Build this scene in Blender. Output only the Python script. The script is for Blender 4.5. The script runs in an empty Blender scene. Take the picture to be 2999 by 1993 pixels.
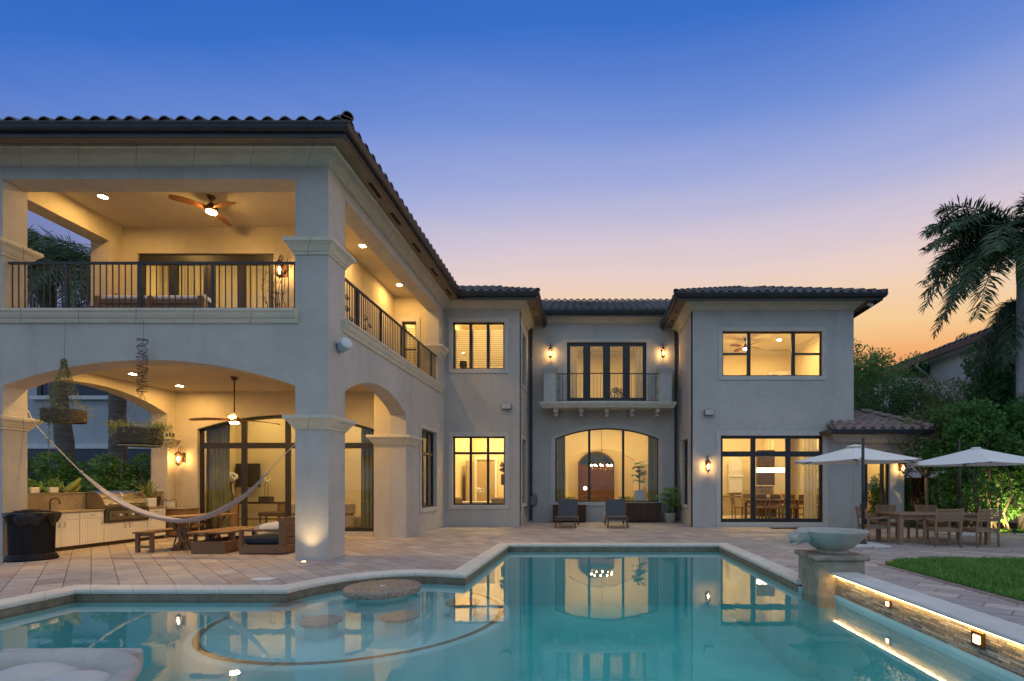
import bpy, math, random
import numpy as np
from mathutils import Vector, Matrix
from mathutils.geometry import tessellate_polygon

rnd = random.Random(7)
C = bpy.context.scene.collection
PI = math.pi
R = math.radians

# ---------------------------------------------------------------- camera model
F, U0, V0, H = 1145.0, 1355.0, 1117.0, 1.5      # focal length and vanishing point measured in the photograph
def at(u, v, Y):
    """real-world point at depth Y seen at photograph pixel (u, v)"""
    return ((u - U0) * Y / F, Y, H - (v - V0) * Y / F)
def X_(u, Y): return (u - U0) * Y / F
def Z_(v, Y): return H - (v - V0) * Y / F

# ---------------------------------------------------------------- materials
def srgb(r, g, b):
    def f(c):
        c /= 255.0
        return c / 12.92 if c <= 0.04045 else ((c + 0.055) / 1.055) ** 2.4
    return (f(r), f(g), f(b), 1.0)

def newmat(name):
    m = bpy.data.materials.new(name)
    m.use_nodes = True
    nt = m.node_tree
    bs = nt.nodes['Principled BSDF']
    return m, nt, bs

def N(nt, t, **kw):
    n = nt.nodes.new(t)
    for k, v in kw.items():
        if k.startswith('i_'):
            n.inputs[k[2:].replace('_', ' ')].default_value = v
        else:
            setattr(n, k, v)
    return n

def coords(nt, scale=(1, 1, 1), rot=(0, 0, 0)):
    tc = N(nt, 'ShaderNodeTexCoord')
    mp = N(nt, 'ShaderNodeMapping')
    mp.inputs['Scale'].default_value = scale
    mp.inputs['Rotation'].default_value = rot
    nt.links.new(tc.outputs['Object'], mp.inputs['Vector'])
    return mp.outputs['Vector']

def ramp(nt, fac, stops):
    r = N(nt, 'ShaderNodeValToRGB')
    el = r.color_ramp.elements
    while len(el) < len(stops):
        el.new(0.5)
    for e, (p, c) in zip(el, stops):
        e.position = p
        e.color = c if len(c) == 4 else (*c, 1)
    nt.links.new(fac, r.inputs['Fac'])
    return r.outputs['Color']

def noise(nt, vec, scale, detail=4, rough=0.55, dist=0.0):
    n = N(nt, 'ShaderNodeTexNoise')
    n.inputs['Scale'].default_value = scale
    n.inputs['Detail'].default_value = detail
    n.inputs['Roughness'].default_value = rough
    n.inputs['Distortion'].default_value = dist
    nt.links.new(vec, n.inputs['Vector'])
    return n.outputs['Fac']

def bump(nt, bs, h, strength=0.3, dist=0.01):
    b = N(nt, 'ShaderNodeBump')
    b.inputs['Strength'].default_value = strength
    b.inputs['Distance'].default_value = dist
    nt.links.new(h, b.inputs['Height'])
    nt.links.new(b.outputs['Normal'], bs.inputs['Normal'])

def mixc(nt, fac, a, b, mode='MIX'):
    m = N(nt, 'ShaderNodeMix', data_type='RGBA', blend_type=mode)
    if isinstance(fac, (int, float)): m.inputs[0].default_value = fac
    else: nt.links.new(fac, m.inputs[0])
    for s, i in ((a, 6), (b, 7)):
        if isinstance(s, tuple): m.inputs[i].default_value = s if len(s) == 4 else (*s, 1)
        else: nt.links.new(s, m.inputs[i])
    return m.outputs[2]

def math_(nt, op, a, b=0.0):
    m = N(nt, 'ShaderNodeMath', operation=op)
    for s, i in ((a, 0), (b, 1)):
        if isinstance(s, (int, float)): m.inputs[i].default_value = s
        else: nt.links.new(s, m.inputs[i])
    return m.outputs[0]

def varied(name, c1, c2, scale=6, rough=0.7, bmp=0.2, bscale=60, metallic=0.0, stretch=(1, 1, 1), spec=0.5, bdist=0.01):
    m, nt, bs = newmat(name)
    v = coords(nt, stretch)
    n = noise(nt, v, scale, 5, 0.6)
    col = ramp(nt, n, [(0.3, c1), (0.7, c2)])
    nt.links.new(col, bs.inputs['Base Color'])
    bs.inputs['Roughness'].default_value = rough
    bs.inputs['Metallic'].default_value = metallic
    bs.inputs['Specular IOR Level'].default_value = spec
    if bmp: bump(nt, bs, noise(nt, v, bscale, 3), bmp, bdist)
    return m

def stucco(name, c1, c2, stain=(0.25, 0.24, 0.22)):
    m, nt, bs = newmat(name)
    v = coords(nt)
    n1 = noise(nt, v, 0.9, 6, 0.65)
    n2 = noise(nt, coords(nt, (3.0, 3.0, 0.16)), 1.1, 5, 0.6)
    n3 = noise(nt, v, 5.5, 6, 0.75)
    col = ramp(nt, mixc(nt, 0.4, n1, n3), [(0.34, tuple(c * .95 for c in c1)), (0.66, tuple(c * 1.06 for c in c2))])
    st = ramp(nt, n2, [(0.55, (0, 0, 0)), (0.85, (0.32, 0.32, 0.32))])
    col = mixc(nt, st, col, stain)
    nt.links.new(col, bs.inputs['Base Color'])
    bs.inputs['Roughness'].default_value = 0.9
    bs.inputs['Specular IOR Level'].default_value = 0.25
    h = mixc(nt, 0.5, noise(nt, v, 28, 4, 0.7), noise(nt, v, 110, 2))
    bump(nt, bs, h, 0.55, 0.016)
    return m

def trimmat(name, c1, c2, period=1.14):
    m, nt, bs = newmat(name)
    v = coords(nt)
    n1 = noise(nt, coords(nt, (0.5, 0.5, 3)), 5, 6, 0.65)
    col = ramp(nt, n1, [(0.3, c1), (0.72, c2)])
    sp = N(nt, 'ShaderNodeSeparateXYZ')
    nt.links.new(v, sp.inputs[0])
    s = math_(nt, 'ADD', sp.outputs[0], sp.outputs[1])
    s = math_(nt, 'ADD', s, math_(nt, 'MULTIPLY', noise(nt, v, 9, 3), 0.03))
    f = math_(nt, 'FRACT', math_(nt, 'MULTIPLY', s, 1.0 / period))
    ln = math_(nt, 'LESS_THAN', f, 0.007)
    col = mixc(nt, ln, col, (0.13, 0.115, 0.085))
    sp2 = noise(nt, v, 70, 2)
    pit = ramp(nt, sp2, [(0.33, (1, 1, 1)), (0.42, (0, 0, 0))])
    col = mixc(nt, math_(nt, 'MULTIPLY', pit, 0.22), col, (0.2, 0.18, 0.15))
    nt.links.new(col, bs.inputs['Base Color'])
    bs.inputs['Roughness'].default_value = 0.85
    bs.inputs['Specular IOR Level'].default_value = 0.3
    bump(nt, bs, noise(nt, v, 45, 4), 0.25, 0.008)
    return m

def wood(name, c1, c2, axis=0, rough=0.6, scale=1.0):
    m, nt, bs = newmat(name)
    st = [14 * scale] * 3
    st[axis] = 1.0 * scale
    v = coords(nt, tuple(st))
    n = noise(nt, v, 3, 8, 0.65, 0.6)
    n2 = noise(nt, coords(nt), 1.7, 3)
    col = ramp(nt, n, [(0.3, c1), (0.7, c2)])
    dark = tuple(x * 0.55 for x in c1[:3])
    col = mixc(nt, ramp(nt, n2, [(0.5, (0, 0, 0)), (0.8, (0.5, 0.5, 0.5))]), col, dark)
    nt.links.new(col, bs.inputs['Base Color'])
    bs.inputs['Roughness'].default_value = rough
    bs.inputs['Specular IOR Level'].default_value = 0.3
    bump(nt, bs, n, 0.3, 0.004)
    return m

def emit(name, col, strength):
    m, nt, bs = newmat(name)
    nt.nodes.remove(bs)
    e = N(nt, 'ShaderNodeEmission')
    e.inputs['Color'].default_value = (*col, 1)
    e.inputs['Strength'].default_value = strength
    nt.links.new(e.outputs[0], nt.nodes['Material Output'].inputs['Surface'])
    return m

def fresnel(nt, f0, power=5.0):
    lw = N(nt, 'ShaderNodeLayerWeight')
    lw.inputs['Blend'].default_value = 0.5
    p = math_(nt, 'POWER', lw.outputs['Facing'], power)
    return math_(nt, 'ADD', math_(nt, 'MULTIPLY', p, 1 - f0), f0), lw

def glassmat(name, tint=(0.93, 0.95, 0.94), f0=0.06, rough=0.0):
    m, nt, bs = newmat(name)
    nt.nodes.remove(bs)
    f, lw = fresnel(nt, f0)
    tr = N(nt, 'ShaderNodeBsdfTransparent')
    tr.inputs['Color'].default_value = (*tint, 1)
    gl = N(nt, 'ShaderNodeBsdfGlossy')
    gl.inputs['Roughness'].default_value = rough
    mx = N(nt, 'ShaderNodeMixShader')
    nt.links.new(f, mx.inputs[0]); nt.links.new(tr.outputs[0], mx.inputs[1]); nt.links.new(gl.outputs[0], mx.inputs[2])
    nt.links.new(mx.outputs[0], nt.nodes['Material Output'].inputs['Surface'])
    return m

def watermat():
    m, nt, bs = newmat('pool water')
    nt.nodes.remove(bs)
    f, lw = fresnel(nt, 0.03, 3.1)
    v = coords(nt, (1, 0.55, 1))
    h = mixc(nt, 0.35, noise(nt, v, 1.6, 2, 0.5), noise(nt, v, 7.0, 2, 0.5))
    b = N(nt, 'ShaderNodeBump')
    b.inputs['Strength'].default_value = 0.06
    b.inputs['Distance'].default_value = 0.02
    nt.links.new(h, b.inputs['Height'])
    tr = N(nt, 'ShaderNodeBsdfTransparent')
    tr.inputs['Color'].default_value = (0.97, 0.99, 0.99, 1)
    gl = N(nt, 'ShaderNodeBsdfGlossy')
    gl.inputs['Roughness'].default_value = 0.015
    nt.links.new(b.outputs['Normal'], gl.inputs['Normal'])
    mx = N(nt, 'ShaderNodeMixShader')
    nt.links.new(f, mx.inputs[0]); nt.links.new(tr.outputs[0], mx.inputs[1]); nt.links.new(gl.outputs[0], mx.inputs[2])
    nt.links.new(mx.outputs[0], nt.nodes['Material Output'].inputs['Surface'])
    ab = N(nt, 'ShaderNodeVolumeAbsorption')
    ab.inputs['Color'].default_value = (0.06, 0.88, 0.875, 1)
    ab.inputs['Density'].default_value = 0.31
    nt.links.new(ab.outputs[0], nt.nodes['Material Output'].inputs['Volume'])
    return m

def translucent(name, col, t=0.5):
    m, nt, bs = newmat(name)
    nt.nodes.remove(bs)
    v = coords(nt, (1, 1, 1))
    n = noise(nt, v, 30, 3)
    c = ramp(nt, n, [(0.3, tuple(x * 0.85 for x in col)), (0.7, col)])
    d = N(nt, 'ShaderNodeBsdfDiffuse'); tl = N(nt, 'ShaderNodeBsdfTranslucent')
    nt.links.new(c, d.inputs['Color']); nt.links.new(c, tl.inputs['Color'])
    mx = N(nt, 'ShaderNodeMixShader'); mx.inputs[0].default_value = t
    nt.links.new(d.outputs[0], mx.inputs[1]); nt.links.new(tl.outputs[0], mx.inputs[2])
    nt.links.new(mx.outputs[0], nt.nodes['Material Output'].inputs['Surface'])
    return m

def leafmat(name, c1, c2, c3, t=0.3, scale=3.0):
    m, nt, bs = newmat(name)
    nt.nodes.remove(bs)
    v = coords(nt)
    n = noise(nt, v, scale, 3, 0.7)
    n2 = noise(nt, v, scale * 9, 2, 0.7)
    c = ramp(nt, mixc(nt, 0.5, n, n2), [(0.35, c1), (0.5, c2), (0.66, c3)])
    d = N(nt, 'ShaderNodeBsdfPrincipled')
    d.inputs['Roughness'].default_value = 0.45
    d.inputs['Specular IOR Level'].default_value = 0.35
    tl = N(nt, 'ShaderNodeBsdfTranslucent')
    nt.links.new(c, d.inputs['Base Color']); nt.links.new(c, tl.inputs['Color'])
    mx = N(nt, 'ShaderNodeMixShader'); mx.inputs[0].default_value = t
    nt.links.new(d.outputs[0], mx.inputs[1]); nt.links.new(tl.outputs[0], mx.inputs[2])
    nt.links.new(mx.outputs[0], nt.nodes['Material Output'].inputs['Surface'])
    return m

def pavermat():
    m, nt, bs = newmat('travertine pavers')
    v = coords(nt, (1, 1, 1), (0, 0, R(45)))
    wob = noise(nt, v, 2.5, 3)
    br = N(nt, 'ShaderNodeTexBrick')
    nt.links.new(v, br.inputs['Vector'])
    br.inputs['Scale'].default_value = 1.0
    br.inputs['Brick Width'].default_value = 0.60
    br.inputs['Row Height'].default_value = 0.30
    br.inputs['Mortar Size'].default_value = 0.006
    br.inputs['Mortar Smooth'].default_value = 0.1
    br.inputs['Bias'].default_value = 0.0
    br.inputs['Color1'].default_value = (0, 0, 0, 1)
    br.inputs['Color2'].default_value = (1, 1, 1, 1)
    br.inputs['Mortar'].default_value = (0.5, 0.5, 0.5, 1)
    br.offset = 0.5
    tone = ramp(nt, br.outputs['Color'], [(0.0, (0.34, 0.27, 0.25)), (0.35, (0.45, 0.375, 0.345)), (0.6, (0.39, 0.35, 0.345)), (1.0, (0.57, 0.485, 0.43))])
    vs = coords(nt, (1.2, 7, 1), (0, 0, R(45)))
    st = noise(nt, vs, 2.2, 6, 0.7, 0.4)
    streak = ramp(nt, st, [(0.28, (0.55, 0.52, 0.52)), (0.5, (1, 1, 1)), (0.75, (1.3, 1.25, 1.2))])
    col = mixc(nt, 1.0, tone, streak, 'MULTIPLY')
    big = noise(nt, coords(nt), 0.35, 4)
    col = mixc(nt, ramp(nt, big, [(0.4, (0, 0, 0)), (0.7, (0.4, 0.4, 0.4))]), col, (0.34, 0.315, 0.32))
    col = mixc(nt, br.outputs['Fac'], col, (0.10, 0.085, 0.08))
    nt.links.new(col, bs.inputs['Base Color'])
    rg = ramp(nt, wob, [(0.3, (0.5, 0.5, 0.5)), (0.7, (0.8, 0.8, 0.8))])
    nt.links.new(rg, bs.inputs['Roughness'])
    bs.inputs['Specular IOR Level'].default_value = 0.35
    hh = mixc(nt, br.outputs['Fac'], noise(nt, v, 20, 4), (0, 0, 0, 1))
    bump(nt, bs, hh, 0.25, 0.01)
    return m

def slatemat():
    m, nt, bs = newmat('stacked slate')
    v = coords(nt)
    mp = N(nt, 'ShaderNodeCombineXYZ')
    sp = N(nt, 'ShaderNodeSeparateXYZ')
    nt.links.new(v, sp.inputs[0])
    nt.links.new(sp.outputs[1], mp.inputs[0]); nt.links.new(sp.outputs[2], mp.inputs[1])
    br = N(nt, 'ShaderNodeTexBrick')
    nt.links.new(mp.outputs[0], br.inputs['Vector'])
    br.inputs['Scale'].default_value = 1.0
    br.inputs['Brick Width'].default_value = 0.13
    br.inputs['Row Height'].default_value = 0.023
    br.inputs['Mortar Size'].default_value = 0.0022
    br.inputs['Color1'].default_value = (0, 0, 0, 1); br.inputs['Color2'].default_value = (1, 1, 1, 1)
    br.inputs['Mortar'].default_value = (0.0, 0.0, 0.0, 1)
    br.offset = 0.37; br.squash = 1.7; br.squash_frequency = 3
    c = ramp(nt, br.outputs['Color'], [(0.0, (0.08, 0.09, 0.10)), (0.22, (0.42, 0.32, 0.19)), (0.42, (0.17, 0.18, 0.17)), (0.6, (0.58, 0.49, 0.33)), (0.78, (0.24, 0.27, 0.29)), (1.0, (0.68, 0.61, 0.48))])
    c = mixc(nt, 1.0, c, ramp(nt, noise(nt, v, 40, 4), [(0.3, (0.6, 0.6, 0.6)), (0.7, (1.2, 1.2, 1.2))]), 'MULTIPLY')
    nt.links.new(c, bs.inputs['Base Color'])
    bs.inputs['Roughness'].default_value = 0.5
    bump(nt, bs, br.outputs['Color'], 0.9, 0.012)
    return m

def speckle(name, base, dots, scale=140, rough=0.5):
    m, nt, bs = newmat(name)
    v = coords(nt)
    vo = N(nt, 'ShaderNodeTexVoronoi')
    vo.inputs['Scale'].default_value = scale
    nt.links.new(v, vo.inputs['Vector'])
    sp = N(nt, 'ShaderNodeSeparateColor')
    nt.links.new(vo.outputs['Color'], sp.inputs[0])
    c = ramp(nt, sp.outputs[0], [(0.0, base), (0.55, tuple(0.6 * a + 0.4 * b for a, b in zip(base, dots))), (1.0, dots)])
    c = mixc(nt, 1.0, c, ramp(nt, noise(nt, v, 2.0, 4), [(0.3, (0.75, 0.75, 0.75)), (0.7, (1.15, 1.15, 1.15))]), 'MULTIPLY')
    nt.links.new(c, bs.inputs['Base Color'])
    bs.inputs['Roughness'].default_value = rough
    bump(nt, bs, sp.outputs[0], 0.2, 0.004)
    return m

def tilemat():
    m, nt, bs = newmat('clay roof tile')
    v = coords(nt)
    vo = N(nt, 'ShaderNodeTexVoronoi'); vo.inputs['Scale'].default_value = 2.6
    nt.links.new(v, vo.inputs['Vector'])
    sp = N(nt, 'ShaderNodeSeparateColor'); nt.links.new(vo.outputs['Color'], sp.inputs[0])
    n = noise(nt, v, 5, 5, 0.7)
    c = ramp(nt, sp.outputs[0], [(0.0, (0.085, 0.078, 0.08)), (0.5, (0.125, 0.112, 0.112)), (1.0, (0.17, 0.145, 0.14))])
    c = mixc(nt, ramp(nt, n, [(0.45, (0, 0, 0)), (0.75, (0.6, 0.6, 0.6))]), c, (0.06, 0.057, 0.06))
    nt.links.new(c, bs.inputs['Base Color'])
    bs.inputs['Roughness'].default_value = 0.7
    bump(nt, bs, noise(nt, v, 40, 4), 0.3, 0.01)
    return m

def plastermat():
    m, nt, bs = newmat('teal pool plaster')
    v = coords(nt)
    n = noise(nt, v, 1.2, 5, 0.6)
    c = ramp(nt, n, [(0.3, (0.44, 0.70, 0.71)), (0.7, (0.58, 0.84, 0.85))])
    nt.links.new(c, bs.inputs['Base Color'])
    bs.inputs['Roughness'].default_value = 0.8
    return m

M = {}
M['stucco'] = stucco('grey beige stucco', (0.475, 0.448, 0.415), (0.545, 0.515, 0.478))
M['stucco_inner'] = stucco('porch stucco', (0.52, 0.46, 0.36), (0.60, 0.53, 0.42), (0.42, 0.37, 0.29))
M['trim'] = trimmat('cast stone trim', (0.56, 0.515, 0.42), (0.70, 0.65, 0.53))
M['surround'] = varied('window surround stone', (0.50, 0.48, 0.45), (0.60, 0.575, 0.54), 3, 0.85, 0.2, 60)
M['bronze'] = varied('dark bronze metal', (0.018, 0.017, 0.018), (0.032, 0.030, 0.032), 8, 0.38, 0.05, 40)
M['gutter'] = varied('dark brown gutter paint', (0.022, 0.022, 0.028), (0.042, 0.040, 0.045), 2.5, 0.4, 0.04, 30)
M['soffit'] = varied('brown soffit board', (0.20, 0.155, 0.11), (0.27, 0.21, 0.15), 4, 0.7, 0.1, 30, stretch=(1, 1, 8))
M['iron'] = varied('wrought iron', (0.014, 0.014, 0.016), (0.028, 0.027, 0.03), 12, 0.45, 0.1, 90)
M['tile'] = tilemat()
M['tile_brown'] = varied('weathered brown tile', (0.20, 0.13, 0.11), (0.36, 0.27, 0.24), 5, 0.75, 0.3, 40)
M['mortar'] = varied('grey mortar', (0.20, 0.19, 0.19), (0.28, 0.27, 0.26), 8, 0.9, 0.2, 50)
M['glass'] = glassmat('window glass')
M['lampglass'] = glassmat('seeded lamp glass', (0.97, 0.94, 0.88), 0.05, 0.05)
M['water'] = watermat()
M['paver'] = pavermat()
M['coping'] = trimmat('travertine coping', (0.60, 0.55, 0.48), (0.74, 0.69, 0.61), 0.61)
M['bandtile'] = varied('brown waterline stone', (0.13, 0.105, 0.075), (0.27, 0.215, 0.15), 9, 0.5, 0.3, 60)
M['plaster'] = plastermat()
M['slate'] = slatemat()
M['capstone'] = varied('smooth white cap stone', (0.55, 0.54, 0.52), (0.68, 0.66, 0.63), 3, 0.6, 0.12, 60)
M['pedestal'] = varied('rough brown granite', (0.22, 0.185, 0.14), (0.40, 0.345, 0.27), 7, 0.8, 0.5, 40)
M['bowl'] = varied('pale cast concrete', (0.33, 0.32, 0.275), (0.46, 0.45, 0.40), 4, 0.8, 0.3, 55)
M['bowlwhite'] = varied('white cast concrete', (0.33, 0.32, 0.295), (0.50, 0.485, 0.45), 5, 0.85, 0.4, 45)
M['pebble'] = varied('white pebble', (0.44, 0.43, 0.41), (0.56, 0.545, 0.52), 6, 0.7, 0.1, 60)
M['stooltop'] = speckle('pale pebble aggregate', (0.26, 0.23, 0.19), (0.50, 0.46, 0.39), 75)
M['pebbledash'] = speckle('pebble aggregate', (0.13, 0.10, 0.075), (0.45, 0.38, 0.30), 75)
M['granite'] = speckle('speckled granite', (0.17, 0.125, 0.085), (0.52, 0.43, 0.32), 120, 0.35)
M['grass_soil'] = varied('lawn soil', (0.035, 0.05, 0.02), (0.06, 0.08, 0.03), 8, 0.95, 0.3, 40)
M['grass'] = leafmat('grass blades', (0.075, 0.20, 0.03), (0.12, 0.30, 0.05), (0.19, 0.40, 0.075), 0.25, 2.0)
M['ground'] = varied('garden ground', (0.045, 0.06, 0.03), (0.08, 0.085, 0.05), 1.5, 0.95, 0.3, 20)
M['teak'] = wood('oiled teak', (0.15, 0.085, 0.048), (0.29, 0.175, 0.10), 0, 0.55)
M['teak_y'] = wood('oiled teak lengthwise', (0.17, 0.09, 0.045), (0.33, 0.19, 0.095), 1, 0.5)
M['rawwood'] = wood('rough sawn wood', (0.16, 0.085, 0.042), (0.32, 0.18, 0.09), 1, 0.6)
M['greywood'] = wood('weathered teak', (0.24, 0.15, 0.095), (0.40, 0.26, 0.17), 0, 0.7)
M['darkwood'] = wood('dark stained wood', (0.045, 0.024, 0.014), (0.10, 0.055, 0.03), 2, 0.5)
M['redwood'] = wood('mahogany', (0.11, 0.05, 0.02), (0.20, 0.095, 0.04), 2, 0.4)
M['twig'] = wood('twisted root wood', (0.15, 0.085, 0.045), (0.34, 0.21, 0.11), 2, 0.7, 0.5)
M['blade'] = wood('fan blade wood', (0.16, 0.06, 0.025), (0.26, 0.105, 0.045), 0, 0.45)
M['cabinet'] = varied('cream cabinet paint', (0.74, 0.70, 0.63), (0.80, 0.76, 0.69), 3, 0.6, 0.05, 40)
M['steel'] = varied('brushed steel', (0.38, 0.35, 0.30), (0.50, 0.46, 0.40), 5, 0.28, 0.06, 60, 1.0, (1, 30, 1))
M['blacksteel'] = varied('sooty steel', (0.05, 0.045, 0.04), (0.12, 0.10, 0.08), 6, 0.4, 0.1, 60, 0.6)
M['black'] = varied('black plastic', (0.008, 0.008, 0.010), (0.015, 0.014, 0.017), 8, 0.6, 0.12, 40, spec=0.2)
M['bag'] = varied('black bin liner', (0.006, 0.006, 0.007), (0.014, 0.014, 0.015), 8, 0.3, 0.6, 14, bdist=0.05)
M['navy'] = varied('navy cushion fabric', (0.022, 0.026, 0.040), (0.035, 0.040, 0.060), 12, 0.9, 0.3, 160)
M['sling'] = varied('slate blue sling fabric', (0.058, 0.063, 0.082), (0.080, 0.085, 0.105), 14, 0.85, 0.3, 200)
M['white_fabric'] = varied('white knitted fabric', (0.62, 0.60, 0.60), (0.72, 0.70, 0.70), 10, 0.95, 0.6, 55, bdist=0.03)
M['hammock'] = varied('white cotton hammock', (0.52, 0.48, 0.52), (0.68, 0.64, 0.68), 26, 0.95, 0.6, 60, stretch=(0.6, 6, 6), bdist=0.02)
M['canvas'] = translucent('pale parasol canvas', (0.90, 0.90, 0.90), 0.10)
M['rope'] = varied('cotton rope', (0.42, 0.38, 0.33), (0.58, 0.53, 0.47), 60, 0.95, 0.4, 200)
M['twine'] = varied('thin brown twine', (0.16, 0.12, 0.08), (0.26, 0.20, 0.13), 60, 0.95, 0.2, 100)
M['basket'] = varied('dark woven wicker', (0.07, 0.05, 0.035), (0.20, 0.145, 0.10), 4, 0.8, 0.7, 26, stretch=(1, 1, 14), bdist=0.03)
M['copper'] = varied('aged copper', (0.10, 0.05, 0.022), (0.19, 0.10, 0.045), 14, 0.4, 0.1, 60, 0.8)
M['whiteplastic'] = varied('white plastic', (0.55, 0.58, 0.60), (0.66, 0.68, 0.70), 4, 0.5, 0.05, 40)
M['blueplastic'] = varied('pale blue plastic', (0.36, 0.46, 0.52), (0.50, 0.60, 0.65), 7, 0.5, 0.2, 30)
M['greyplastic'] = varied('grey plastic', (0.16, 0.17, 0.20), (0.22, 0.23, 0.26), 6, 0.6, 0.05, 40)
M['pot'] = varied('pale clay pot', (0.32, 0.29, 0.26), (0.44, 0.41, 0.37), 6, 0.85, 0.3, 40)
M['whitepot'] = varied('white ceramic', (0.66, 0.66, 0.66), (0.74, 0.74, 0.74), 5, 0.35, 0.03, 20)
M['darkpot'] = varied('plum glazed pot', (0.045, 0.016, 0.018), (0.08, 0.03, 0.03), 6, 0.3, 0.05, 30)
M['soil'] = varied('potting soil', (0.02, 0.014, 0.01), (0.04, 0.028, 0.02), 20, 0.95, 0.4, 60)
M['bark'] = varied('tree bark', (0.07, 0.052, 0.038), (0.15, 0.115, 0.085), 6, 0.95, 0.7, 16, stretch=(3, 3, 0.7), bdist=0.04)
M['bark_tan'] = varied('tan bark', (0.20, 0.135, 0.08), (0.32, 0.225, 0.14), 6, 0.9, 0.5, 20, stretch=(3, 3, 0.7), bdist=0.03)  # lighter tan bark of the forking garden tree
M['palmbark'] = varied('ringed palm trunk', (0.10, 0.085, 0.075), (0.22, 0.20, 0.18), 3, 0.95, 0.9, 8, stretch=(0.6, 0.6, 5), bdist=0.05)
M['royalbark'] = varied('grey palm trunk', (0.26, 0.26, 0.27), (0.40, 0.40, 0.41), 3, 0.95, 0.5, 8, stretch=(0.6, 0.6, 5), bdist=0.03)
M['leaf_dark'] = leafmat('dark evergreen leaves', (0.037, 0.094, 0.037), (0.078, 0.187, 0.062), (0.140, 0.296, 0.094))
M['leaf_mid'] = leafmat('green leaves', (0.083, 0.178, 0.047), (0.149, 0.296, 0.077), (0.253, 0.444, 0.119))
M['leaf_olive'] = leafmat('olive leaves', (0.104, 0.149, 0.042), (0.192, 0.253, 0.072), (0.326, 0.370, 0.104))
M['leaf_bright'] = leafmat('bright leaves', (0.051, 0.144, 0.029), (0.086, 0.222, 0.046), (0.144, 0.317, 0.072))
M['leaf_vine'] = leafmat('variegated vine leaves', (0.14, 0.17, 0.04), (0.25, 0.28, 0.08), (0.42, 0.43, 0.19), 0.5)
M['leaf_palm'] = leafmat('palm leaflets', (0.041, 0.076, 0.041), (0.071, 0.130, 0.063), (0.123, 0.190, 0.090), 0.2)
M['strand'] = varied('dry vine stem', (0.045, 0.04, 0.045), (0.11, 0.095, 0.09), 20, 0.9, 0.3, 60)
M['flower'] = varied('white petals', (0.68, 0.66, 0.60), (0.80, 0.78, 0.72), 20, 0.8, 0.3, 60)
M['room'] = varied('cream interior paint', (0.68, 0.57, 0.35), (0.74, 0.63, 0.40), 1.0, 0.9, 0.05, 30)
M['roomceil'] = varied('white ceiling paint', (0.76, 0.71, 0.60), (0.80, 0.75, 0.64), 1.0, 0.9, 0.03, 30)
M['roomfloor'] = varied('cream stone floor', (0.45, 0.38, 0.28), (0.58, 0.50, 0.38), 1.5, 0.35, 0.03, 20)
M['roomtrim'] = varied('white gloss trim', (0.72, 0.68, 0.60), (0.78, 0.74, 0.66), 2, 0.5, 0.02, 20)
M['tan'] = varied('tan paint', (0.34, 0.26, 0.16), (0.42, 0.33, 0.21), 1.2, 0.85, 0.05, 30)
M['curtain'] = varied('olive drape', (0.15, 0.155, 0.085), (0.24, 0.24, 0.13), 3, 0.95, 0.3, 80, stretch=(4, 4, 0.4))
M['curtain_gold'] = varied('gold patterned drape', (0.20, 0.165, 0.07), (0.44, 0.37, 0.17), 5, 0.9, 0.3, 60, stretch=(1, 1, 9))
M['sheer'] = translucent('cream sheer', (0.62, 0.55, 0.40), 0.5)
M['blind'] = translucent('cream shutter slat', (0.78, 0.70, 0.52), 0.6)
M['screen'] = varied('dark screen', (0.012, 0.012, 0.013), (0.02, 0.02, 0.02), 2, 0.15, 0, 20)
M['sofa'] = varied('tan upholstery', (0.34, 0.27, 0.17), (0.44, 0.36, 0.24), 8, 0.95, 0.3, 90)
M['art'] = varied('abstract canvas', (0.10, 0.08, 0.06), (0.62, 0.55, 0.44), 3.5, 0.8, 0.2, 40)
M['neigh_blue'] = stucco('pale blue grey stucco', (0.40, 0.42, 0.48), (0.48, 0.50, 0.56))
M['neigh_white'] = stucco('white stucco', (0.78, 0.79, 0.80), (0.84, 0.85, 0.86), (0.6, 0.6, 0.6))
M['neigh_trim'] = varied('white painted trim', (0.62, 0.62, 0.64), (0.70, 0.70, 0.72), 3, 0.7, 0.1, 40)
M['neigh_glass'] = varied('dark tinted glass', (0.03, 0.045, 0.055), (0.05, 0.07, 0.08), 2, 0.06, 0, 20)
M['mat'] = varied('black coir mat', (0.012, 0.012, 0.012), (0.03, 0.028, 0.026), 30, 0.95, 0.5, 90)
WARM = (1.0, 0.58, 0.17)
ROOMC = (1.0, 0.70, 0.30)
M['e_down'] = emit('porch downlight glow', WARM, 600)
M['e_fan'] = emit('fan lamp glow', WARM, 230)
M['e_bulb'] = emit('lantern bulb glow', (1.0, 0.58, 0.20), 300)
M['e_room'] = emit('room downlight glow', ROOMC, 900)
M['e_room_soft'] = emit('room lamp glow', ROOMC, 480)
M['e_chand'] = emit('chandelier bulb glow', (1.0, 0.62, 0.24), 60)
M['e_bar'] = emit('pendant bar glow', (1.0, 0.85, 0.6), 7)
M['e_led'] = emit('led strip glow', (1.0, 0.58, 0.17), 26)
M['e_wall'] = emit('pool wall light glow', (1.0, 0.50, 0.20), 16)
M['e_up'] = emit('in-ground uplight glow', (1.0, 0.66, 0.28), 20)

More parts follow.
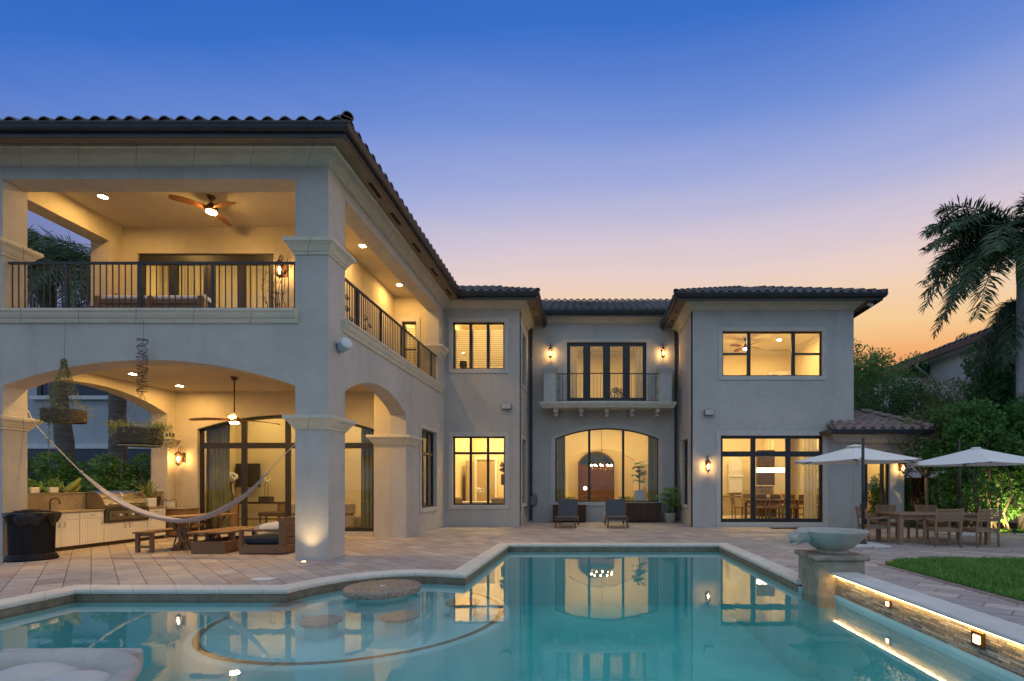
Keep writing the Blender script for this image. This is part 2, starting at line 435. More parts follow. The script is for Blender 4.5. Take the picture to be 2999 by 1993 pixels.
# ---------------------------------------------------------------- mesh builder
class MB:
    def __init__(s):
        s.v = []; s.f = []; s.sm = []
    def add(s, vs, fs, smooth=False):
        o = len(s.v)
        s.v.extend([tuple(p) for p in vs])
        s.f.extend([tuple(i + o for i in f) for f in fs])
        s.sm.extend([smooth] * len(fs))
        return s
    def box(s, x0, x1, y0, y1, z0, z1, mp=None):
        vs = [(x, y, z) for z in (z0, z1) for y in (y0, y1) for x in (x0, x1)]
        if mp: vs = [mp(*p) for p in vs]
        return s.add(vs, [(0, 2, 3, 1), (4, 5, 7, 6), (0, 1, 5, 4), (2, 6, 7, 3), (0, 4, 6, 2), (1, 3, 7, 5)])
    def bbox(s, x0, x1, y0, y1, z0, z1, b=0.01, mp=None):
        """box with chamfered edges"""
        b = min(b, (x1 - x0) * .45, (y1 - y0) * .45, (z1 - z0) * .45)
        cx = ((x0, x1), (y0, y1), (z0, z1))
        vs = []; idx = {}
        for i in (0, 1):
            for j in (0, 1):
                for k in (0, 1):
                    for ax in range(3):
                        p = [cx[0][i], cx[1][j], cx[2][k]]
                        sg = [(1 if q == 0 else -1) for q in (i, j, k)]
                        for a in range(3):
                            if a != ax: p[a] += sg[a] * b
                        idx[(i, j, k, ax)] = len(vs); vs.append(tuple(p))
        fs = []
        for ax in range(3):
            for side in (0, 1):
                q = []
                for (a, c) in ((0, 0), (1, 0), (1, 1), (0, 1)):
                    key = [0, 0, 0]; o = [d for d in range(3) if d != ax]
                    key[ax] = side; key[o[0]] = a; key[o[1]] = c
                    q.append(idx[(*key, ax)])
                fs.append(tuple(q))
        for ax in range(3):
            o = [d for d in range(3) if d != ax]
            for a in (0, 1):
                for c in (0, 1):
                    k0 = [0, 0, 0]; k1 = [0, 0, 0]
                    k0[o[0]] = k1[o[0]] = a; k0[o[1]] = k1[o[1]] = c; k0[ax] = 0; k1[ax] = 1
                    fs.append((idx[(*k0, o[0])], idx[(*k1, o[0])], idx[(*k1, o[1])], idx[(*k0, o[1])]))
        for i in (0, 1):
            for j in (0, 1):
                for k in (0, 1):
                    fs.append((idx[(i, j, k, 0)], idx[(i, j, k, 1)], idx[(i, j, k, 2)]))
        if mp: vs = [mp(*p) for p in vs]
        return s.add(vs, fs)
    def quad(s, a, b, c, d):
        return s.add([a, b, c, d], [(0, 1, 2, 3)])
    def tube(s, pts, r, n=8, cap=True, smooth=True):
        pts = [Vector(p) for p in pts]
        rs = r if isinstance(r, (list, tuple)) else [r] * len(pts)
        vs = []; fs = []
        up = Vector((0.13, 0.21, 1))
        prev = None
        for i, p in enumerate(pts):
            if i == 0: d = pts[1] - p
            elif i == len(pts) - 1: d = p - pts[i - 1]
            else: d = (pts[i + 1] - pts[i - 1])
            if d.length < 1e-9: d = Vector((0, 0, 1))
            d.normalize()
            if prev is None:
                a = d.cross(Vector((1, 0.1, 0)) if abs(d.z) > .9 else up).normalized()
            else:
                a = prev - d * prev.dot(d)
                a = a.normalized() if a.length > 1e-6 else d.cross(up).normalized()
            prev = a
            b = d.cross(a)
            for k in range(n):
                t = 2 * PI * k / n
                vs.append(p + (a * math.cos(t) + b * math.sin(t)) * rs[i])
        for i in range(len(pts) - 1):
            for k in range(n):
                k2 = (k + 1) % n
                fs.append((i * n + k, i * n + k2, (i + 1) * n + k2, (i + 1) * n + k))
        s.add(vs, fs, smooth)
        if cap:
            o = len(s.v) - len(vs)
            s.f.append(tuple(range(o + n - 1, o - 1, -1))); s.sm.append(False)
            s.f.append(tuple(range(o + len(vs) - n, o + len(vs)))); s.sm.append(False)
        return s
    def lathe(s, prof, c=(0, 0, 0), n=24, smooth=True, sx=1, sy=1, flute=0, fl_n=0, cap=False):
        vs = []; fs = []
        for (r, z) in prof:
            for k in range(n):
                t = 2 * PI * k / n
                rr = r * (1 + flute * math.cos(fl_n * t)) if flute else r
                vs.append((c[0] + rr * math.cos(t) * sx, c[1] + rr * math.sin(t) * sy, c[2] + z))
        for i in range(len(prof) - 1):
            for k in range(n):
                k2 = (k + 1) % n
                fs.append((i * n + k, i * n + k2, (i + 1) * n + k2, (i + 1) * n + k))
        o = len(s.v)
        s.add(vs, fs, smooth)
        if cap and prof[0][0] > 1e-4: s.f.append(tuple(range(o + n - 1, o - 1, -1))); s.sm.append(False)
        if cap and prof[-1][0] > 1e-4: s.f.append(tuple(range(o + len(vs) - n, o + len(vs)))); s.sm.append(False)
        return s
    def ball(s, c, r, nu=12, nv=8, sx=1, sy=1, sz=1):
        prof = [(max(1e-5, r * math.sin(PI * i / nv)), -r * math.cos(PI * i / nv) * sz) for i in range(nv + 1)]
        return s.lathe(prof, c, nu, True, sx, sy)
    def poly(s, outer, holes, f0, f1):
        """polygon with holes, extruded between two 2D->3D maps"""
        loops = [outer] + list(holes)
        tri = tessellate_polygon([[Vector((a, b, 0)) for a, b in l] for l in loops])
        flat = [p for l in loops for p in l]
        n = len(flat)
        vs = [f0(*p) for p in flat] + [f1(*p) for p in flat]
        fs = [tuple(t) for t in tri] + [tuple(i + n for i in reversed(t)) for t in tri]
        o = 0
        for l in loops:
            m = len(l)
            for i in range(m):
                j = (i + 1) % m
                fs.append((o + i, o + j, n + o + j, n + o + i))
            o += m
        return s.add(vs, fs)
    def sheet(s, outer, holes, z):
        loops = [outer] + list(holes)
        tri = tessellate_polygon([[Vector((a, b, 0)) for a, b in l] for l in loops])
        flat = [(a, b, z) for l in loops for a, b in l]
        fs = []
        for t in tri:
            a, b, c = (Vector(flat[i]) for i in t)
            fs.append(tuple(t) if (b - a).cross(c - a).z > 0 else tuple(reversed(t)))
        return s.add(flat, fs)
    def sweep(s, path, prof, closed=False, ends=True):
        """profile (offset to the right of travel, z) swept along a 2D path with mitred corners"""
        P = [Vector((a, b)) for a, b in path]
        n = len(P)
        mit = []
        for i in range(n):
            def seg(a, b):
                d = (P[b] - P[a]).normalized(); return Vector((d.y, -d.x))
            if closed: n0, n1 = seg((i - 1) % n, i), seg(i, (i + 1) % n)
            else:
                n0 = seg(i - 1, i) if i else seg(0, 1)
                n1 = seg(i, i + 1) if i < n - 1 else n0
            m = n0 + n1
            m = m / max(0.15, (1 + n0.dot(n1)))
            mit.append(m)
        k = len(prof)
        vs = []
        for i in range(n):
            for (o, z) in prof:
                q = P[i] + mit[i] * o
                vs.append((q.x, q.y, z))
        fs = []
        for i in range(n if closed else n - 1):
            j = (i + 1) % n
            for a in range(k):
                b = (a + 1) % k
                fs.append((i * k + a, j * k + a, j * k + b, i * k + b))
        o = len(s.v)
        s.add(vs, fs)
        if ends and not closed:
            s.f.append(tuple(o + i for i in range(k))); s.sm.append(False)
            s.f.append(tuple(o + (n - 1) * k + i for i in reversed(range(k)))); s.sm.append(False)
        return s
    def build(s, name, mat, parent=None, local=False):
        me = bpy.data.meshes.new(name)
        off = Vector((0, 0, 0))
        if parent is not None and not local:
            off = wloc(parent)
        me.from_pydata([(p[0] - off.x, p[1] - off.y, p[2] - off.z) for p in s.v], [], s.f)
        me.polygons.foreach_set('use_smooth', s.sm)
        me.materials.append(mat)
        me.update()
        o = bpy.data.objects.new(name, me)
        C.objects.link(o)
        if parent is not None: o.parent = parent
        return o

def wloc(o):
    v = Vector((0, 0, 0))
    while o is not None:
        v = v + o.location; o = o.parent
    return v

def tag(o, label=None, cat=None, group=None, kind=None):
    if label: o['label'] = label
    if cat: o['category'] = cat
    if group: o['group'] = group
    if kind: o['kind'] = kind
    return o

def thing(name, label, cat, loc=(0, 0, 0), rz=0.0, group=None):
    o = bpy.data.objects.new(name, None)
    o.empty_display_size = 0.1
    C.objects.link(o)
    o.location = loc; o.rotation_euler = (0, 0, rz)
    return tag(o, label, cat, group)

def part(name, parent):
    o = bpy.data.objects.new(name, None); C.objects.link(o); o.parent = parent
    return o

def dup(root, loc, rz, label=None, scale=None):
    r = root.copy(); C.objects.link(r); r.location = loc; r.rotation_euler = (0, 0, rz)
    if label: r['label'] = label
    if scale: r.scale = scale
    for ch in list(root.children):
        c = ch.copy(); C.objects.link(c); c.parent = r
        for g in list(ch.children):
            d = g.copy(); C.objects.link(d); d.parent = c
    return r

def struct(name, mb, mat):
    return tag(mb.build(name, mat), kind='structure')

def arc(x0, x1, spring, apex, n=20):
    """segmental arch from (x0, spring) over the apex to (x1, spring)"""
    h = apex - spring; w = (x1 - x0) / 2
    r = (w * w + h * h) / (2 * h)
    cx, cz = (x0 + x1) / 2, apex - r
    a0 = math.asin(min(1, w / r))
    return [(cx + r * math.sin(-a0 + 2 * a0 * i / n), cz + r * math.cos(-a0 + 2 * a0 * i / n)) for i in range(n + 1)]
# ================================================================ THE HOUSE
house = thing('villa', 'large two storey stucco villa with dark tile roof and lit arched porch around the pool', 'house', (0, 18, 0))
YF, XE, YB, YC, YR = 9.93, -5.19, 18.0, 20.6, 17.8      # facade planes: left wing front and side, bump-out, centre, right wing
XB, XRL, XRR = -2.48, 3.74, 9.51
def south(y): return lambda a, d, z: (a, y + d, z)
def east(x): return lambda a, d, z: (x - d, a, z)
def west(x): return lambda a, d, z: (x + d, a, z)

def wall(mp, outer, holes, th=0.25, mat='stucco', name='wall'):
    mb = MB()
    mb.poly(outer, holes, lambda a, z: mp(a, 0, z), lambda a, z: mp(a, th, z))
    return mb.build(name, M[mat], house)
def rect(a0, a1, z0, z1): return [(a0, z0), (a1, z0), (a1, z1), (a0, z1)]

def window(mp, a0, a1, z0, z1, vs=(), hs=(), arch=None, sur=0.13, bottom=True, fr=0.055, din=0.09, name='window', sproud=0.035, surmat='surround', seg=18):
    """frame mesh = the part; pane and surround are its sub-parts. arch = apex height (z1 is then the springing)"""
    f = MB()
    dep = 0.07
    ac = arc(a0, a1, z1, arch, seg) if arch else None
    def top(a):
        if not arch: return z1
        h = arch - z1; w = (a1 - a0) / 2; r = (w * w + h * h) / (2 * h)
        return arch - r + math.sqrt(max(0, r * r - (a - (a0 + a1) / 2) ** 2))
    d0, d1 = din, din + dep
    if arch:
        ztop = top(a0 + fr)
        f.box(a0, a0 + fr, d0, d1, z0, z1, mp); f.box(a1 - fr, a1, d0, d1, z0, z1, mp)
        inn = arc(a0 + fr * .2, a1 - fr * .2, z1 - fr * .9, arch - fr, seg)
        for i in range(seg):
            q = [ac[i], ac[i + 1], inn[i + 1], inn[i]]
            vsx = [mp(a, d, z) for d in (d0, d1) for a, z in q]
            f.add(vsx, [(0, 1, 2, 3), (7, 6, 5, 4), (0, 4, 5, 1), (3, 2, 6, 7), (0, 3, 7, 4), (1, 5, 6, 2)])
        f.box(a0 + fr, a1 - fr, d0, d1, z0, z0 + fr, mp)
    else:
        f.box(a0, a0 + fr, d0, d1, z0, z1, mp); f.box(a1 - fr, a1, d0, d1, z0, z1, mp)
        f.box(a0 + fr, a1 - fr, d0, d1, z0, z0 + fr, mp); f.box(a0 + fr, a1 - fr, d0, d1, z1 - fr, z1, mp)
    for (p, w) in vs:
        f.box(p - w / 2, p + w / 2, d0 + .004, d1 - .004, z0 + fr, top(p) - fr * .6, mp)
    for h in hs:
        p, w = h[0], h[1]
        b0, b1 = (h[2], h[3]) if len(h) > 2 else (a0 + fr, a1 - fr)
        f.box(b0, b1, d0 - .006, d1 - .010, p - w / 2, p + w / 2, mp)
    fo = f.build(name, M['bronze'], house)
    p = MB(); dp = din + dep * .55
    if arch:
        out = [(a0 + .01, z0 + .01), (a1 - .01, z0 + .01)] + [(a, z - .01) for a, z in reversed(ac)]
        tri = tessellate_polygon([[Vector((a, b, 0)) for a, b in out]])
        p.add([mp(a, dp, z) for a, z in out], [tuple(t) for t in tri])
    else:
        p.add([mp(a0 + .01, dp, z0 + .01), mp(a1 - .01, dp, z0 + .01), mp(a1 - .01, dp, z1 - .01), mp(a0 + .01, dp, z1 - .01)], [(0, 1, 2, 3)])
    p.build('pane', M['glass'], fo)
    if sur:
        s = MB(); e = -sproud
        if arch:
            out = arc(a0 - sur, a1 + sur, z1, arch + sur * 1.05, seg)
            s.box(a0 - sur, a0, e, .0, z0, z1, mp); s.box(a1, a1 + sur, e, .0, z0, z1, mp)
            for i in range(seg):
                q = [out[i], out[i + 1], ac[i + 1], ac[i]]
                vsx = [mp(a, d, z) for d in (e, 0.0) for a, z in q]
                s.add(vsx, [(0, 1, 2, 3), (7, 6, 5, 4), (0, 4, 5, 1), (3, 2, 6, 7)])
            if bottom: s.box(a0 - sur, a1 + sur, e - .01, 0, z0 - sur * .8, z0, mp)
        else:
            zb = z0 - sur if bottom else z0
            s.bbox(a0 - sur, a0, e, .0, zb, z1 + sur, .006, mp); s.bbox(a1, a1 + sur, e, .0, zb, z1 + sur, .006, mp)
            s.bbox(a0, a1, e, .0, z1, z1 + sur, .006, mp)
            if bottom: s.bbox(a0, a1, e, .0, z0 - sur, z0, .006, mp)
        s.build('surround', M[surmat], fo)
    return fo

# ---------------- left wing: porch below, terrace above
OX0, OX1 = -11.70, -5.854           # clear opening between the front columns
WTOP = 8.10
front = [(-14.4, 0), (OX0, 0)] + arc(OX0, OX1, 3.49, 4.0, 28) + [(OX1, 0), (XE, 0), (XE, WTOP), (-14.4, WTOP)]
wall(south(YF), front, [rect(OX0, OX1, 5.0, 7.614)], 0.44, 'stucco')
YS0, YS1 = 10.61, 14.18
side = [(10.372, 0), (YS0, 0)] + arc(YS0, YS1, 3.50, 3.98, 24) + [(YS1, 0), (YB + .1, 0), (YB + .1, WTOP), (10.372, WTOP)]
wall(east(XE - .002), side, [rect(YS0, 17.3, 5.0, 7.6), rect(15.43, 16.96, .77, 3.275)], 0.44, 'stucco')
# near column is square: fill behind the corner
m = MB(); m.box(OX1 + .003, XE - .445, 10.372, YS0 - .003, 0, 4.6); m.box(OX1 + .003, XE - .445, 10.372, YS0 - .003, 4.6, 7.9)
m.build('column', M['stucco'], house)
# west wall with its arch, and the upper west beam
XWL, XWU = -12.45, -12.0
westw = [(10.372, 0), (10.5, 0)] + arc(10.5, 14.71, 3.60, 4.05, 24) + [(14.71, 0), (15.25, 0), (15.25, 4.60), (10.372, 4.60)]
wall(east(XWL), westw, [], 0.46, 'stucco_inner')
m = MB(); m.box(XWU - .46, XWU, 10.372, 12.8, 7.62, 8.2); m.box(XWU - .46, XWU + .004, 12.45, 12.8, 4.98, 7.62)
m.build('beam', M['stucco_inner'], house)
# floor slab of the terrace (its underside is the porch ceiling) and the terrace ceiling
m = MB(); m.box(-13.2, XE - .45, 10.372, 17.9, 4.32, 4.95); m.build('ceiling', M['stucco_inner'], house)
m = MB(); m.box(-13.2, XE - .45, 10.372, 17.9, 8.15, 8.3); m.build('ceiling', M['stucco_inner'], house)
# porch back wall with the arched sliding door
DX0, DX1 = -11.8, -6.47
YBK = 15.0
backw = [(-13.2, 0), (DX0, 0), (DX0, 3.19)] + arc(DX0, DX1, 3.19, 3.62, 24)[1:-1] + [(DX1, 3.19), (DX1, 0), (XE - .45, 0), (XE - .45, 4.32), (-13.2, 4.32)]
wall(south(YBK), backw, [], 0.25, 'stucco_inner')
wd = (DX1 - DX0) / 4
window(south(YBK), DX0, DX1, 0.09, 3.19, vs=[(DX0 + wd, .15), (DX0 + 2 * wd, .15), (DX0 + 3 * wd, .15)], hs=[(2.70, .17), (.16, .09)],
       arch=3.62, sur=0, bottom=False, fr=.09, din=.10, name='sliding_door', seg=24)
m = MB(); m.box(DX0, DX1, YBK - .05, YBK + .3, 0.0, .088); m.build('threshold', M['surround'], house)
# pilasters on the side arch
m = MB(); m.box(XE - .92, XE - .445, YS1, YBK, 0, 4.32); m.build('column', M['stucco_inner'], house)
# terrace back wall, inner side wall and end wall
YU = 12.8
U0x, U1x = X_(316, YU), X_(630, YU)
upw = rect(XWU - .3, -6.82, 4.95, 8.15)
wall(south(YU), upw, [rect(U0x, U1x, 4.97, 7.47)], 0.2, 'stucco_inner')
q = (U1x - U0x) / 4
window(south(YU), U0x, U1x, 4.97, 7.47, vs=[(U0x + q, .2), (U0x + 2 * q, .2), (U0x + 3 * q, .2)], hs=[(7.28, .16)], sur=0, bottom=False, fr=.12, din=.06, name='sliding_door')
wall(east(-6.82), rect(13.0, 17.5, 4.95, 8.15), [], 0.2, 'stucco_inner')
EW0, EW1 = -6.55, -6.05
wall(south(17.5), rect(-6.82, XE - .45, 4.95, 8.15), [rect(EW0, EW1, 5.2, 7.25)], .2, 'stucco_inner')
window(south(17.5), EW0, EW1, 5.2, 7.25, sur=.14, fr=.06, hs=[(6.3, .05)])
# side window of the living room
window(east(XE - .002), 15.43, 16.96, .77, 3.275, vs=[(15.43 + .51, .07), (15.43 + 1.02, .07)], hs=[(2.52, .08)], sur=.13)

# ---------------- bump-out
bw = [rect(X_(1043, YB), X_(1163, YB), .777, 3.26), rect(X_(1043, YB), X_(1162, YB), 5.70, 7.41)]
wall(south(YB), rect(XE + .004, XB, 0, WTOP), bw, .25)
a0, a1 = X_(1043, YB), X_(1163, YB); t = (a1 - a0) / 3
window(south(YB), a0, a1, .777, 3.26, vs=[(a0 + t, .085), (a0 + 2 * t, .085)], hs=[(2.66, .085)], sur=.15)
window(south(YB), a0, X_(1162, YB), 5.70, 7.41, vs=[(a0 + t, .10), (a0 + 2 * t, .10)], sur=.15)
wall(east(XB), rect(YB + .002, YC + .2, 0, 8.5), [rect(18.55, 19.7, .8, 3.25), rect(18.55, 19.7, 5.3, 7.3)], .25)
window(east(XB), 18.55, 19.7, .8, 3.25, hs=[(2.6, .07)], sur=.13)
window(east(XB), 18.55, 19.7, 5.3, 7.3, sur=.13)

# ---------------- recessed centre
b0, b1 = X_(1306, YC), X_(1489, YC)
g0, g1 = X_(1279, YC), X_(1517, YC)
cw = [rect(b0, b1, 4.96, 7.42), [(g0, .80), (g1, .80)] + list(reversed(arc(g0, g1, 3.43, 3.86, 24)))]
wall(south(YC), rect(XB - .25, XRL + .25, 0, 8.55), cw, .25)
dq = (b1 - b0) / 4
window(south(YC), b0, b1, 4.96, 7.42, vs=[(b0 + dq, .30), (b0 + 2 * dq, .30), (b0 + 3 * dq, .30)], hs=[(5.05, .16)], sur=.14, bottom=False, fr=.14, name='french_door', din=.07)
window(south(YC), g0, g1, .80, 3.43, vs=[(X_(1357.5, YC), .10), (X_(1436, YC), .10)], arch=3.86, sur=.19, fr=.05, seg=24)

# ---------------- right wing
r0, r1 = X_(1664, YR), X_(1895, YR)
d0, d1 = X_(1660, YR), X_(1897, YR)
wall(south(YR), rect(XRL, XRR, 0, 8.0), [rect(r0, r1, 5.40, 7.02), rect(d0, d1, .16, 3.27)], .25)
window(south(YR), r0, r1, 5.40, 7.02, vs=[(X_(1727, YR), .13), (X_(1830, YR), .13)],
       hs=[(6.22, .07, r0 + .055, X_(1727, YR) - .065), (6.22, .07, X_(1830, YR) + .065, r1 - .055)], sur=.14)
window(south(YR), d0, d1, .16, 3.27, vs=[(X_(1737, YR), .17), (X_(1818, YR), .17)], hs=[(2.62, .19), (.24, .10)], sur=.16, fr=.10, bottom=True, name='sliding_door')
wall(west(XRL), rect(YR + .002, YC + .2, 0, 8.5), [rect(18.5, 19.7, .75, 3.25)], .25)
window(west(XRL), 18.5, 19.7, .75, 3.25, hs=[(2.55, .07)], sur=.13)
wall(east(XRR - .002), rect(YR + .252, 26, 0, 8.0), [], .25)

# ---------------- one storey end pavilion
YP = 17.95
p0, p1 = X_(1987, YP) , X_(2050, YP)
wall(south(YP), rect(XRR + .004, X_(2083, YP), 0, 3.35), [rect(p0, p1, .08, 2.72)], .25)
window(south(YP), p0, p1, .08, 2.72, vs=[(p0 + .18, .10), (p1 - .22, .12)], sur=0, bottom=False, fr=.07, name='glass_door')
wall(east(X_(2083, YP) - .002), rect(YP + .25, 22, 0, 3.35), [], .25)
wall(south(YR - .02), rect(XRR + .0, X_(1985, YR), 0, 3.0), [], .16)

# ---------------- cornices, soffits, fascia boards, gutters
def eaves(path, dz, ov=.78, corn=True, mat='trim'):
    if corn:
        c = MB().sweep(path, [(0.001, 7.86 + dz), (.035, 7.86 + dz), (.035, 7.885 + dz), (.055, 7.90 + dz), (.10, 7.945 + dz), (.165, 8.00 + dz), (.215, 8.055 + dz), (.235, 8.075 + dz), (.27, 8.085 + dz), (.27, 8.125 + dz), (.001, 8.125 + dz)])
        c.build('cornice', M[mat], house)
    MB().sweep(path, [(.20, 8.128 + dz), (ov - .15, 8.128 + dz), (ov - .15, 8.16 + dz), (.20, 8.16 + dz)]).build('soffit', M['soffit'], house)
    MB().sweep(path, [(ov - .15, 7.99 + dz), (ov - .12, 7.99 + dz), (ov - .12, 8.20 + dz), (ov - .15, 8.20 + dz)]).build('fascia', M['gutter'], house)
    g = ov - .118
    MB().sweep(path, [(g, 8.075 + dz), (g + .05, 8.075 + dz), (g + .075, 8.09 + dz), (g + .09, 8.12 + dz), (g + .105, 8.165 + dz), (g + .118, 8.19 + dz), (g + .118, 8.212 + dz), (g + .108, 8.212 + dz), (g + .09, 8.17 + dz), (g, 8.17 + dz)]).build('gutter', M['gutter'], house)
eaves([(-14.4, YF), (XE, YF), (XE, YB), (XB, YB), (XB, YC + .1)], 0)
eaves([(XB - .0, YC), (XRL + .0, YC)], .34, ov=.62)
eaves([(XRL, YC + .1), (XRL, YR), (XRR, YR), (XRR, 25)], -.11)
# soffit vents under the side eaves
for (vx, y, L_, z) in [(XE + .36, y, .55, 8.115) for y in (10.9, 12.1, 13.6, 15.2, 16.8)] + [(XRL - .46, y, .16, 8.005) for y in (18.6, 19.6)] + [(XB + .38, y, .16, 8.115) for y in (18.6, 19.6)]:
    MB().box(vx, vx + .08, y, y + L_, z, z + .012).build('soffit_vent', M['black'], house)

def ledge(path, z0=4.73, z1=5.0, out=.13):
    MB().sweep(path, [(-.02, z0), (.03, z0), (.05, z0 + .04), (.055, z0 + .07), (.085, z0 + .10), (out - .02, z0 + .15), (out - .015, z0 + .185), (out, z0 + .195), (out + .015, z1 - .045), (out + .005, z1 - .01), (out - .02, z1), (-.02, z1)]).build('ledge', M['trim'], house)
ledge([(-13.0, YF), (OX1 + .06, YF)])
ledge([(XE, YS0 - .14), (XE, 17.55)])
def capital(x0, x1, y0, y1, z0, h, mat='trim', sides=4):
    """moulded band wrapped round a column"""
    pr = [(-.01, z0), (.025, z0), (.03, z0 + h * .16), (.05, z0 + h * .2), (.065, z0 + h * .3), (.105, z0 + h * .55), (.14, z0 + h * .66), (.145, z0 + h * .72), (.165, z0 + h * .74), (.165, z0 + h * .97), (.155, z0 + h), (-.01, z0 + h)]
    MB().sweep([(x0, y0), (x1, y0), (x1, y1), (x0, y1)], pr, closed=True).build('capital', M[mat], house)
capital(OX1, XE, YF, YS0, 2.62, .26)
capital(OX1, XE, YF, YS0, 6.10, .29)
capital(-12.6, OX0, YF, 10.37, 2.62, .26); capital(-12.6, OX0, YF, 10.37, 6.10, .29)
capital(XE - .92, XE, YS1, YBK - .02, 2.66, .26)
capital(XWL - .46, XWL, 14.71, YBK - .02, 2.66, .26)
capital(XE - .44, XE, 17.3, 17.98, 6.10, .28)

# ---------------- railings
def railing(x0, y0, x1, y1, z0, z1, posts, nb, name='railing', curls=(), thin=1.0):
    m = MB()
    d = Vector((x1 - x0, y1 - y0, 0)); L = d.length; d.normalize(); n = Vector((-d.y, d.x, 0))
    mp = lambda a, e, z: (x0 + d.x * a + n.x * e, y0 + d.y * a + n.y * e, z)
    m.box(0, L, -.022, .022, z1 - .045, z1, mp)
    m.box(0, L, -.012, .012, z0 + .05, z0 + .075, mp)
    for i in range(nb):
        a = (i + .5) * L / nb
        m.box(a - .008 * thin, a + .008 * thin, -.008, .008, z0 + .075, z1 - .045, mp)
    for (a, z, r) in curls:
        for sgn in (1, -1):
            m.tube([mp(a + sgn * (r * (1 - t / 14)) * math.cos(t * .55), .012, z + r * (1 - t / 14) * math.sin(t * .55)) for t in range(13)], .006, 5, False)
    rl = m.build(name, M['iron'], house)
    for a in posts:
        MB().box(a - .028, a + .028, -.026, .026, z0 - .02, z1 - .04, mp).build('post', M['iron'], rl)
    return rl
railing(OX0 + .02, YF + .10, OX1 - .01, YF + .10, 5.0, 6.0, [1.17, 2.65, 4.12], 46)
railing(XE - .10, YS0 + .01, XE - .10, 17.28, 5.0, 6.0, [.75, 2.05, 3.45, 4.85, 6.1], 58,
        curls=[(.30, 5.35, .10), (.30, 5.6, .09), (.52, 5.2, .08), (1.2, 5.45, .11), (1.2, 5.22, .09), (1.45, 5.35, .08)])

# ---------------- centre balcony
bx0, bx1 = -1.83, 3.39
pts = [(bx0, YC)] + [(bx0, 19.72)] + [(bx0 + (bx1 - bx0) * i / 16, 19.72 - .14 * math.sin(PI * i / 16)) for i in range(1, 16)] + [(bx1, 19.72), (bx1, YC)]
slab = MB().sweep(pts, [(-.02, 4.56), (.02, 4.56), (.03, 4.60), (.07, 4.65), (.08, 4.69), (.10, 4.71), (.10, 4.80), (-.02, 4.80)])
slab.poly([(a, b) for a, b in pts], [], lambda a, b: (a, b, 4.585), lambda a, b: (a, b, 4.797))
bal = slab.build('balcony', M['trim'], house)
for x in (1279.7, 1339, 1398, 1457, 1515):
    xx = X_(x, 19.85)
    m = MB(); m.bbox(xx - .09, xx + .09, 19.75, YC, 4.40, 4.58, .02); m.bbox(xx - .075, xx + .075, 19.95, YC, 4.27, 4.40, .02)
    m.build('bracket', M['surround'], bal)
for (xa, xb) in ((bx0 + .06, bx0 + .54), (bx1 - .58, bx1 - .06)):
    m = MB(); m.box(xa, xb, 19.78, 20.26, 4.80, 6.0)
    m.sweep([(xa, 19.78), (xb, 19.78), (xb, 20.26), (xa, 20.26)], [(-.01, 5.98), (.02, 5.98), (.04, 6.03), (.09, 6.10), (.10, 6.12), (.10, 6.18), (-.01, 6.18)], closed=True)
    m.box(xa - .005, xb + .005, 19.775, 20.265, 6.12, 6.175)
    m.build('pedestal', M['surround'], bal)
m = MB()
rp = [(bx0 + .54 + (bx1 - bx0 - 1.12) * i / 30, 19.82 - .12 * math.sin(PI * i / 30)) for i in range(31)]
m.tube([(a, b, 5.93) for a, b in rp], .02, 6); m.tube([(a, b, 4.88) for a, b in rp], .010, 6)
for i, (a, b) in enumerate(rp):
    m.box(a - .006, a + .006, b - .006, b + .006, 4.80, 5.93)
for s, xc in ((1, bx0 + .62), (-1, bx1 - .66)):
    for z in (5.75, 5.2):
        m.tube([(xc + s * .07 * (1 - t / 14) * math.cos(t * .5), 19.84, z + .09 * (1 - t / 14) * math.sin(t * .5)) for t in range(13)], .009, 5, False)
m.build('balcony_railing', M['iron'], bal)

# ---------------- downspouts
for (x, y, zt) in ((XB + .12, YC - .07, 7.95), (XRL - .12, YC - .07, 7.95)):
    m = MB(); m.bbox(x - .055, x + .055, y - .045, y + .045, .05, zt, .012)
    s = -1 if x > 0 else 1
    for z in (1.2, 3.9, 6.6): m.box(x - .07, x + .07, y - .05, y + .06, z, z + .03)
    m.build('downspout', M['gutter'], house)

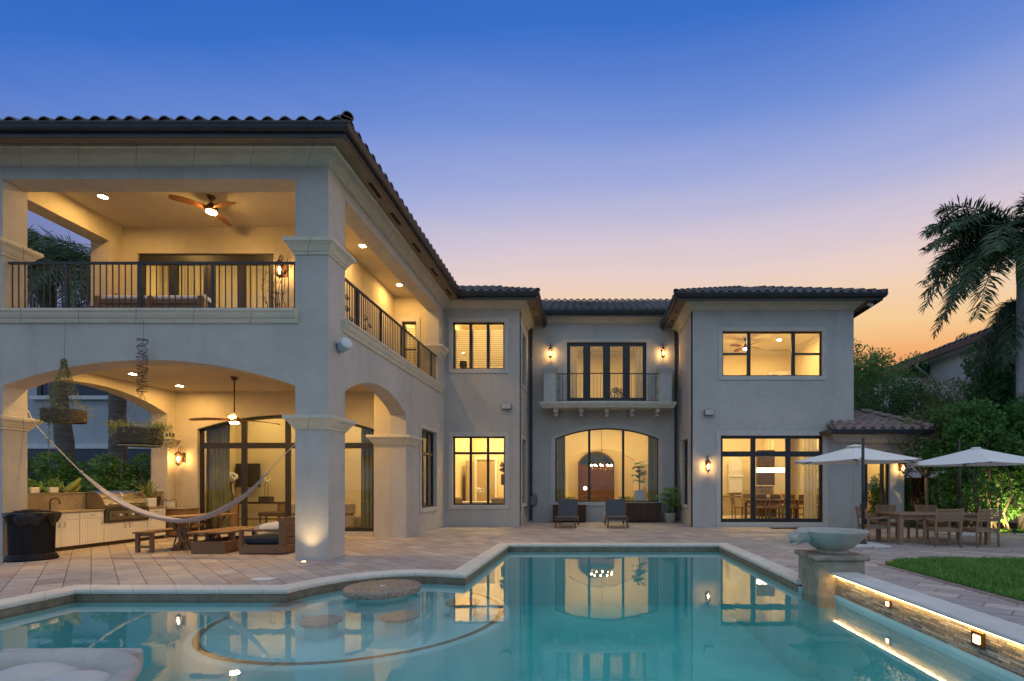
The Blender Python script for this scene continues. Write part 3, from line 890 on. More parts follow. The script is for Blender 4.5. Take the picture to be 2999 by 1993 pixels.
# ---------------- roofs
def roof(o, sd, td, slope, smin, smax, tmax, per=.317, course=.40, mat='tile', amp=.052, name='roof', cover=True):
    """S-tile roof plane. o: eave origin, sd: unit vector along the eave, td: horizontal unit vector up the slope"""
    m = MB(); o = Vector(o); sd = Vector(sd); td = Vector(td)
    rows = int(math.ceil(tmax / course)); np_ = 9
    def prof(s):
        ph = (s / per) % 1.0
        return amp * (1.25 * max(0.0, math.sin(PI * min(1, ph / .68))) ** .8 if ph < .68 else -.28 * math.sin(PI * (ph - .68) / .32))
    for j in range(rows):
        t0, t1 = j * course, min((j + 1) * course, tmax)
        if t1 - t0 < .02: continue
        s0, s1 = min(smin(t0), smin(t1)), max(smax(t0), smax(t1))
        k0, k1 = math.floor(s0 / per * np_), math.ceil(s1 / per * np_)
        ss = [k * per / np_ for k in range(k0, k1 + 1)]
        vs = []; jit = 0
        lo0, hi0, lo1, hi1 = smin(t0), smax(t0), smin(t1), smax(t1)
        for s in ss:
            a = min(max(s, lo0), hi0); b = min(max(s, lo1), hi1)
            sag = .006 * math.sin(s * 1.3 + j * 2.1) + .004 * math.sin(s * 19 + j * 5)
            pa = o + sd * a + td * (t0 - .02); za = t0 * slope + prof(a) + .030 + sag
            pb = o + sd * b + td * t1; zb = t1 * slope + prof(b) + .004 + sag
            vs += [(pa.x, pa.y, o.z + za), (pb.x, pb.y, o.z + zb), (pa.x, pa.y, o.z + za - (.030 if j else .024))]
        fs = []
        for i in range(len(ss) - 1):
            fs += [(i * 3, i * 3 + 3, i * 3 + 4, i * 3 + 1), (i * 3 + 2, i * 3 + 5, i * 3 + 3, i * 3)]
        m.add(vs, fs)
    if cover:   # the deck under the tiles
        q = [(smin(0), .02), (smax(0), .02), (smax(tmax), tmax), (smin(tmax), tmax)]
        vs = []
        for s, t_ in q:
            p = o + sd * s + td * t_
            vs.append((p.x, p.y, o.z + t_ * slope - .05))
        m.add(vs, [(0, 1, 2, 3)])
    ob = m.build(name, M[mat], house)
    # mortar bird-stops closing the eave tiles
    b = MB(); k0, k1 = math.floor(smin(0) / per * np_), math.ceil(smax(0) / per * np_)
    vs = []
    for k in range(k0, k1 + 1):
        s = min(max(k * per / np_, smin(0)), smax(0)); p = o + sd * s + td * .03
        vs += [(p.x, p.y, o.z - .06), (p.x, p.y, o.z + prof(s) + .012)]
    b.add(vs, [(i * 2, i * 2 + 2, i * 2 + 3, i * 2 + 1) for i in range(k1 - k0)])
    b.build('bird_stop', M['mortar'], ob)
    return ob

def hipcaps(parent, p0, p1, r=.10, L=.38, mat='tile'):
    p0, p1 = Vector(p0), Vector(p1); d = (p1 - p0); n = int(d.length / L); d.normalize()
    side = d.cross(Vector((0, 0, 1))).normalized(); up = side.cross(d)
    m = MB()
    for i in range(n):
        a = p0 + d * (i * L); b = p0 + d * (i * L + L * 1.12)
        vs = []
        for (c, rr, lift) in ((a, r * 1.12, .035), (b, r * .92, .0)):
            for k in range(9):
                t_ = PI * (k / 8.0) * 1.1 - .05 * PI
                vs.append(c + side * rr * math.cos(t_) + up * (rr * math.sin(t_) * .9 + lift))
        for c, rr, lift in ((a, r * .95, .03),):
            for k in range(9):
                t_ = PI * (k / 8.0) * 1.1 - .05 * PI
                vs.append(c + side * rr * math.cos(t_) + up * (rr * math.sin(t_) * .9 + lift))
        fs = [(k, k + 1, 10 + k, 9 + k) for k in range(8)] + [(18 + k, 19 + k, k + 1, k) for k in range(8)]
        if i == 0: fs.append(tuple(range(18, 27)))
        m.add(vs, fs, True)
    return m.build('ridge_cap', M[mat], parent)
S = .45
ez = 8.215
ea = .75
xe_, yf_ = XE + ea, YF - ea
r1_ = roof((0, yf_, ez), (1, 0, 0), (0, 1, 0), S, lambda t: -14.4 + t, lambda t: xe_ - t, 4.6)
r2_ = roof((xe_, 0, ez), (0, 1, 0), (-1, 0, 0), S, lambda t: yf_ + t, lambda t: 25, 4.6)
hipcaps(r1_, (xe_ + .01, yf_ - .01, ez + .045), (xe_ - 4.6, yf_ + 4.6, ez + 4.6 * S + .045), .09)
yb_, xb_ = YB - ea, XB + ea
SR_ = .435
r3_ = roof((0, yb_, ez), (1, 0, 0), (0, 1, 0), SR_, lambda t: xe_ - 3.5 , lambda t: xb_ - min(t, 1.9), 4.0)
r4_ = roof((xb_, 0, ez), (0, 1, 0), (-1, 0, 0), SR_, lambda t: yb_ + t, lambda t: 25, 2.2)
hipcaps(r3_, (xb_ - .01, yb_ + .01, ez + .02), (xb_ - 1.9, yb_ + 1.9, ez + 1.9 * SR_ + .02), .08)
r5_ = roof((0, YC - .60, ez + .34), (1, 0, 0), (0, 1, 0), S, lambda t: XB - 2, lambda t: XRL + 2, 4.9)
zr = ez - .11
xl_, xr_, yr_ = XRL - ea, XRR + ea, YR - ea
r6_ = roof((0, yr_, zr), (1, 0, 0), (0, 1, 0), SR_, lambda t: xl_ + t, lambda t: xr_ - t, 3.4)
r7_ = roof((xl_, 0, zr), (0, 1, 0), (1, 0, 0), SR_, lambda t: yr_ + t, lambda t: 25, 3.4)
r8_ = roof((xr_, 0, zr), (0, 1, 0), (-1, 0, 0), SR_, lambda t: yr_ + t, lambda t: 25, 3.4)
hipcaps(r6_, (xl_ + .01, yr_ + .01, zr + .02), (xl_ + 3.4, yr_ + 3.4, zr + 3.4 * SR_ + .02), .08)
hipcaps(r6_, (xr_ - .01, yr_ + .01, zr + .02), (xr_ - 3.4, yr_ + 3.4, zr + 3.4 * SR_ + .02), .08)
# pavilion roof: weathered brown tiles
px0, px1, py = X_(1922, 16.9), X_(2152, 16.9), 16.9
r9_ = roof((0, py + .03, 3.40), (1, 0, 0), (0, 1, 0), .40, lambda t: px0 + .05 + .35 * min(t, .9), lambda t: px1 - t * .55, 2.3, per=.33, course=.36, mat='tile_brown', amp=.06)
r10_ = roof((px1, 0, 3.40), (0, 1, 0), (-1, 0, 0), .73, lambda t: py + t * 1.8, lambda t: 22, 1.25, per=.33, course=.30, mat='tile_brown', amp=.06)
hipcaps(r9_, (px1, py, 3.46), (px1 - 1.25, py + 2.3, 3.40 + .98), mat='tile_brown')
pth = [(px0, 17.78), (px0, py + .1), (px1 - .1, py + .1), (px1 - .1, 22)]
MB().sweep(pth, [(0, 3.24), (.05, 3.24), (.085, 3.27), (.10, 3.33), (.115, 3.37), (.115, 3.395), (.1, 3.395), (.08, 3.36), (0, 3.36)]).build('gutter', M['gutter'], house)
MB().sweep(pth, [(-.55, 3.30), (0, 3.30), (0, 3.335), (-.55, 3.335)]).build('soffit', M['soffit'], house)
cx0, cx1 = X_(1940, 17.4), X_(2083, YP)
MB().sweep([(cx0, YR), (cx0, 17.62), (cx1, 17.62), (cx1, 22)], [(-.35, 3.02), (.01, 3.02), (.03, 3.05), (.10, 3.12), (.17, 3.21), (.23, 3.27), (.23, 3.298), (-.35, 3.298)]).build('cornice', M['surround'], house)

# ---------------- rooms behind the glass
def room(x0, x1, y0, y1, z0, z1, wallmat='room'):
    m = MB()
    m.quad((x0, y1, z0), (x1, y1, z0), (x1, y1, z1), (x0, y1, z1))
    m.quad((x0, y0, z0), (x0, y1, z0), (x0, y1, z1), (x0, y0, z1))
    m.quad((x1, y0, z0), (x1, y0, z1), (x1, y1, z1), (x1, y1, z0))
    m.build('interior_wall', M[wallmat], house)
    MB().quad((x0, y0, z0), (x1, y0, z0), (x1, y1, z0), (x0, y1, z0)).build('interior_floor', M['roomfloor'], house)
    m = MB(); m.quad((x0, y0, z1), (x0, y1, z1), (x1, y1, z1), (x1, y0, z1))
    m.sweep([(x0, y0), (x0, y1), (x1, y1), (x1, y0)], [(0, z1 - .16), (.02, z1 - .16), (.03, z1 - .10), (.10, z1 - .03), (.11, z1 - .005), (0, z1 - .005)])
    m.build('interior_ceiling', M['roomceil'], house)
room(-12.2, XE - .46, YBK + .26, 17.2, .085, 4.30)
room(XE + .02, XB - .27, YB + .26, 22.5, .08, 4.30)
room(-12.0, -7.04, YU + .21, 17.0, 4.955, 7.95)
room(XE + .02, XB - .27, YB + .26, 21.5, 4.96, 8.0)
room(-6.8, XE - .46, 17.72, 20, 4.96, 8.0)
room(XB + .02, XRL - .02, YC + .26, 27.5, .08, 4.75)
room(XB + .02, XRL - .02, YC + .26, 25, 4.955, 8.2)
room(XRL + .27, XRR - .27, YR + .26, 23.0, .15, 4.45)
room(XRL + .27, XRR - .27, YR + .26, 22.3, 4.9, 7.5)
room(XRR + .1, X_(2083, YP) - .26, YP + .26, 20.5, .07, 3.2)
# hall: inner arch and the arched mahogany front door
ha0, ha1 = X_(1310, 24.3), X_(1462, 24.3)
wall(south(24.3), [(XB + .03, .09), (ha0, .09)] + arc(ha0, ha1, 2.7, 3.25, 20) + [(ha1, .09), (XRL - .03, .09), (XRL - .03, 4.73), (XB + .03, 4.73)], [], .3, 'room', 'interior_wall')
fd0, fd1 = X_(1332, 27.4), X_(1415, 27.4)
out = [(fd0, .1), (fd1, .1)] + list(reversed(arc(fd0, fd1, 2.75, 3.35, 18)))
dm = MB(); dm.poly(out, [], lambda a, z: (a, 27.36, z), lambda a, z: (a, 27.44, z))
fdo = dm.build('front_door', M['redwood'], house)
m = MB()
for k in (0, 1):
    xa = fd0 + .12 + k * (fd1 - fd0) / 2; xb = fd0 + (k + 1) * (fd1 - fd0) / 2 - .12
    m.bbox(xa, xb, 27.32, 27.36, .35, 1.2, .03); m.bbox(xa, xb, 27.32, 27.36, 1.35, 2.4, .03)
m.build('door_panel', M['redwood'], fdo)
m = MB(); m.poly([(fd0 + .1, 2.62), (fd1 - .1, 2.62)] + list(reversed(arc(fd0 + .1, fd1 - .1, 2.75, 3.25, 14))), [], lambda a, z: (a, 27.33, z), lambda a, z: (a, 27.35, z))
m.build('fanlight', M['neigh_glass'], fdo)
# an interior door and passage seen through the bump-out window
da, db = X_(1098, 22.4), X_(1140, 22.4)
MB().box(da, db, 22.43, 22.48, .08, 2.55).build('interior_door', M['tan'], house)
m = MB(); m.box(da - .1, da, 22.40, 22.49, .08, 2.65); m.box(db, db + .1, 22.40, 22.49, .08, 2.65); m.box(da - .1, db + .1, 22.40, 22.49, 2.65, 2.75)
m.build('door_casing', M['roomtrim'], house)
MB().box(-4.98, -4.9, 20.2, 21.2, .08, 2.5).build('interior_door', M['tan'], house)
MB().box(X_(1771, 22.2), X_(1820, 22.2), 22.23, 22.28, 4.9, 6.55).build('interior_door', M['roomtrim'], house)
# ceiling beams in the dining room
m = MB()
for y in (18.9, 20.4, 21.9): m.box(XRL + .3, 6.5, y, y + .22, 4.1, 4.44)
m.build('ceiling_beam', M['roomceil'], house)
# partition wall between kitchen and dining room
m = MB(); m.box(X_(1775, 22), X_(1800, 22), 21.6, 23.0, .15, 4.44); m.build('interior_wall', M['room'], house)
# ================================================================ POOL, PATIO, GROUND
WZ = -0.135
def carc(cx, cy, r, a0, a1, n):
    return [(cx + r * math.cos(a0 + (a1 - a0) * i / n), cy + r * math.sin(a0 + (a1 - a0) * i / n)) for i in range(n + 1)]
# bay arc through the three measured points
def circ3(a, b, c):
    ax, ay = a; bx, by = b; cx, cy = c
    d = 2 * (ax * (by - cy) + bx * (cy - ay) + cx * (ay - by))
    ux = ((ax * ax + ay * ay) * (by - cy) + (bx * bx + by * by) * (cy - ay) + (cx * cx + cy * cy) * (ay - by)) / d
    uy = ((ax * ax + ay * ay) * (cx - bx) + (bx * bx + by * by) * (ax - cx) + (cx * cx + cy * cy) * (bx - ax)) / d
    return ux, uy, math.hypot(ax - ux, ay - uy)
bay = [(-4.29, 7.07), (-4.20, 7.40), (-4.05, 7.72), (-3.84, 8.00), (-3.58, 8.22), (-3.28, 8.37), (-2.96, 8.43), (-2.50, 8.38), (-2.05, 8.25)]
west_edge = [(-7.3, 2.0), (-7.3, 7.07)] + bay + [(-2.0, 12.42), (3.27, 12.42), (3.27, 7.74)]
outline = west_edge + [(3.57, 7.74), (3.57, 2.0)]
# coping runs with the water on its right: offset to the left (negative) is the deck side
cop = [(-.0, -.05), (.028, -.04), (.035, -.015), (.03, .012), (.01, .028), (-.27, .028), (-.27, -.05)]
struct('pool_coping', MB().sweep(west_edge, cop), M['coping'])
struct('waterline_stone', MB().sweep(west_edge, [(-.001, -.17), (.012, -.17), (.012, -.051), (-.001, -.051)]), M['bandtile'])
s = MB()
n = len(outline)
for i in range(n):
    a, b = outline[i], outline[(i + 1) % n]
    s.quad((*a, -.08), (*b, -.08), (*b, -1.55), (*a, -1.55))
s.sheet(outline, [], -1.5)
struct('pool_shell', s, M['plaster'])
w = MB()
tmp = MB().sweep(outline, [(-.03, 0), (-.0301, -.001)], closed=True)
ins = [(tmp.v[i][0], tmp.v[i][1]) for i in range(0, len(tmp.v), 2)]
w.sheet(ins, [], WZ)
w.add([(*p, -1.60) for p in ins], [tuple(reversed(t)) for t in tessellate_polygon([[Vector((a, b, 0)) for a, b in ins]])])
for i in range(n):
    a, b = ins[i], ins[(i + 1) % n]
    w.quad((*a, WZ), (*a, -1.60), (*b, -1.60), (*b, WZ))
struct('water', w, M['water'])

# round sun shelf under water, its tiled rim
SX, SY, SR = -3.2, 7.15, 2.05
def in_pool(x, y): return True
m = MB()
shelf_z = -.385
full = [(SX + SR * math.cos(2 * PI * i / 96), SY + SR * math.sin(2 * PI * i / 96)) for i in range(96)]
m.lathe([(SR, -1.499), (SR, shelf_z - .03), (SR - .03, shelf_z), (0.001, shelf_z)], (SX, SY, 0), 96)
struct('sun_shelf', m, M['plaster'])
m = MB(); vs = []; fs = []
for i in range(120):
    t = 2 * PI * i / 120
    for r in (SR - .17, SR - .09):
        vs.append((SX + r * math.cos(t), SY + r * math.sin(t), shelf_z + .005))
for i in range(120):
    j = (i + 1) % 120
    fs.append((i * 2, i * 2 + 1, j * 2 + 1, j * 2))
m.add(vs, fs)
struct('shelf_rim_mosaic', m, M['pebbledash'])

# patio paving with a hole for the pool; garden ground with a hole for the patio
hole = []
P = [Vector(p) for p in outline]
# offset outwards a little so that the paving runs under the coping
tmp = MB().sweep(outline, [(-.04, 0), (-.0401, -.001)], closed=True)
hole = [(tmp.v[i][0], tmp.v[i][1]) for i in range(0, len(tmp.v), 2)]
pat = [(-14.6, -4), (5.55, -4), (5.55, 9.4), (6.1, 9.95), (7.2, 10.2), (9.0, 9.95), (16.5, 9.4), (16.5, 14.2), (13.2, 15.6), (11.6, 16.3), (11.2, 17.9), (11.2, 24), (-14.6, 24)]
struct('patio', MB().sheet(pat, [hole], 0.0), M['paver'])
gp = [(a, b) for a, b in pat]
struct('ground', MB().sheet([(-300, -120), (300, -120), (300, 400), (-300, 400)], [[(-14.4, -3.8), (5.6, -3.8), (5.6, 9.3), (16.4, 9.3), (16.4, 14.1), (11.15, 16.2), (11.1, 23.9), (-14.4, 23.9)]], -.03), M['ground'])
# lawn: soil sheet and thousands of blades
lawn = [(5.57, -4), (15.5, -4), (15.5, 9.3), (9.0, 9.90), (7.2, 10.14), (6.15, 9.9), (5.57, 9.36)]
struct('lawn', MB().sheet(lawn, [], .006), M['grass_soil'])
g = MB()
r_ = random.Random(3)
def inside(p, poly):
    c = False; x, y = p; j = len(poly) - 1
    for i in range(len(poly)):
        if (poly[i][1] > y) != (poly[j][1] > y) and x < (poly[j][0] - poly[i][0]) * (y - poly[i][1]) / (poly[j][1] - poly[i][1]) + poly[i][0]: c = not c
        j = i
    return c
V_, F_ = [], []
def blades(n, x0, x1, y0, y1, poly, hh, wd):
    k = 0
    while k < n:
        x, y = r_.uniform(x0, x1), r_.uniform(y0, y1)
        if not inside((x, y), poly): continue
        k += 1
        a = r_.uniform(0, 2 * PI); h = hh * r_.uniform(.55, 1.2); w = wd * r_.uniform(.7, 1.2)
        dx, dy = math.cos(a), math.sin(a); ln = r_.uniform(.1, .8) * h
        o = len(V_)
        V_.extend([(x - dy * w, y + dx * w, .004), (x + dy * w, y - dx * w, .004), (x + dx * ln * .35 + dy * w * .8, y + dy * ln * .35 - dx * w * .8, h * .6), (x + dx * ln * .35 - dy * w * .8, y + dy * ln * .35 + dx * w * .8, h * .6), (x + dx * ln, y + dy * ln, h)])
        F_.extend([(o, o + 1, o + 2, o + 3), (o + 3, o + 2, o + 4)])
blades(52000, 5.57, 10.5, 5.0, 10.14, lawn, .075, .0045)
blades(7000, 5.57, 6.6, 3.5, 5.0, lawn, .075, .0045)
blades(6000, 10.5, 15, 6, 10, lawn, .08, .007)
g.add(V_, F_)
tag(g.build('grass', M['grass']), kind='stuff')
m = MB()   # brick edging of the lawn
for i in range(66):
    y = 9.25 - i * .15
    m.bbox(5.44, 5.555, y, y + .14, -.02, .012, .006)
struct('lawn_edging', m, M['tile_brown'])
# strip of lawn along the hedge
m = MB(); strip = [(11.7, 16.35), (13.3, 15.65), (16.6, 14.25), (18, 14.2), (18, 16.5), (11.7, 16.5)]
struct('lawn_strip', m.sheet(strip, [], .008), M['grass_soil'])
V_, F_ = [], []
blades(9000, 11.7, 16.6, 14.2, 16.5, strip, .07, .008)
tag(MB().add(V_, F_).build('grass', M['grass']), kind='stuff')

# ================================================================ SPILL WALL, PEDESTALS, BOWLS
sw = thing('spillway_wall', 'low pool wall faced with stacked slate under a lit white stone cap', 'wall', (3.7, 5, 0))
m = MB(); m.box(3.585, 3.84, 2.0, 7.195, -.28, .185); m.build('slate_face', M['slate'], sw)
m = MB().sweep([(3.53, 2.0), (3.53, 7.30), (3.90, 7.30), (3.90, 2.0)], [(0, .196), (-.008, .20), (-.014, .218), (-.008, .236), (.012, .242), (.012, .196)])
m = MB(); m.bbox(3.52, 3.90, 2.0, 7.196, .198, .242, .014); m.build('cap', M['capstone'], sw)
m = MB(); m.box(3.545, 3.578, 2.0, 7.18, .187, .194); m.build('led_strip', M['e_led'], sw)
for (y, s) in ((5.92, .05), (4.56, .075)):
    m = MB(); m.bbox(3.565, 3.60, y - s, y + s, .085 - s, .085 + s, .006); fx = m.build('light_fixture', M['copper'], sw)
    m = MB(); m.box(3.560, 3.5645, y - s * .5, y + s * .5, .085 - s * .5, .085 + s * .5); m.build('lens', M['e_wall'], fx)

def pedestal(x0, x1, y0, y1, label, z0=-.28):
    t = thing('pedestal', label, 'pedestal', ((x0 + x1) / 2, (y0 + y1) / 2, z0))
    m = MB(); m.bbox(x0 + .004, x1 - .006, y0, y1, z0, .40, .012); m.build('body', M['pedestal'], t)
    m = MB(); m.bbox(x0 - .05, x1 + .06, y0 - .05, y1 + .06, .402, .475, .022); m.build('top_slab', M['pedestal'], t)
    return t
pedestal(3.325, 4.02, 7.20, 7.88, 'square granite pedestal at the end of the slate pool wall')
pedestal(-2.36, -1.68, 1.12, 1.78, 'granite pedestal under the white pebble bowl in the near corner', -.3)

def bowl(loc, label, mat, spout_a, pebbles=False, R_=.52, h=.36, spw=.17, spout=True, prof=None):
    t = thing('water_bowl', label, 'fountain bowl', loc)
    n = 72
    prof = prof or [(.20, 0), (.225, .012), (.21, .035), (.225, .055), (.30, .10), (.40, .20), (.475, .29), (.515, .345), (.52, .36), (.505, .368), (.47, .345), (.42, .28), (.33, .19), (.2, .14), (.001, .125)]
    k = R_ / .52
    m = MB(); vs = []; fs = []
    for (r, z) in prof:
        for i in range(n):
            a = 2 * PI * i / n
            da = (a - spout_a + PI) % (2 * PI) - PI
            zz = z * h / .36
            if spout and abs(da) < spw / R_ and zz > h * .80 : zz = h * .80
            vs.append((r * k * math.cos(a), r * k * math.sin(a), zz))
    for i in range(len(prof) - 1):
        for j in range(n):
            j2 = (j + 1) % n
            fs.append((i * n + j, i * n + j2, (i + 1) * n + j2, (i + 1) * n + j))
    m.add(vs, fs, True)
    m.build('basin', mat, t, local=True)
    if not spout: return t
    c, s_ = math.cos(spout_a), math.sin(spout_a)
    mp = lambda a, b, z: (c * a - s_ * b, s_ * a + c * b, z)
    m = MB()
    # spout: trough with a drooping lip
    zs = [h * .80, h * .80, h * .77, h * .68]; xs = [R_ * .86, R_ * 1.05, R_ * 1.2, R_ * 1.27]
    for i in range(3):
        for (b0, b1, lift0, lift1) in ((-spw, -spw * .72, .06, .0), (-spw * .72, spw * .72, 0, 0), (spw * .72, spw, .0, .06)):
            q = [(xs[i], b0, zs[i] + lift0), (xs[i + 1], b0 * .95, zs[i + 1] + lift0 * .8), (xs[i + 1], b1 * .95, zs[i + 1] + lift1 * .8), (xs[i], b1, zs[i] + lift1)]
            lo = [(a, b, z - .045 - max(lift0, lift1) * (1 if (lift0 or lift1) else 0)) for a, b, z in q]
            vs = [mp(*p) for p in q + lo]
            m.add(vs, [(0, 1, 2, 3), (7, 6, 5, 4), (0, 4, 5, 1), (2, 6, 7, 3), (1, 5, 6, 2), (0, 3, 7, 4)])
    m.build('spout', mat, t, local=True)
    MB().lathe([(.001, h * .70), (R_ * .80, h * .70)], n=32).build('water_fill', M['water'] if False else M['bandtile'], t, local=True)
    return t
bowl((3.70, 7.54, .475), 'pale concrete water bowl with spout on the granite pedestal by the lawn', M['bowl'], PI + .15, R_=.50, h=.34, spw=.13)
nb = bowl((-2.02, 1.45, .475), 'white concrete bowl holding large pebbles at the near left corner', M['bowlwhite'], R(78), R_=.53, h=.37, spout=False, prof=[(.20, 0), (.225, .012), (.21, .035), (.225, .055), (.30, .10), (.40, .20), (.475, .29), (.515, .335), (.525, .35), (.52, .365), (.505, .372), (.48, .372), (.45, .36), (.43, .34), (.40, .27), (.37, .22), (.30, .205), (.001, .20)])
m = MB(); m.bbox(-1.965, -1.78, 1.955, 2.0, .765, .848, .012); m.build('rim_plate', M['bowlwhite'], nb)
m = MB(); m.bbox(-2.32, -2.10, 1.945, 1.99, .770, .850, .012); m.build('rim_plate', M['bowlwhite'], nb)
pr = random.Random(11)
for i, (x, y, z, r) in enumerate([(-1.95, 1.74, .785, .10), (-1.73, 1.68, .785, .095), (-1.83, 1.56, .76, .10), (-2.12, 1.66, .77, .10), (-2.0, 1.45, .745, .11), (-2.22, 1.42, .76, .10), (-1.78, 1.35, .75, .095), (-2.05, 1.22, .76, .10)]):
    o = MB().ball((0, 0, 0), r, 20, 14, 1.35, .85, .78).build('pebble', M['pebble'])
    o.location = (x, y, z + .01); o.rotation_euler = (pr.uniform(-.35, .35), pr.uniform(-.35, .35), pr.uniform(-.4, .6))
    tag(o, 'smooth white egg shaped pebble in the white bowl', 'pebble', 'pebbles in the white bowl')

# ================================================================ SWIM-UP TABLE AND STOOLS
t = thing('pool_table', 'round pebble topped table standing in the shallow shelf of the pool', 'table', (-3.05, 7.38, shelf_z))
MB().lathe([(.36, 0), (.36, .29)], (-3.05, 7.38, shelf_z), 48).build('base', M['plaster'], t)
MB().lathe([(.50, .291), (.53, .30), (.535, .315), (.535, .375), (.525, .388), (.001, .39)], (-3.05, 7.38, shelf_z), 64).build('tabletop', M['pebbledash'], t)
MB().lathe([(.001, .3905), (.04, .3905), (.042, .391), (.035, .397), (.001, .398)], (-3.05, 7.38, shelf_z), 20).build('umbrella_hole_cover', M['whiteplastic'], t)
for (x, y, l) in ((-3.33, 6.2, 'left of the two near round stools in front of the pool table'), (-2.43, 6.42, 'right of the two near round stools in front of the pool table'),
                  (-1.82, 7.2, 'submerged round stool to the right of the pool table'), (-4.2, 6.95, 'submerged round stool to the left of the pool table')):
    t = thing('pool_stool', l, 'stool', (x, y, shelf_z), 0, 'stools round the pool table')
    MB().lathe([(.185, 0), (.185, .165)], n=36).build('base', M['plaster'], t, local=True)
    MB().lathe([(.225, .166), (.24, .175), (.24, .198), (.22, .210), (.001, .211)], n=40).build('seat', M['stooltop'], t, local=True)

# skimmer lid and in-ground lights
m = MB(); x, y, _ = at(607, 1337, 7.9); m.bbox(x - .16, x + .16, y - .11, y + .11, .001, .012, .004)
tag(m.build('skimmer_lid', M['whiteplastic']), 'white skimmer lid flush in the paving near the pool bend', 'lid')
ul = thing('ground_light', 'small lit uplight set in the paving before the near column', 'light', (-5.53, 9.66, 0))
MB().lathe([(.055, .001), (.06, .012), (.045, .014)], (-5.53, 9.66, 0), 20).build('rim', M['bronze'], ul)
MB().lathe([(.001, .016), (.042, .015)], (-5.53, 9.66, 0), 16).build('lens', M['e_up'], ul)
l = bpy.data.lights.new('column uplight', 'SPOT'); l.energy = 46; l.color = (1, .70, .32); l.spot_size = R(88); l.spot_blend = 1.0; l.shadow_soft_size = .04
o = bpy.data.objects.new('lamp', l); C.objects.link(o); o.parent = ul; o.location = (0, 0, .03); o.rotation_euler = (R(180 - 9), 0, 0)

# ================================================================ LIGHT FITTINGS
def downlight(x, y, z, label, group, r=.085, mat='e_down'):
    t = thing('recessed_light', label, 'ceiling light', (x, y, z), 0, group)
    MB().lathe([(r, 0), (r * 1.28, -.004), (r * 1.3, -.012), (r, -.015)], n=24).build('trim_ring', M['roomtrim'], t, local=True)
    MB().lathe([(.001, -.010), (r * .98, -.009)], n=20).build('lens', M[mat], t, local=True)
    return t
ZT, ZP = 8.149, 4.319
downlight(X_(237, 11.45), 11.45, ZT, 'recessed light in the upper terrace ceiling left of the wooden fan', 'terrace downlights')
downlight(X_(835, 13.8), 13.8, ZT, 'nearer recessed light over the upper side walkway', 'terrace downlights')
downlight(X_(920, 16.5), 16.5, ZT, 'farther recessed light over the upper side walkway', 'terrace downlights')
downlight(-6.27, 11.3, ZT, 'recessed light hidden behind the near column on the terrace', 'terrace downlights')
downlight(X_(306, 12.6), 12.6, ZP, 'recessed porch light just above the hanging basket', 'porch downlights')
downlight(X_(414, 14.1), 14.1, ZP, 'recessed porch light nearest the corner lantern', 'porch downlights')
for x, y in ((-11.3, 10.9), (-8.9, 10.75), (-6.6, 10.9), (-6.4, 13.2)):  # unseen lights added to brighten the porch evenly
    downlight(x, y, ZP, 'recessed fill light added out of sight above the front arch', 'added unseen porch fill lights')
def roomlights(spots, z, label, r=.085, mat='e_room'):
    for x, y in spots: downlight(x, y, z - .002, label, label + ' group', r, mat)
roomlights([(-11, 16.2), (-9, 16.2), (-7, 16.2), (-5.95, 16.5)], 4.30, 'recessed light in the room behind the porch doors', mat='e_room_soft')  # last spot added to brighten the corner behind the side window
roomlights([(-4.4, 19.2), (-3.4, 19.2), (-4.4, 21.3), (-3.4, 21.3)], 4.30, 'recessed light in the bump-out lower room')
roomlights([(-10.5, 14.6), (-8.4, 14.6)], 7.95, 'recessed light in the bedroom behind the terrace')
roomlights([(-4.4, 19.6), (-3.4, 19.6)], 8.0, 'recessed light behind the upper shutters')
roomlights([(-6.2, 18.6)], 8.0, 'recessed light in the room at the walkway end')
roomlights([(-1.2, 22.3), (.6, 22.3), (2.4, 22.3), (-.9, 25.9), (2.0, 25.9)], 4.75, 'recessed light in the tall entrance hall')
roomlights([(-.6, 22.6), (1.9, 22.6)], 8.2, 'recessed light in the room behind the balcony')
roomlights([(5.2, 18.9 + .6), (7.4, 19.4), (8.6, 19.4), (5.2, 22.3), (7.2, 21.4)], 4.45, 'recessed light in the dining room')
roomlights([(X_(1795, 20.5), 20.5), (5.2, 20.5), (8.4, 19.2)], 7.5, 'recessed light in the upper right bedroom')
roomlights([(10.4, 19.2)], 3.2, 'recessed light in the end pavilion', mat='e_room_soft')

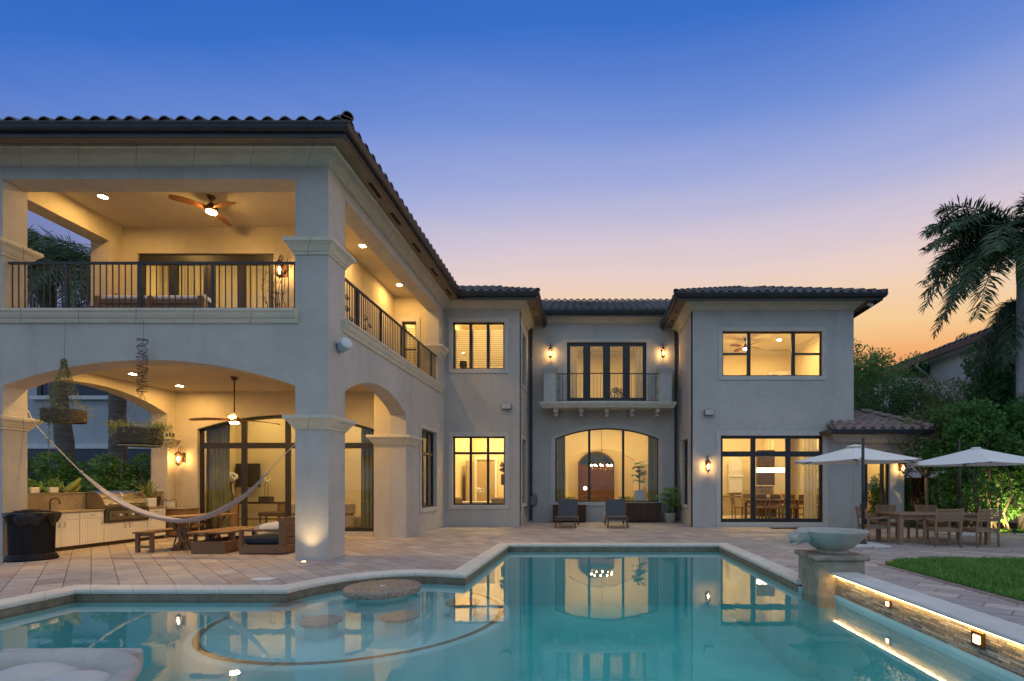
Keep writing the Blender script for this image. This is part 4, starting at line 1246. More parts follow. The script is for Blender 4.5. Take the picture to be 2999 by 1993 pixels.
def lantern(loc, rz, label, sc=1.0, arm='scroll'):
    """wall lantern; local +x points away from the wall"""
    t = thing('wall_lantern', label, 'wall lamp', loc, rz, 'wall lanterns on the house')
    m = MB(); m.bbox(-.0, .02, -.05, .05, -.05, .19, .008)
    m.build('back_plate', M['copper'], t, local=True)
    m = MB()
    m.tube([(.02, 0, .05), (.06, 0, .0), (.09, 0, .06), (.10, 0, .20), (.13, 0, .29), (.17, 0, .30), (.185, 0, .25)], .009, 6)
    m.tube([(.10 + .055 * math.cos(a) * (1 - a / 14), 0, .30 + .055 * math.sin(a) * (1 - a / 14)) for a in [k * .5 for k in range(15)]], .006, 5)
    m.tube([(.04 + .04 * math.cos(-a) * (1 - a / 12), 0, -.01 + .04 * math.sin(-a) * (1 - a / 12)) for a in [k * .5 for k in range(13)]], .006, 5)
    m.build('arm', M['copper'], t, local=True)
    c = (.185, 0, 0)
    m = MB()
    m.lathe([(.004, .26), (.012, .245), (.012, .22), (.035, .205), (.05, .17), (.085, .145), (.088, .135), (.07, .132)], c, 16)
    m.lathe([(.058, -.10), (.064, -.095), (.064, -.085), (.04, -.115), (.012, -.125), (.016, -.14), (.002, -.16)], c, 14)
    for k in range(6):
        a = 2 * PI * k / 6
        m.tube([(c[0] + .066 * math.cos(a), .066 * math.sin(a), .135), (c[0] + .06 * math.cos(a), .06 * math.sin(a), -.09)], .0045, 4)
    m.build('cage', M['copper'], t, local=True)
    MB().lathe([(.060, .13), (.066, .08), (.062, .0), (.052, -.088)], c, 16).build('shade', M['lampglass'], t, local=True)
    m = MB(); m.lathe([(.001, .075), (.016, .06), (.02, .03), (.016, 0), (.010, -.02), (.001, -.03)], c, 10); m.build('bulb', M['e_bulb'], t, local=True)
    t.scale = (sc, sc, sc)
    return t
x, _, z = at(425, 1060, YBK)
lantern((x, YBK - .001, z), -PI / 2 - .0, 'copper scroll wall lantern left of the porch sliding doors', 1.2)
x, _, z = at(657, 633, YU); lantern((x, YU - .001, z), -PI / 2, 'lantern glowing behind the dried tree on the upper terrace', 1.3)
x, _, z = at(1269, 818, YC); lantern((x, YC - .001, z), -PI / 2, 'lantern above the left pedestal of the balcony', 1.25)
x, _, z = at(1526, 818, YC); lantern((x, YC - .001, z), -PI / 2, 'lantern above the right pedestal of the balcony', 1.25)
x, _, z = at(1628, 1077, YR); lantern((x, YR - .001, z), -PI / 2, 'lantern left of the dining room sliding doors', 1.25)
x, _, z = at(2072, 1080, YP); lantern((x, YP - .001, z), -PI / 2, 'lantern on the end pavilion beside the parasols', 1.2)

def fan(loc, label, rod, nb, a0, R_=.82, droop=0.0, sc=1):
    t = thing('ceiling_fan', label, 'ceiling fan', loc, 0, 'ceiling fans')
    m = MB(); m.lathe([(.03, -.09), (.06, -.07), (.085, -.02), (.088, 0)], n=20); m.build('canopy', M['copper'], t, local=True)
    MB().tube([(0, 0, -.06), (0, 0, -rod)], .016, 8).build('rod', M['copper'], t, local=True)
    z = -rod
    MB().lathe([(.02, z + .03), (.05, z + .0), (.055, z - .03), (.12, z - .08), (.135, z - .13), (.12, z - .16), (.10, z - .175)], n=24).build('motor', M['copper'], t, local=True)
    MB().lathe([(.10, z - .176), (.108, z - .19), (.09, z - .215), (.05, z - .23), (.001, z - .235)], n=20).build('lamp', M['e_fan'], t, local=True)
    for k in range(nb):
        a = a0 + 2 * PI * k / nb; m = MB(); ca, sa = math.cos(a), math.sin(a)
        vs = []; N_ = 10
        for i in range(N_ + 1):
            f = i / N_; r = .11 + f * (R_ - .11)
            wd = .045 + .055 * math.sin(min(1, f * 1.15) * PI * .75) if f < .93 else .045
            zz = z - .12 + .02 * math.sin(f * PI) - droop * f
            for sgn in (-1, 1):
                for th in (0, .010):
                    vs.append((ca * r - sa * wd * sgn, sa * r + ca * wd * sgn, zz + sgn * .018 + th))
        fs = []
        for i in range(N_):
            o = i * 4
            fs += [(o, o + 4, o + 6, o + 2), (o + 1, o + 3, o + 7, o + 5), (o, o + 1, o + 5, o + 4), (o + 2, o + 6, o + 7, o + 3)]
        fs += [(0, 2, 3, 1), (N_ * 4, N_ * 4 + 1, N_ * 4 + 3, N_ * 4 + 2)]
        m.add(vs, fs); m.build('blade', M['blade'], t, local=True)
    return t
fan((X_(540, 12.97), 12.97, ZP), 'long rod ceiling fan in the lower porch over the root table', 1.0, 3, R(181), 1.15)
fan((X_(487, 11.45), 11.45, ZT), 'short rod wooden fan in the upper terrace ceiling', .17, 3, R(100), .76)
fan((X_(1718, 20.4), 20.4, 7.5), 'ceiling fan inside the upper right bedroom window', .22, 4, R(20), .75)

# ================================================================ FITTINGS ON THE WALLS
def speaker(loc, rz, label, w=.36, h=.22, d=.2, mat='greyplastic'):
    t = thing('wall_speaker', label, 'speaker', loc, rz, 'speakers on the walls')
    m = MB(); m.bbox(.03, d, -w / 2, w / 2, -h / 2, h / 2, .03); m.build('housing', M[mat], t, local=True)
    m = MB(); m.bbox(d, d + .008, -w / 2 + .025, w / 2 - .025, -h / 2 + .02, h / 2 - .02, .003); m.build('grille', M['surround'], t, local=True)
    m = MB(); m.box(0, .05, -.06, .06, -.05, .05); m.build('bracket', M[mat], t, local=True)
    return t
speaker((X_(1168, 18), 18, Z_(937, 18)), -PI / 2, 'small grey wall speaker between the two bump-out windows')
speaker((X_(1632, YR), YR, Z_(951, YR)), -PI / 2, 'small grey wall speaker below the upper right window')
t = thing('outdoor_speaker', 'pale blue outdoor speaker bracketed to the near corner of the porch', 'speaker', (XE + .002, 10.28, 4.36))
mp = lambda a, b, z: (a, b, z)
m = MB(); m.bbox(.0, .05, -.05, .05, -.06, .06, .01); m.build('bracket', M['greyplastic'], t, local=True)
m = MB(); m.lathe([(.055, -.16), (.095, -.15), (.105, -.05), (.115, .07), (.118, .10)], n=24); o = m.build('housing', M['blueplastic'], t, local=True); o.location = (.15, -.02, .02); o.rotation_euler = (R(72), R(8), R(48))
m = MB(); m.lathe([(.118, .10), (.122, .12), (.10, .135), (.001, .14)], n=24); o2 = m.build('grille', M['whiteplastic'], t, local=True); o2.location = (.15, -.02, .02); o2.rotation_euler = (R(72), R(8), R(48))
t = thing('security_camera', 'small security camera under the right end eave', 'camera', (XRR + .35, YR - .35, 7.92))
m = MB(); m.bbox(-.03, .03, -.03, .03, -.02, .1, .01); m.build('mount', M['greyplastic'], t, local=True)
m = MB(); m.bbox(-.02, .17, -.055, .055, -.12, -.02, .02); o = m.build('housing', M['whiteplastic'], t, local=True); o.rotation_euler = (0, R(25), R(-40))
t = thing('utility_box', 'grey electric box and pipe at the foot of the left downspout', 'electric box', (X_(1229, 20.5), YC, 0))
m = MB(); m.bbox(-.12, .10, -.13, 0, .68, 1.02, .015); m.build('housing', M['greyplastic'], t, local=True)
m = MB(); m.tube([(-.06, -.06, 1.02), (-.06, -.06, 1.10), (.08, -.05, 1.12), (.13, -.04, 1.0), (.13, -.04, .72), (.05, -.05, .63), (-.2, -.05, .63)], .018, 8); m.build('pipe', M['greyplastic'], t, local=True)
t = thing('garden_hose', 'coiled garden hose on the bump-out wall below its lower side window', 'hose', (XB + .02, 19.3, .5))
m = MB(); m.tube([(.05 + .01 * math.sin(a * 3), .17 * math.cos(a), .17 * math.sin(a) * (1 + .1 * math.sin(a * .7)) - .03) for a in [k * .35 for k in range(54)]], .014, 6); m.build('coil', M['greyplastic'], t, local=True)
m = MB(); m.bbox(-.018, .1, -.05, .05, .12, .16, .006); m.build('hook', M['bronze'], t, local=True)
m = MB(); x0, x1 = X_(1776, 17.2), X_(1845, 17.2); m.bbox(x0, x1, 16.93, 17.45, .001, .016, .004)
tag(m.build('door_mat', M['mat']), 'flat black mat outside the dining room doors', 'mat')
t = thing('wall_outlet', 'small outlet cover low on the porch back wall', 'outlet', (-6.2, YBK, .5))
m = MB(); m.bbox(-.06, .06, -.03, 0, -.045, .045, .006); m.build('cover', M['tan'], t, local=True)
# ================================================================ PORCH FURNITURE
# --- outdoor kitchen
kx, ky0, ky1, kb = -11.93, 10.75, 14.05, -12.45
kit = thing('outdoor_kitchen', 'cream beadboard outdoor kitchen counter along the porch side arch', 'kitchen counter', (-12.2, 12.4, 0))
m = MB(); m.box(kb + .02, kx - .02, ky0, ky1, .09, .86); m.build('carcass', M['cabinet'], kit)
m = MB(); m.box(kb + .05, kx - .06, ky0, ky1, 0, .09); m.build('plinth', M['darkwood'], kit)
gy0, gy1 = 12.25, 13.45
m = MB(); m.bbox(kb + .02, kx + .03, ky0, gy0 - .006, .86, .905, .008); m.bbox(kb + .02, kx + .03, gy1 + .006, ky1 + .02, .86, .905, .008); m.build('countertop', M['granite'], kit)
m = MB(); m.box(kb - .10, kb + .018, ky0, ky1 + .5, 0, 1.29); m.bbox(kb - .16, kb + .03, ky0, ky1 + .5, 1.29, 1.32, .006); m.build('splashback', M['granite'], kit)
def bead(y0, y1, z0, z1, name='door', handles=()):
    m = MB(); x = kx
    n = max(1, int((y1 - y0) / .055)); w = (y1 - y0 - .008) / n
    for i in range(n):
        m.bbox(x - .018, x, y0 + .004 + i * w, y0 + .004 + (i + 1) * w - .001, z0 + .004, z1 - .004, .003)
    d = m.build(name, M['cabinet'], kit)
    for (hy, hz, vert) in handles:
        h = MB()
        if vert: h.tube([(x, hy, hz - .06), (x + .03, hy, hz - .05), (x + .034, hy, hz), (x + .03, hy, hz + .05), (x, hy, hz + .06)], .007, 6)
        else: h.tube([(x, hy - .06, hz), (x + .03, hy - .05, hz), (x + .03, hy + .05, hz), (x, hy + .06, hz)], .007, 6)
        h.build('handle', M['steel'], d)
bead(10.76, 11.25, .095, .70, 'door', [(11.19, .6, 1)]); bead(11.25, 11.66, .095, .70, 'door', [(11.31, .6, 1)])
bead(10.76, 11.66, .705, .855, 'drawer')
bead(11.67, 12.245, .705, .855, 'drawer', [(11.96, .785, 0)]); bead(11.67, 12.245, .095, .70, 'door', [(12.18, .6, 1)])
bead(12.25, 12.85, .095, .56, 'door', [(12.79, .46, 1)]); bead(12.85, 13.45, .095, .56, 'door', [(12.91, .46, 1)])
bead(13.46, 14.04, .705, .855, 'drawer', [(13.75, .785, 0)]); bead(13.46, 14.04, .095, .70, 'door', [(13.53, .6, 1)])
m = MB(); m.tube([(kb + .16, 11.35, .90), (kb + .16, 11.35, 1.12)] + [(kb + .16 + .08 - .08 * math.cos(a), 11.35 + .02 * a, 1.12 + .08 * math.sin(a)) for a in [k * PI / 8 for k in range(1, 9)]] + [(kb + .32, 11.41, 1.06)], .012, 8)
m.build('faucet', M['bronze'], kit)
gr = thing('gas_grill', 'steel built in gas grill with a curved hood in the kitchen counter', 'grill', (-12.1, 12.85, .86))
m = MB()
prof = [(kb + .06, .92), (kx - .02, .92), (kx - .01, 1.0)] + [(kx - .03 - .42 * (1 - math.cos(a)), 1.0 + .36 * math.sin(a)) for a in [k * PI / 2 / 8 for k in range(1, 9)]] + [(kb + .06, 1.36)]
m.poly([(a, b) for a, b in prof], [], lambda a, z: (a, gy0 + .03, z), lambda a, z: (a, gy1 - .03, z)); m.build('hood', M['steel'], gr)
m = MB(); m.bbox(kx + .025, kx + .055, gy0 + .02, gy1 - .02, .945, .97, .008); m.tube([(kx + .05, gy0 + .08, 1.02), (kx + .06, gy0 + .08, 1.02), (kx + .06, gy1 - .08, 1.02), (kx + .05, gy1 - .08, 1.02)], .014, 8); m.build('hood_handle', M['steel'], gr)
m = MB(); m.bbox(kb + .05, kx + .06, gy0, gy1, .565, .918, .012); m.build('control_panel', M['blacksteel'], gr)
m = MB(); m.bbox(kx + .06, kx + .072, gy0 + .08, gy1 - .08, .63, .84, .006); m.build('front_plate', M['steel'], gr)
for k in range(6):
    y = gy0 + .18 + k * .168
    m = MB(); m.tube([(kx + .07, y, .745), (kx + .105, y, .745)], [.028, .022], 14); m.build('knob', M['whitepot'] if k % 2 else M['blacksteel'], gr)
m = MB(); m.lathe([(.0, 0), (.035, .0), (.035, .012), (.001, .014)], n=16); o = m.build('thermometer', M['whitepot'], gr, local=True); o.location = (kx - .115 + 12.1, 0, .375); o.rotation_euler = (0, R(50), 0)
# low dark chest at the end of the counter
m_ = thing('storage_chest', 'low brown storage chest beyond the kitchen counter end', 'chest', (-11.85, 14.5, 0))
m = MB(); m.bbox(-12.2, -11.55, 14.2, 14.75, .05, .80, .012); m.build('body', M['rawwood'], m_)
m = MB(); m.bbox(-12.23, -11.52, 14.17, 14.78, .802, .84, .01); m.build('lid', M['granite'], m_)
m_ = thing('wire_rack', 'scrolled wire rack with white tiles on the kitchen counter', 'rack', (-12.05, 14.25, .84))
m = MB(); m.bbox(-.10, .22, -.06, -.04, .03, .16, .004); m.build('tile', M['whitepot'], m_, local=True)
m = MB(); m.tube([(-.16, 0, 0), (-.16, 0, .18), (-.08, 0, .26), (0, 0, .2), (.1, 0, .22), (.18, 0, .27), (.24, 0, .2), (.24, 0, 0)], .008, 6); m.build('frame', M['iron'], m_, local=True)

# --- litter bin
tb = thing('trash_can', 'black fluted urn shaped trash can beside the left column', 'trash can', (-11.19, 10.0, 0))
m = MB(); m.lathe([(.44, 0), (.455, .02), (.45, .05), (.42, .065), (.425, .09), (.40, .115), (.385, .13)], n=48); m.build('base', M['black'], tb, local=True)
m = MB(); m.lathe([(.372, .13), (.376, .3), (.383, .6), (.388, .80)], n=144, flute=.022, fl_n=36); m.build('body', M['black'], tb, local=True)
m = MB(); m.lathe([(.39, .80), (.41, .82), (.45, .86), (.47, .90), (.475, .93), (.46, .95), (.40, .952)], n=48); m.build('rim', M['black'], tb, local=True)
m = MB(); m.lathe([(.30, .953), (.30, .975), (.28, .99), (.16, .992), (.15, 1.01), (.001, 1.012)], n=40); m.build('lid', M['black'], tb, local=True)
bg = random.Random(5); m = MB(); vs = []; n = 60
for j, (r, z) in enumerate([(.41, .958), (.468, .950), (.478, .905), (.455, .86), (.425, .81)]):
    for i in range(n):
        a = 2 * PI * i / n
        k = 1 + (.02 * math.sin(a * 7 + j) + .015 * math.sin(a * 13 + 2 * j)) * (j > 1)
        zz = z - (.07 * max(0, math.sin(a * 2.5 + .6)) + .03 * math.sin(a * 9)) * max(0, j - 1.5) * .6
        vs.append((r * k * math.cos(a), r * k * math.sin(a), zz))
m.add(vs, [(j * n + i, j * n + (i + 1) % n, (j + 1) * n + (i + 1) % n, (j + 1) * n + i) for j in range(4) for i in range(n)], True)
m.build('bin_liner', M['bag'], tb, local=True)

tb.scale = (.84, .84, 1.0)

# --- bench
b = thing('bench', 'plain wooden bench between the kitchen counter and the root table', 'bench', (-9.9, 11.72, 0), R(3))
m = MB(); m.bbox(-.20, -.004, -.75, .75, .425, .465, .008); m.bbox(.004, .20, -.75, .75, .425, .465, .008); m.build('seat', M['teak_y'], b, local=True)
for sx in (-1, 1):
    for sy in (-1, 1):
        m = MB(); m.bbox(sx * .15 - .035, sx * .15 + .035, sy * .66 - .035, sy * .66 + .035, 0, .424, .006); m.build('leg', M['teak'], b, local=True)
for sy in (-1, 1):
    m = MB(); m.bbox(-.115, .115, sy * .66 - .02, sy * .66 + .02, .10, .15, .004); m.bbox(-.115, .115, sy * .66 - .02, sy * .66 + .02, .36, .42, .004); m.build('stretcher', M['teak'], b, local=True)
# --- root table
t = thing('root_table', 'live edge table on a tangle of twisted root branches', 'table', (-9.35, 11.95, 0), R(-8))
q = random.Random(21); m = MB()
ed = []
for i in range(40):
    a = 2 * PI * i / 40; c, s_ = math.cos(a), math.sin(a)
    k = 1 / max(abs(c) / .42, abs(s_) / .72) * (1 + q.uniform(-.03, .03))
    ed.append((c * k, s_ * k))
m.poly(ed, [], lambda a, y: (a, y, .735), lambda a, y: (a * 1.01, y * 1.01, .785)); m.build('tabletop', M['teak_y'], t, local=True)
for cy in (-.40, .40):
    m = MB()
    for i in range(26):
        a = q.uniform(0, 2 * PI); a2 = a + q.uniform(-1.4, 1.4)
        r0, r1, r2 = q.uniform(.14, .30), q.uniform(.02, .14), q.uniform(.14, .38)
        m.tube([(r0 * math.cos(a), cy + r0 * math.sin(a), .0), (r1 * math.cos(a) + q.uniform(-.04, .04), cy + r1 * math.sin(a), .22), (r1 * math.cos(a2) + q.uniform(-.05, .05), cy + r1 * math.sin(a2), .42), (r2 * math.cos(a2), cy + r2 * math.sin(a2), .735)], [.012, .017, .014, .009], 6)
    m.build('root_base', M['twig'], t, local=True)
m = MB()
# --- low coffee table
t = thing('coffee_table', 'low coffee table of thick planks over drawer boxes', 'coffee table', (-8.32, 11.55, 0), R(2))
m = MB(); m.bbox(-.36, .36, -.72, .6, 0.0, .265, .012); m.build('drawer_box', M['rawwood'], t, local=True)
m = MB(); m.bbox(.361, .375, -.62, -.08, .05, .22, .004); d = m.build('drawer', M['rawwood'], t, local=True)
MB().ball((.395, -.35, .135), .022, 10, 8).build('knob', M['steel'], d, local=True)
for (x, y) in ((-.28, .45), (.28, .45), (.28, -.35), (-.28, -.3)):
    m = MB(); m.bbox(x - .045, x + .045, y - .045, y + .045, .266, .425, .004); m.build('leg', M['rawwood'], t, local=True)
m = MB(); m.bbox(-.42, -.005, -.78, .78, .426, .48, .014); m.bbox(.0, .36, -.74, .80, .426, .478, .014); m.build('tabletop', M['teak_y'], t, local=True)
# --- deep seat
t = thing('lounge_chair', 'deep wooden lounge seat with slatted back by the near column', 'armchair', (-7.05, 11.45, 0))
def lb(name, x0, x1, y0, y1, z0, z1, mat='rawwood', bb=.01):
    m = MB(); m.bbox(x0, x1, y0, y1, z0, z1, bb); return m.build(name, M[mat], t, local=True)
lb('base', -.50, .50, -.72, 1.0, .02, .20)
lb('arm', -.50, .36, -.72, -.65, .50, .545); lb('arm_post', -.50, -.42, -.72, -.65, .20, .50); lb('arm', -.50, .36, .93, 1.0, .50, .545); lb('arm_post', -.50, -.42, .93, 1.0, .20, .50)
m = MB()
m.bbox(.36, .50, -.72, -.62, .20, .80, .01); m.bbox(.36, .50, .9, 1.0, .20, .80, .01)
for k in range(4): m.bbox(.42, .48, -.62, .9, .22 + k * .148, .22 + k * .148 + .135, .006)
m.build('backrest', M['rawwood'], t, local=True)
m = MB(); m.bbox(-.46, .36, -.64, .92, .205, .385, .05); m.build('seat_cushion', M['navy'], t, local=True)
o = MB()
vs = []; nu, nv = 28, 14
for i in range(nu + 1):
    for j in range(nv * 2):
        f = i / nu; a = PI * j / nv
        rr = (math.sin(PI * f) ** .35) if 0 < f < 1 else 0.02
        vs.append((-.33 + .66 * f, math.cos(a) * .16 * rr, math.sin(a) * .085 * rr * (1 + .05 * math.sin(f * 23 + a * 3))))
o.add(vs, [(i * nv * 2 + j, i * nv * 2 + (j + 1) % (nv * 2), (i + 1) * nv * 2 + (j + 1) % (nv * 2), (i + 1) * nv * 2 + j) for i in range(nu) for j in range(nv * 2)], True)
q = random.Random(4)
for i in range(60):
    y = q.uniform(-.14, .14); z = q.uniform(-.06, .06); o.tube([(-.32, y, z), (-.36 + q.uniform(-.01, .02), y + q.uniform(-.02, .02), z + q.uniform(-.03, .02))], .006, 4)
pl = o.build('throw_pillow', M['white_fabric']); pl.location = (-6.98, 11.05, .57); pl.rotation_euler = (R(28), R(-3), R(4))
tag(pl, 'white fringed pillow lying on the deep wooden seat', 'pillow')
cu = MB(); cu.bbox(-.28, .30, -.22, .22, -.06, .06, .05); cu = cu.build('back_cushion', M['navy']); cu.location = (-7.0, 11.9, .47); cu.rotation_euler = (0, R(-8), 0)
tag(cu, 'grey blue loose cushion at the back of the deep wooden seat', 'cushion')

# --- hammock
hm = thing('hammock', 'white cotton hammock slung from the left column to the near column', 'hammock', (-8.7, 10.33, 1.0))
pv = [(63, 944), (86, 983), (135, 1035), (187, 1087), (230, 1124), (275, 1155), (312, 1174), (350, 1188), (385, 1196), (420, 1200), (460, 1195), (500, 1182), (530, 1166), (560, 1146), (588, 1121), (614, 1090), (648, 1054), (682, 1021), (706, 998)]
hp = [at(u, v, 10.33) for u, v in pv]
def spl(P, k=6):
    out = []
    for i in range(len(P) - 1):
        p0, p1, p2, p3 = [np.array(P[max(0, min(len(P) - 1, i + d))]) for d in (-1, 0, 1, 2)]
        for j in range(k):
            t_ = j / k
            out.append(tuple(.5 * ((2 * p1) + (-p0 + p2) * t_ + (2 * p0 - 5 * p1 + 4 * p2 - p3) * t_ ** 2 + (-p0 + 3 * p1 - 3 * p2 + p3) * t_ ** 3)))
    out.append(tuple(P[-1])); return out
MB().tube(spl(hp[:5]), .010, 6).build('rope', M['rope'], hm)
MB().tube(spl(hp[14:]), .010, 6).build('rope', M['rope'], hm)
sp_ = spl(hp[3:16], 8); m = MB(); vs = []; nn = len(sp_); KK = 33
for i, p in enumerate(sp_):
    f = i / (nn - 1); wdt = .012 + .15 * math.sin(PI * f) ** .8; sag = .010 + .062 * math.sin(PI * f) ** .8
    for k in range(KK):
        g_ = -1 + 2 * k / (KK - 1)
        fold = .012 * math.sin(k * 2.1 + f * 3) * math.sin(PI * f) ** .5
        vs.append((p[0] + .01 * math.sin(k), p[1] + g_ * wdt, p[2] - sag * (1 - g_ * g_) + sag * .5 + fold))
m.add(vs, [(i * KK + k, i * KK + k + 1, (i + 1) * KK + k + 1, (i + 1) * KK + k) for i in range(nn - 1) for k in range(KK - 1)], True)
m.build('cloth', M['hammock'], hm)
for idx in (3, 15):
    p = hp[idx]; MB().ball(p, .03, 10, 8).build('knot', M['rope'], hm)

# ---------------------------------------------------------------- foliage helpers
def leaves(mb, n, sample, size, rng, aspect=.5, droop=0.0):
    """n leaf-sized folded quads; sample() -> (point, outward vector)"""
    V, Fc = [], []
    for _ in range(n):
        p, out = sample()
        d = Vector((rng.gauss(0, 1), rng.gauss(0, 1), rng.gauss(0, .8) - droop)) + Vector(out) * 1.2
        if d.length < 1e-3: continue
        d.normalize()
        s = d.cross(Vector((rng.gauss(0, 1), rng.gauss(0, 1), rng.gauss(0, 1))))
        if s.length < 1e-3: continue
        s.normalize()
        L = size * rng.uniform(.6, 1.3); w = L * aspect * .5
        p = Vector(p); o = len(V)
        nrm = d.cross(s) * (w * .35)
        V += [p, p + d * L * .5 + s * w + nrm, p + d * L, p + d * L * .5 - s * w + nrm]
        Fc += [(o, o + 1, o + 2), (o, o + 2, o + 3)]
    mb.add(V, Fc)

def blob_sampler(blobs, rng, shell=.55):
    wts = [b[3] ** 2 for b in blobs]
    def f():
        b = rng.choices(blobs, wts)[0]
        d = Vector((rng.gauss(0, 1), rng.gauss(0, 1), rng.gauss(0, 1))).normalized()
        sc = b[4] if len(b) > 4 else (1, 1, 1)
        r = b[3] * (shell + (1 - shell) * rng.random() ** .7)
        return ((b[0] + d.x * r * sc[0], b[1] + d.y * r * sc[1], b[2] + d.z * r * sc[2]), d)
    return f

def crown_blobs(c, r, n, rng, flat=(1, 1, .8), br=(.28, .5)):
    out = []
    for _ in range(n):
        d = Vector((rng.gauss(0, 1), rng.gauss(0, 1), rng.gauss(0, 1))).normalized() * (rng.random() ** .45)
        out.append((c[0] + d.x * r * flat[0], c[1] + d.y * r * flat[1], c[2] + d.z * r * flat[2], r * rng.uniform(*br)))
    return out

def tree(label, base, c, r, nb, nl, size, mat, seed, flat=(1, 1, .8), trunk_r=.12, bark='bark', name='leafy_tree', group='trees beyond the patio', br=(.2, .42), limbs=9):
    g_ = random.Random(seed)
    t = thing(name, label, 'tree', base, 0, group)
    bl = crown_blobs(c, r, nb, g_, flat, br)
    m = MB()
    b0 = Vector(base); top = Vector(c)
    fork = b0.lerp(top, .55)
    m.tube([b0, b0.lerp(fork, .5) + Vector((g_.uniform(-.1, .1), 0, 0)), fork], [trunk_r, trunk_r * .85, trunk_r * .7], 10)
    for i in range(limbs):
        e = Vector(bl[i % len(bl)][:3])
        mid = fork.lerp(e, .5) + Vector((g_.uniform(-.15, .15), g_.uniform(-.15, .15), .1))
        m.tube([fork - Vector((0, 0, g_.uniform(0, .3))), mid, e], [trunk_r * .45, trunk_r * .28, trunk_r * .1], 6)
        for _ in range(2):
            e2 = e + Vector((g_.gauss(0, .35), g_.gauss(0, .35), g_.gauss(.1, .3))) * r * .5
            m.tube([mid, e2], [trunk_r * .2, trunk_r * .05], 5)
    m.build('trunk', M[bark], t)
    m = MB(); leaves(m, nl, blob_sampler(bl, g_), size, g_); m.build('crown', M[mat], t)
    return t

def frond(mb, base, az, L, rise, droop, n=42, leaf=.5, rng=rnd, width=.028, hang=.6, roll=0):
    """pinnate palm frond: arching midrib with rows of narrow leaflets"""
    ca, sa = math.cos(az), math.sin(az)
    pts = []
    for i in range(15):
        f = i / 14
        x = L * (f * .95 - .08 * f * f); z = rise * f - droop * f * f
        pts.append(Vector((base[0] + ca * x, base[1] + sa * x, base[2] + z)))
    mb.tube(pts, [.030 * (1 - .85 * i / 14) for i in range(15)], 5)
    side = Vector((-sa, ca, 0)); V, Fc = [], []
    for i in range(n):
        f = .10 + .89 * i / (n - 1); k = f * 14; j = min(13, int(k)); p = pts[j].lerp(pts[j + 1], k - j)
        d = (pts[j + 1] - pts[j]).normalized(); nv = side.cross(d).normalized()
        ll = leaf * (math.sin(PI * (.15 + .8 * f)) ** .6) * rng.uniform(.8, 1.12)
        for sg in (-1, 1):
            tilt = rng.gauss(0, .45)
            u = (side * sg * math.cos(tilt) + nv * math.sin(tilt) + d * rng.uniform(.45, .95)).normalized()
            w = d.cross(u)
            w = (w.cross(u).normalized() + w.normalized() * rng.uniform(-.8, .8)).normalized() * width
            p1 = p + u * ll * .5 + Vector((0, 0, -ll * hang * .10)); p2 = p + u * ll * .93 + Vector((0, 0, -ll * hang * rng.uniform(.35, .6)))
            o = len(V)
            V += [p - w * .4, p + w * .4, p1 + w, p1 - w, p2]
            Fc += [(o, o + 1, o + 2, o + 3), (o + 3, o + 2, o + 4)]
    mb.add(V, Fc)

def strap_plant(mb, base, n, L, rng, w=.03, spread=.7, curve=.5):
    for i in range(n):
        a = rng.uniform(0, 2 * PI); s_ = rng.uniform(.15, 1) * spread; l = L * rng.uniform(.7, 1.1)
        ca, sa = math.cos(a), math.sin(a); V = []
        for k in range(7):
            f = k / 6; x = l * s_ * f * (.6 + .4 * f); z = l * (f * (1 - .25 * s_) - curve * s_ * f * f * .6)
            ww = w * (1 - f ** 2.2) * (.6 + f if f < .4 else 1)
            V += [(base[0] + ca * x - sa * ww, base[1] + sa * x + ca * ww, base[2] + z), (base[0] + ca * x + sa * ww, base[1] + sa * x - ca * ww, base[2] + z)]
        mb.add(V, [(2 * k, 2 * k + 1, 2 * k + 3, 2 * k + 2) for k in range(6)])

# --- hanging baskets
g_ = random.Random(9)
def basket_mb(m, c, r, h, n=13):
    m.lathe([(r * .96, -h), (r * .98, -h * .6), (r, 0), (r * .94, 0), (r * .92, -h * .9), (.001, -h * .9)], c, 36)
hb = thing('hanging_basket', 'hanging wicker basket overgrown with a cone of variegated vines', 'hanging plant', at(148, 960, 9.74), 0, 'hanging baskets before the arch')
cx_, cy_, cz_ = at(148, 960, 9.74)
m = MB(); basket_mb(m, (cx_, cy_, cz_ + .14), .315, .25)
for k in range(9): m.lathe([(.320, -.02 - k * .026), (.326, -.01 - k * .026), (.320, 0 - k * .026)], (cx_, cy_, cz_ + .13), 36)
m.build('basket', M['basket'], hb)
m = MB(); m.tube([(cx_, cy_, cz_ + 1.08), (cx_, cy_ + .02, 4.74)], .004, 4)
for k in range(4):
    a = k * PI / 2 + .4; m.tube([(cx_ + .33 * math.cos(a), cy_ + .33 * math.sin(a), cz_ + .14), (cx_, cy_, cz_ + 1.08)], .004, 4)
m.build('cord', M['twine'], hb)
def s1():
    f = g_.random() ** .8; z = f * 1.02; r = (.27 * (1 - f) ** 1.25 + .03) * g_.uniform(.6, 1.05); a = g_.uniform(0, 2 * PI)
    if g_.random() < .25: z = g_.uniform(-.15, .15); r = g_.uniform(.3, .43)
    if g_.random() < .10: z = -g_.random() * .2 - .1; r = g_.uniform(.3, .38); a = g_.gauss(-1.5, .6)
    return ((cx_ + r * math.cos(a), cy_ + r * math.sin(a), cz_ + .12 + z), (math.cos(a) * .5, math.sin(a) * .5, -.3))
m = MB(); leaves(m, 1700, s1, .030, g_, .6)
def s2():
    z = -g_.random() ** 1.5 * .75; return ((cx_ + .06 + g_.gauss(0, .012), cy_ - .33 + g_.gauss(0, .012), cz_ - .12 + z), (0, 0, -.3))
leaves(m, 130, s2, .03, g_, .6); m.tube([(cx_ + .06, cy_ - .34, cz_ - .1), (cx_ + .05, cy_ - .33, cz_ - .95)], .005, 4)
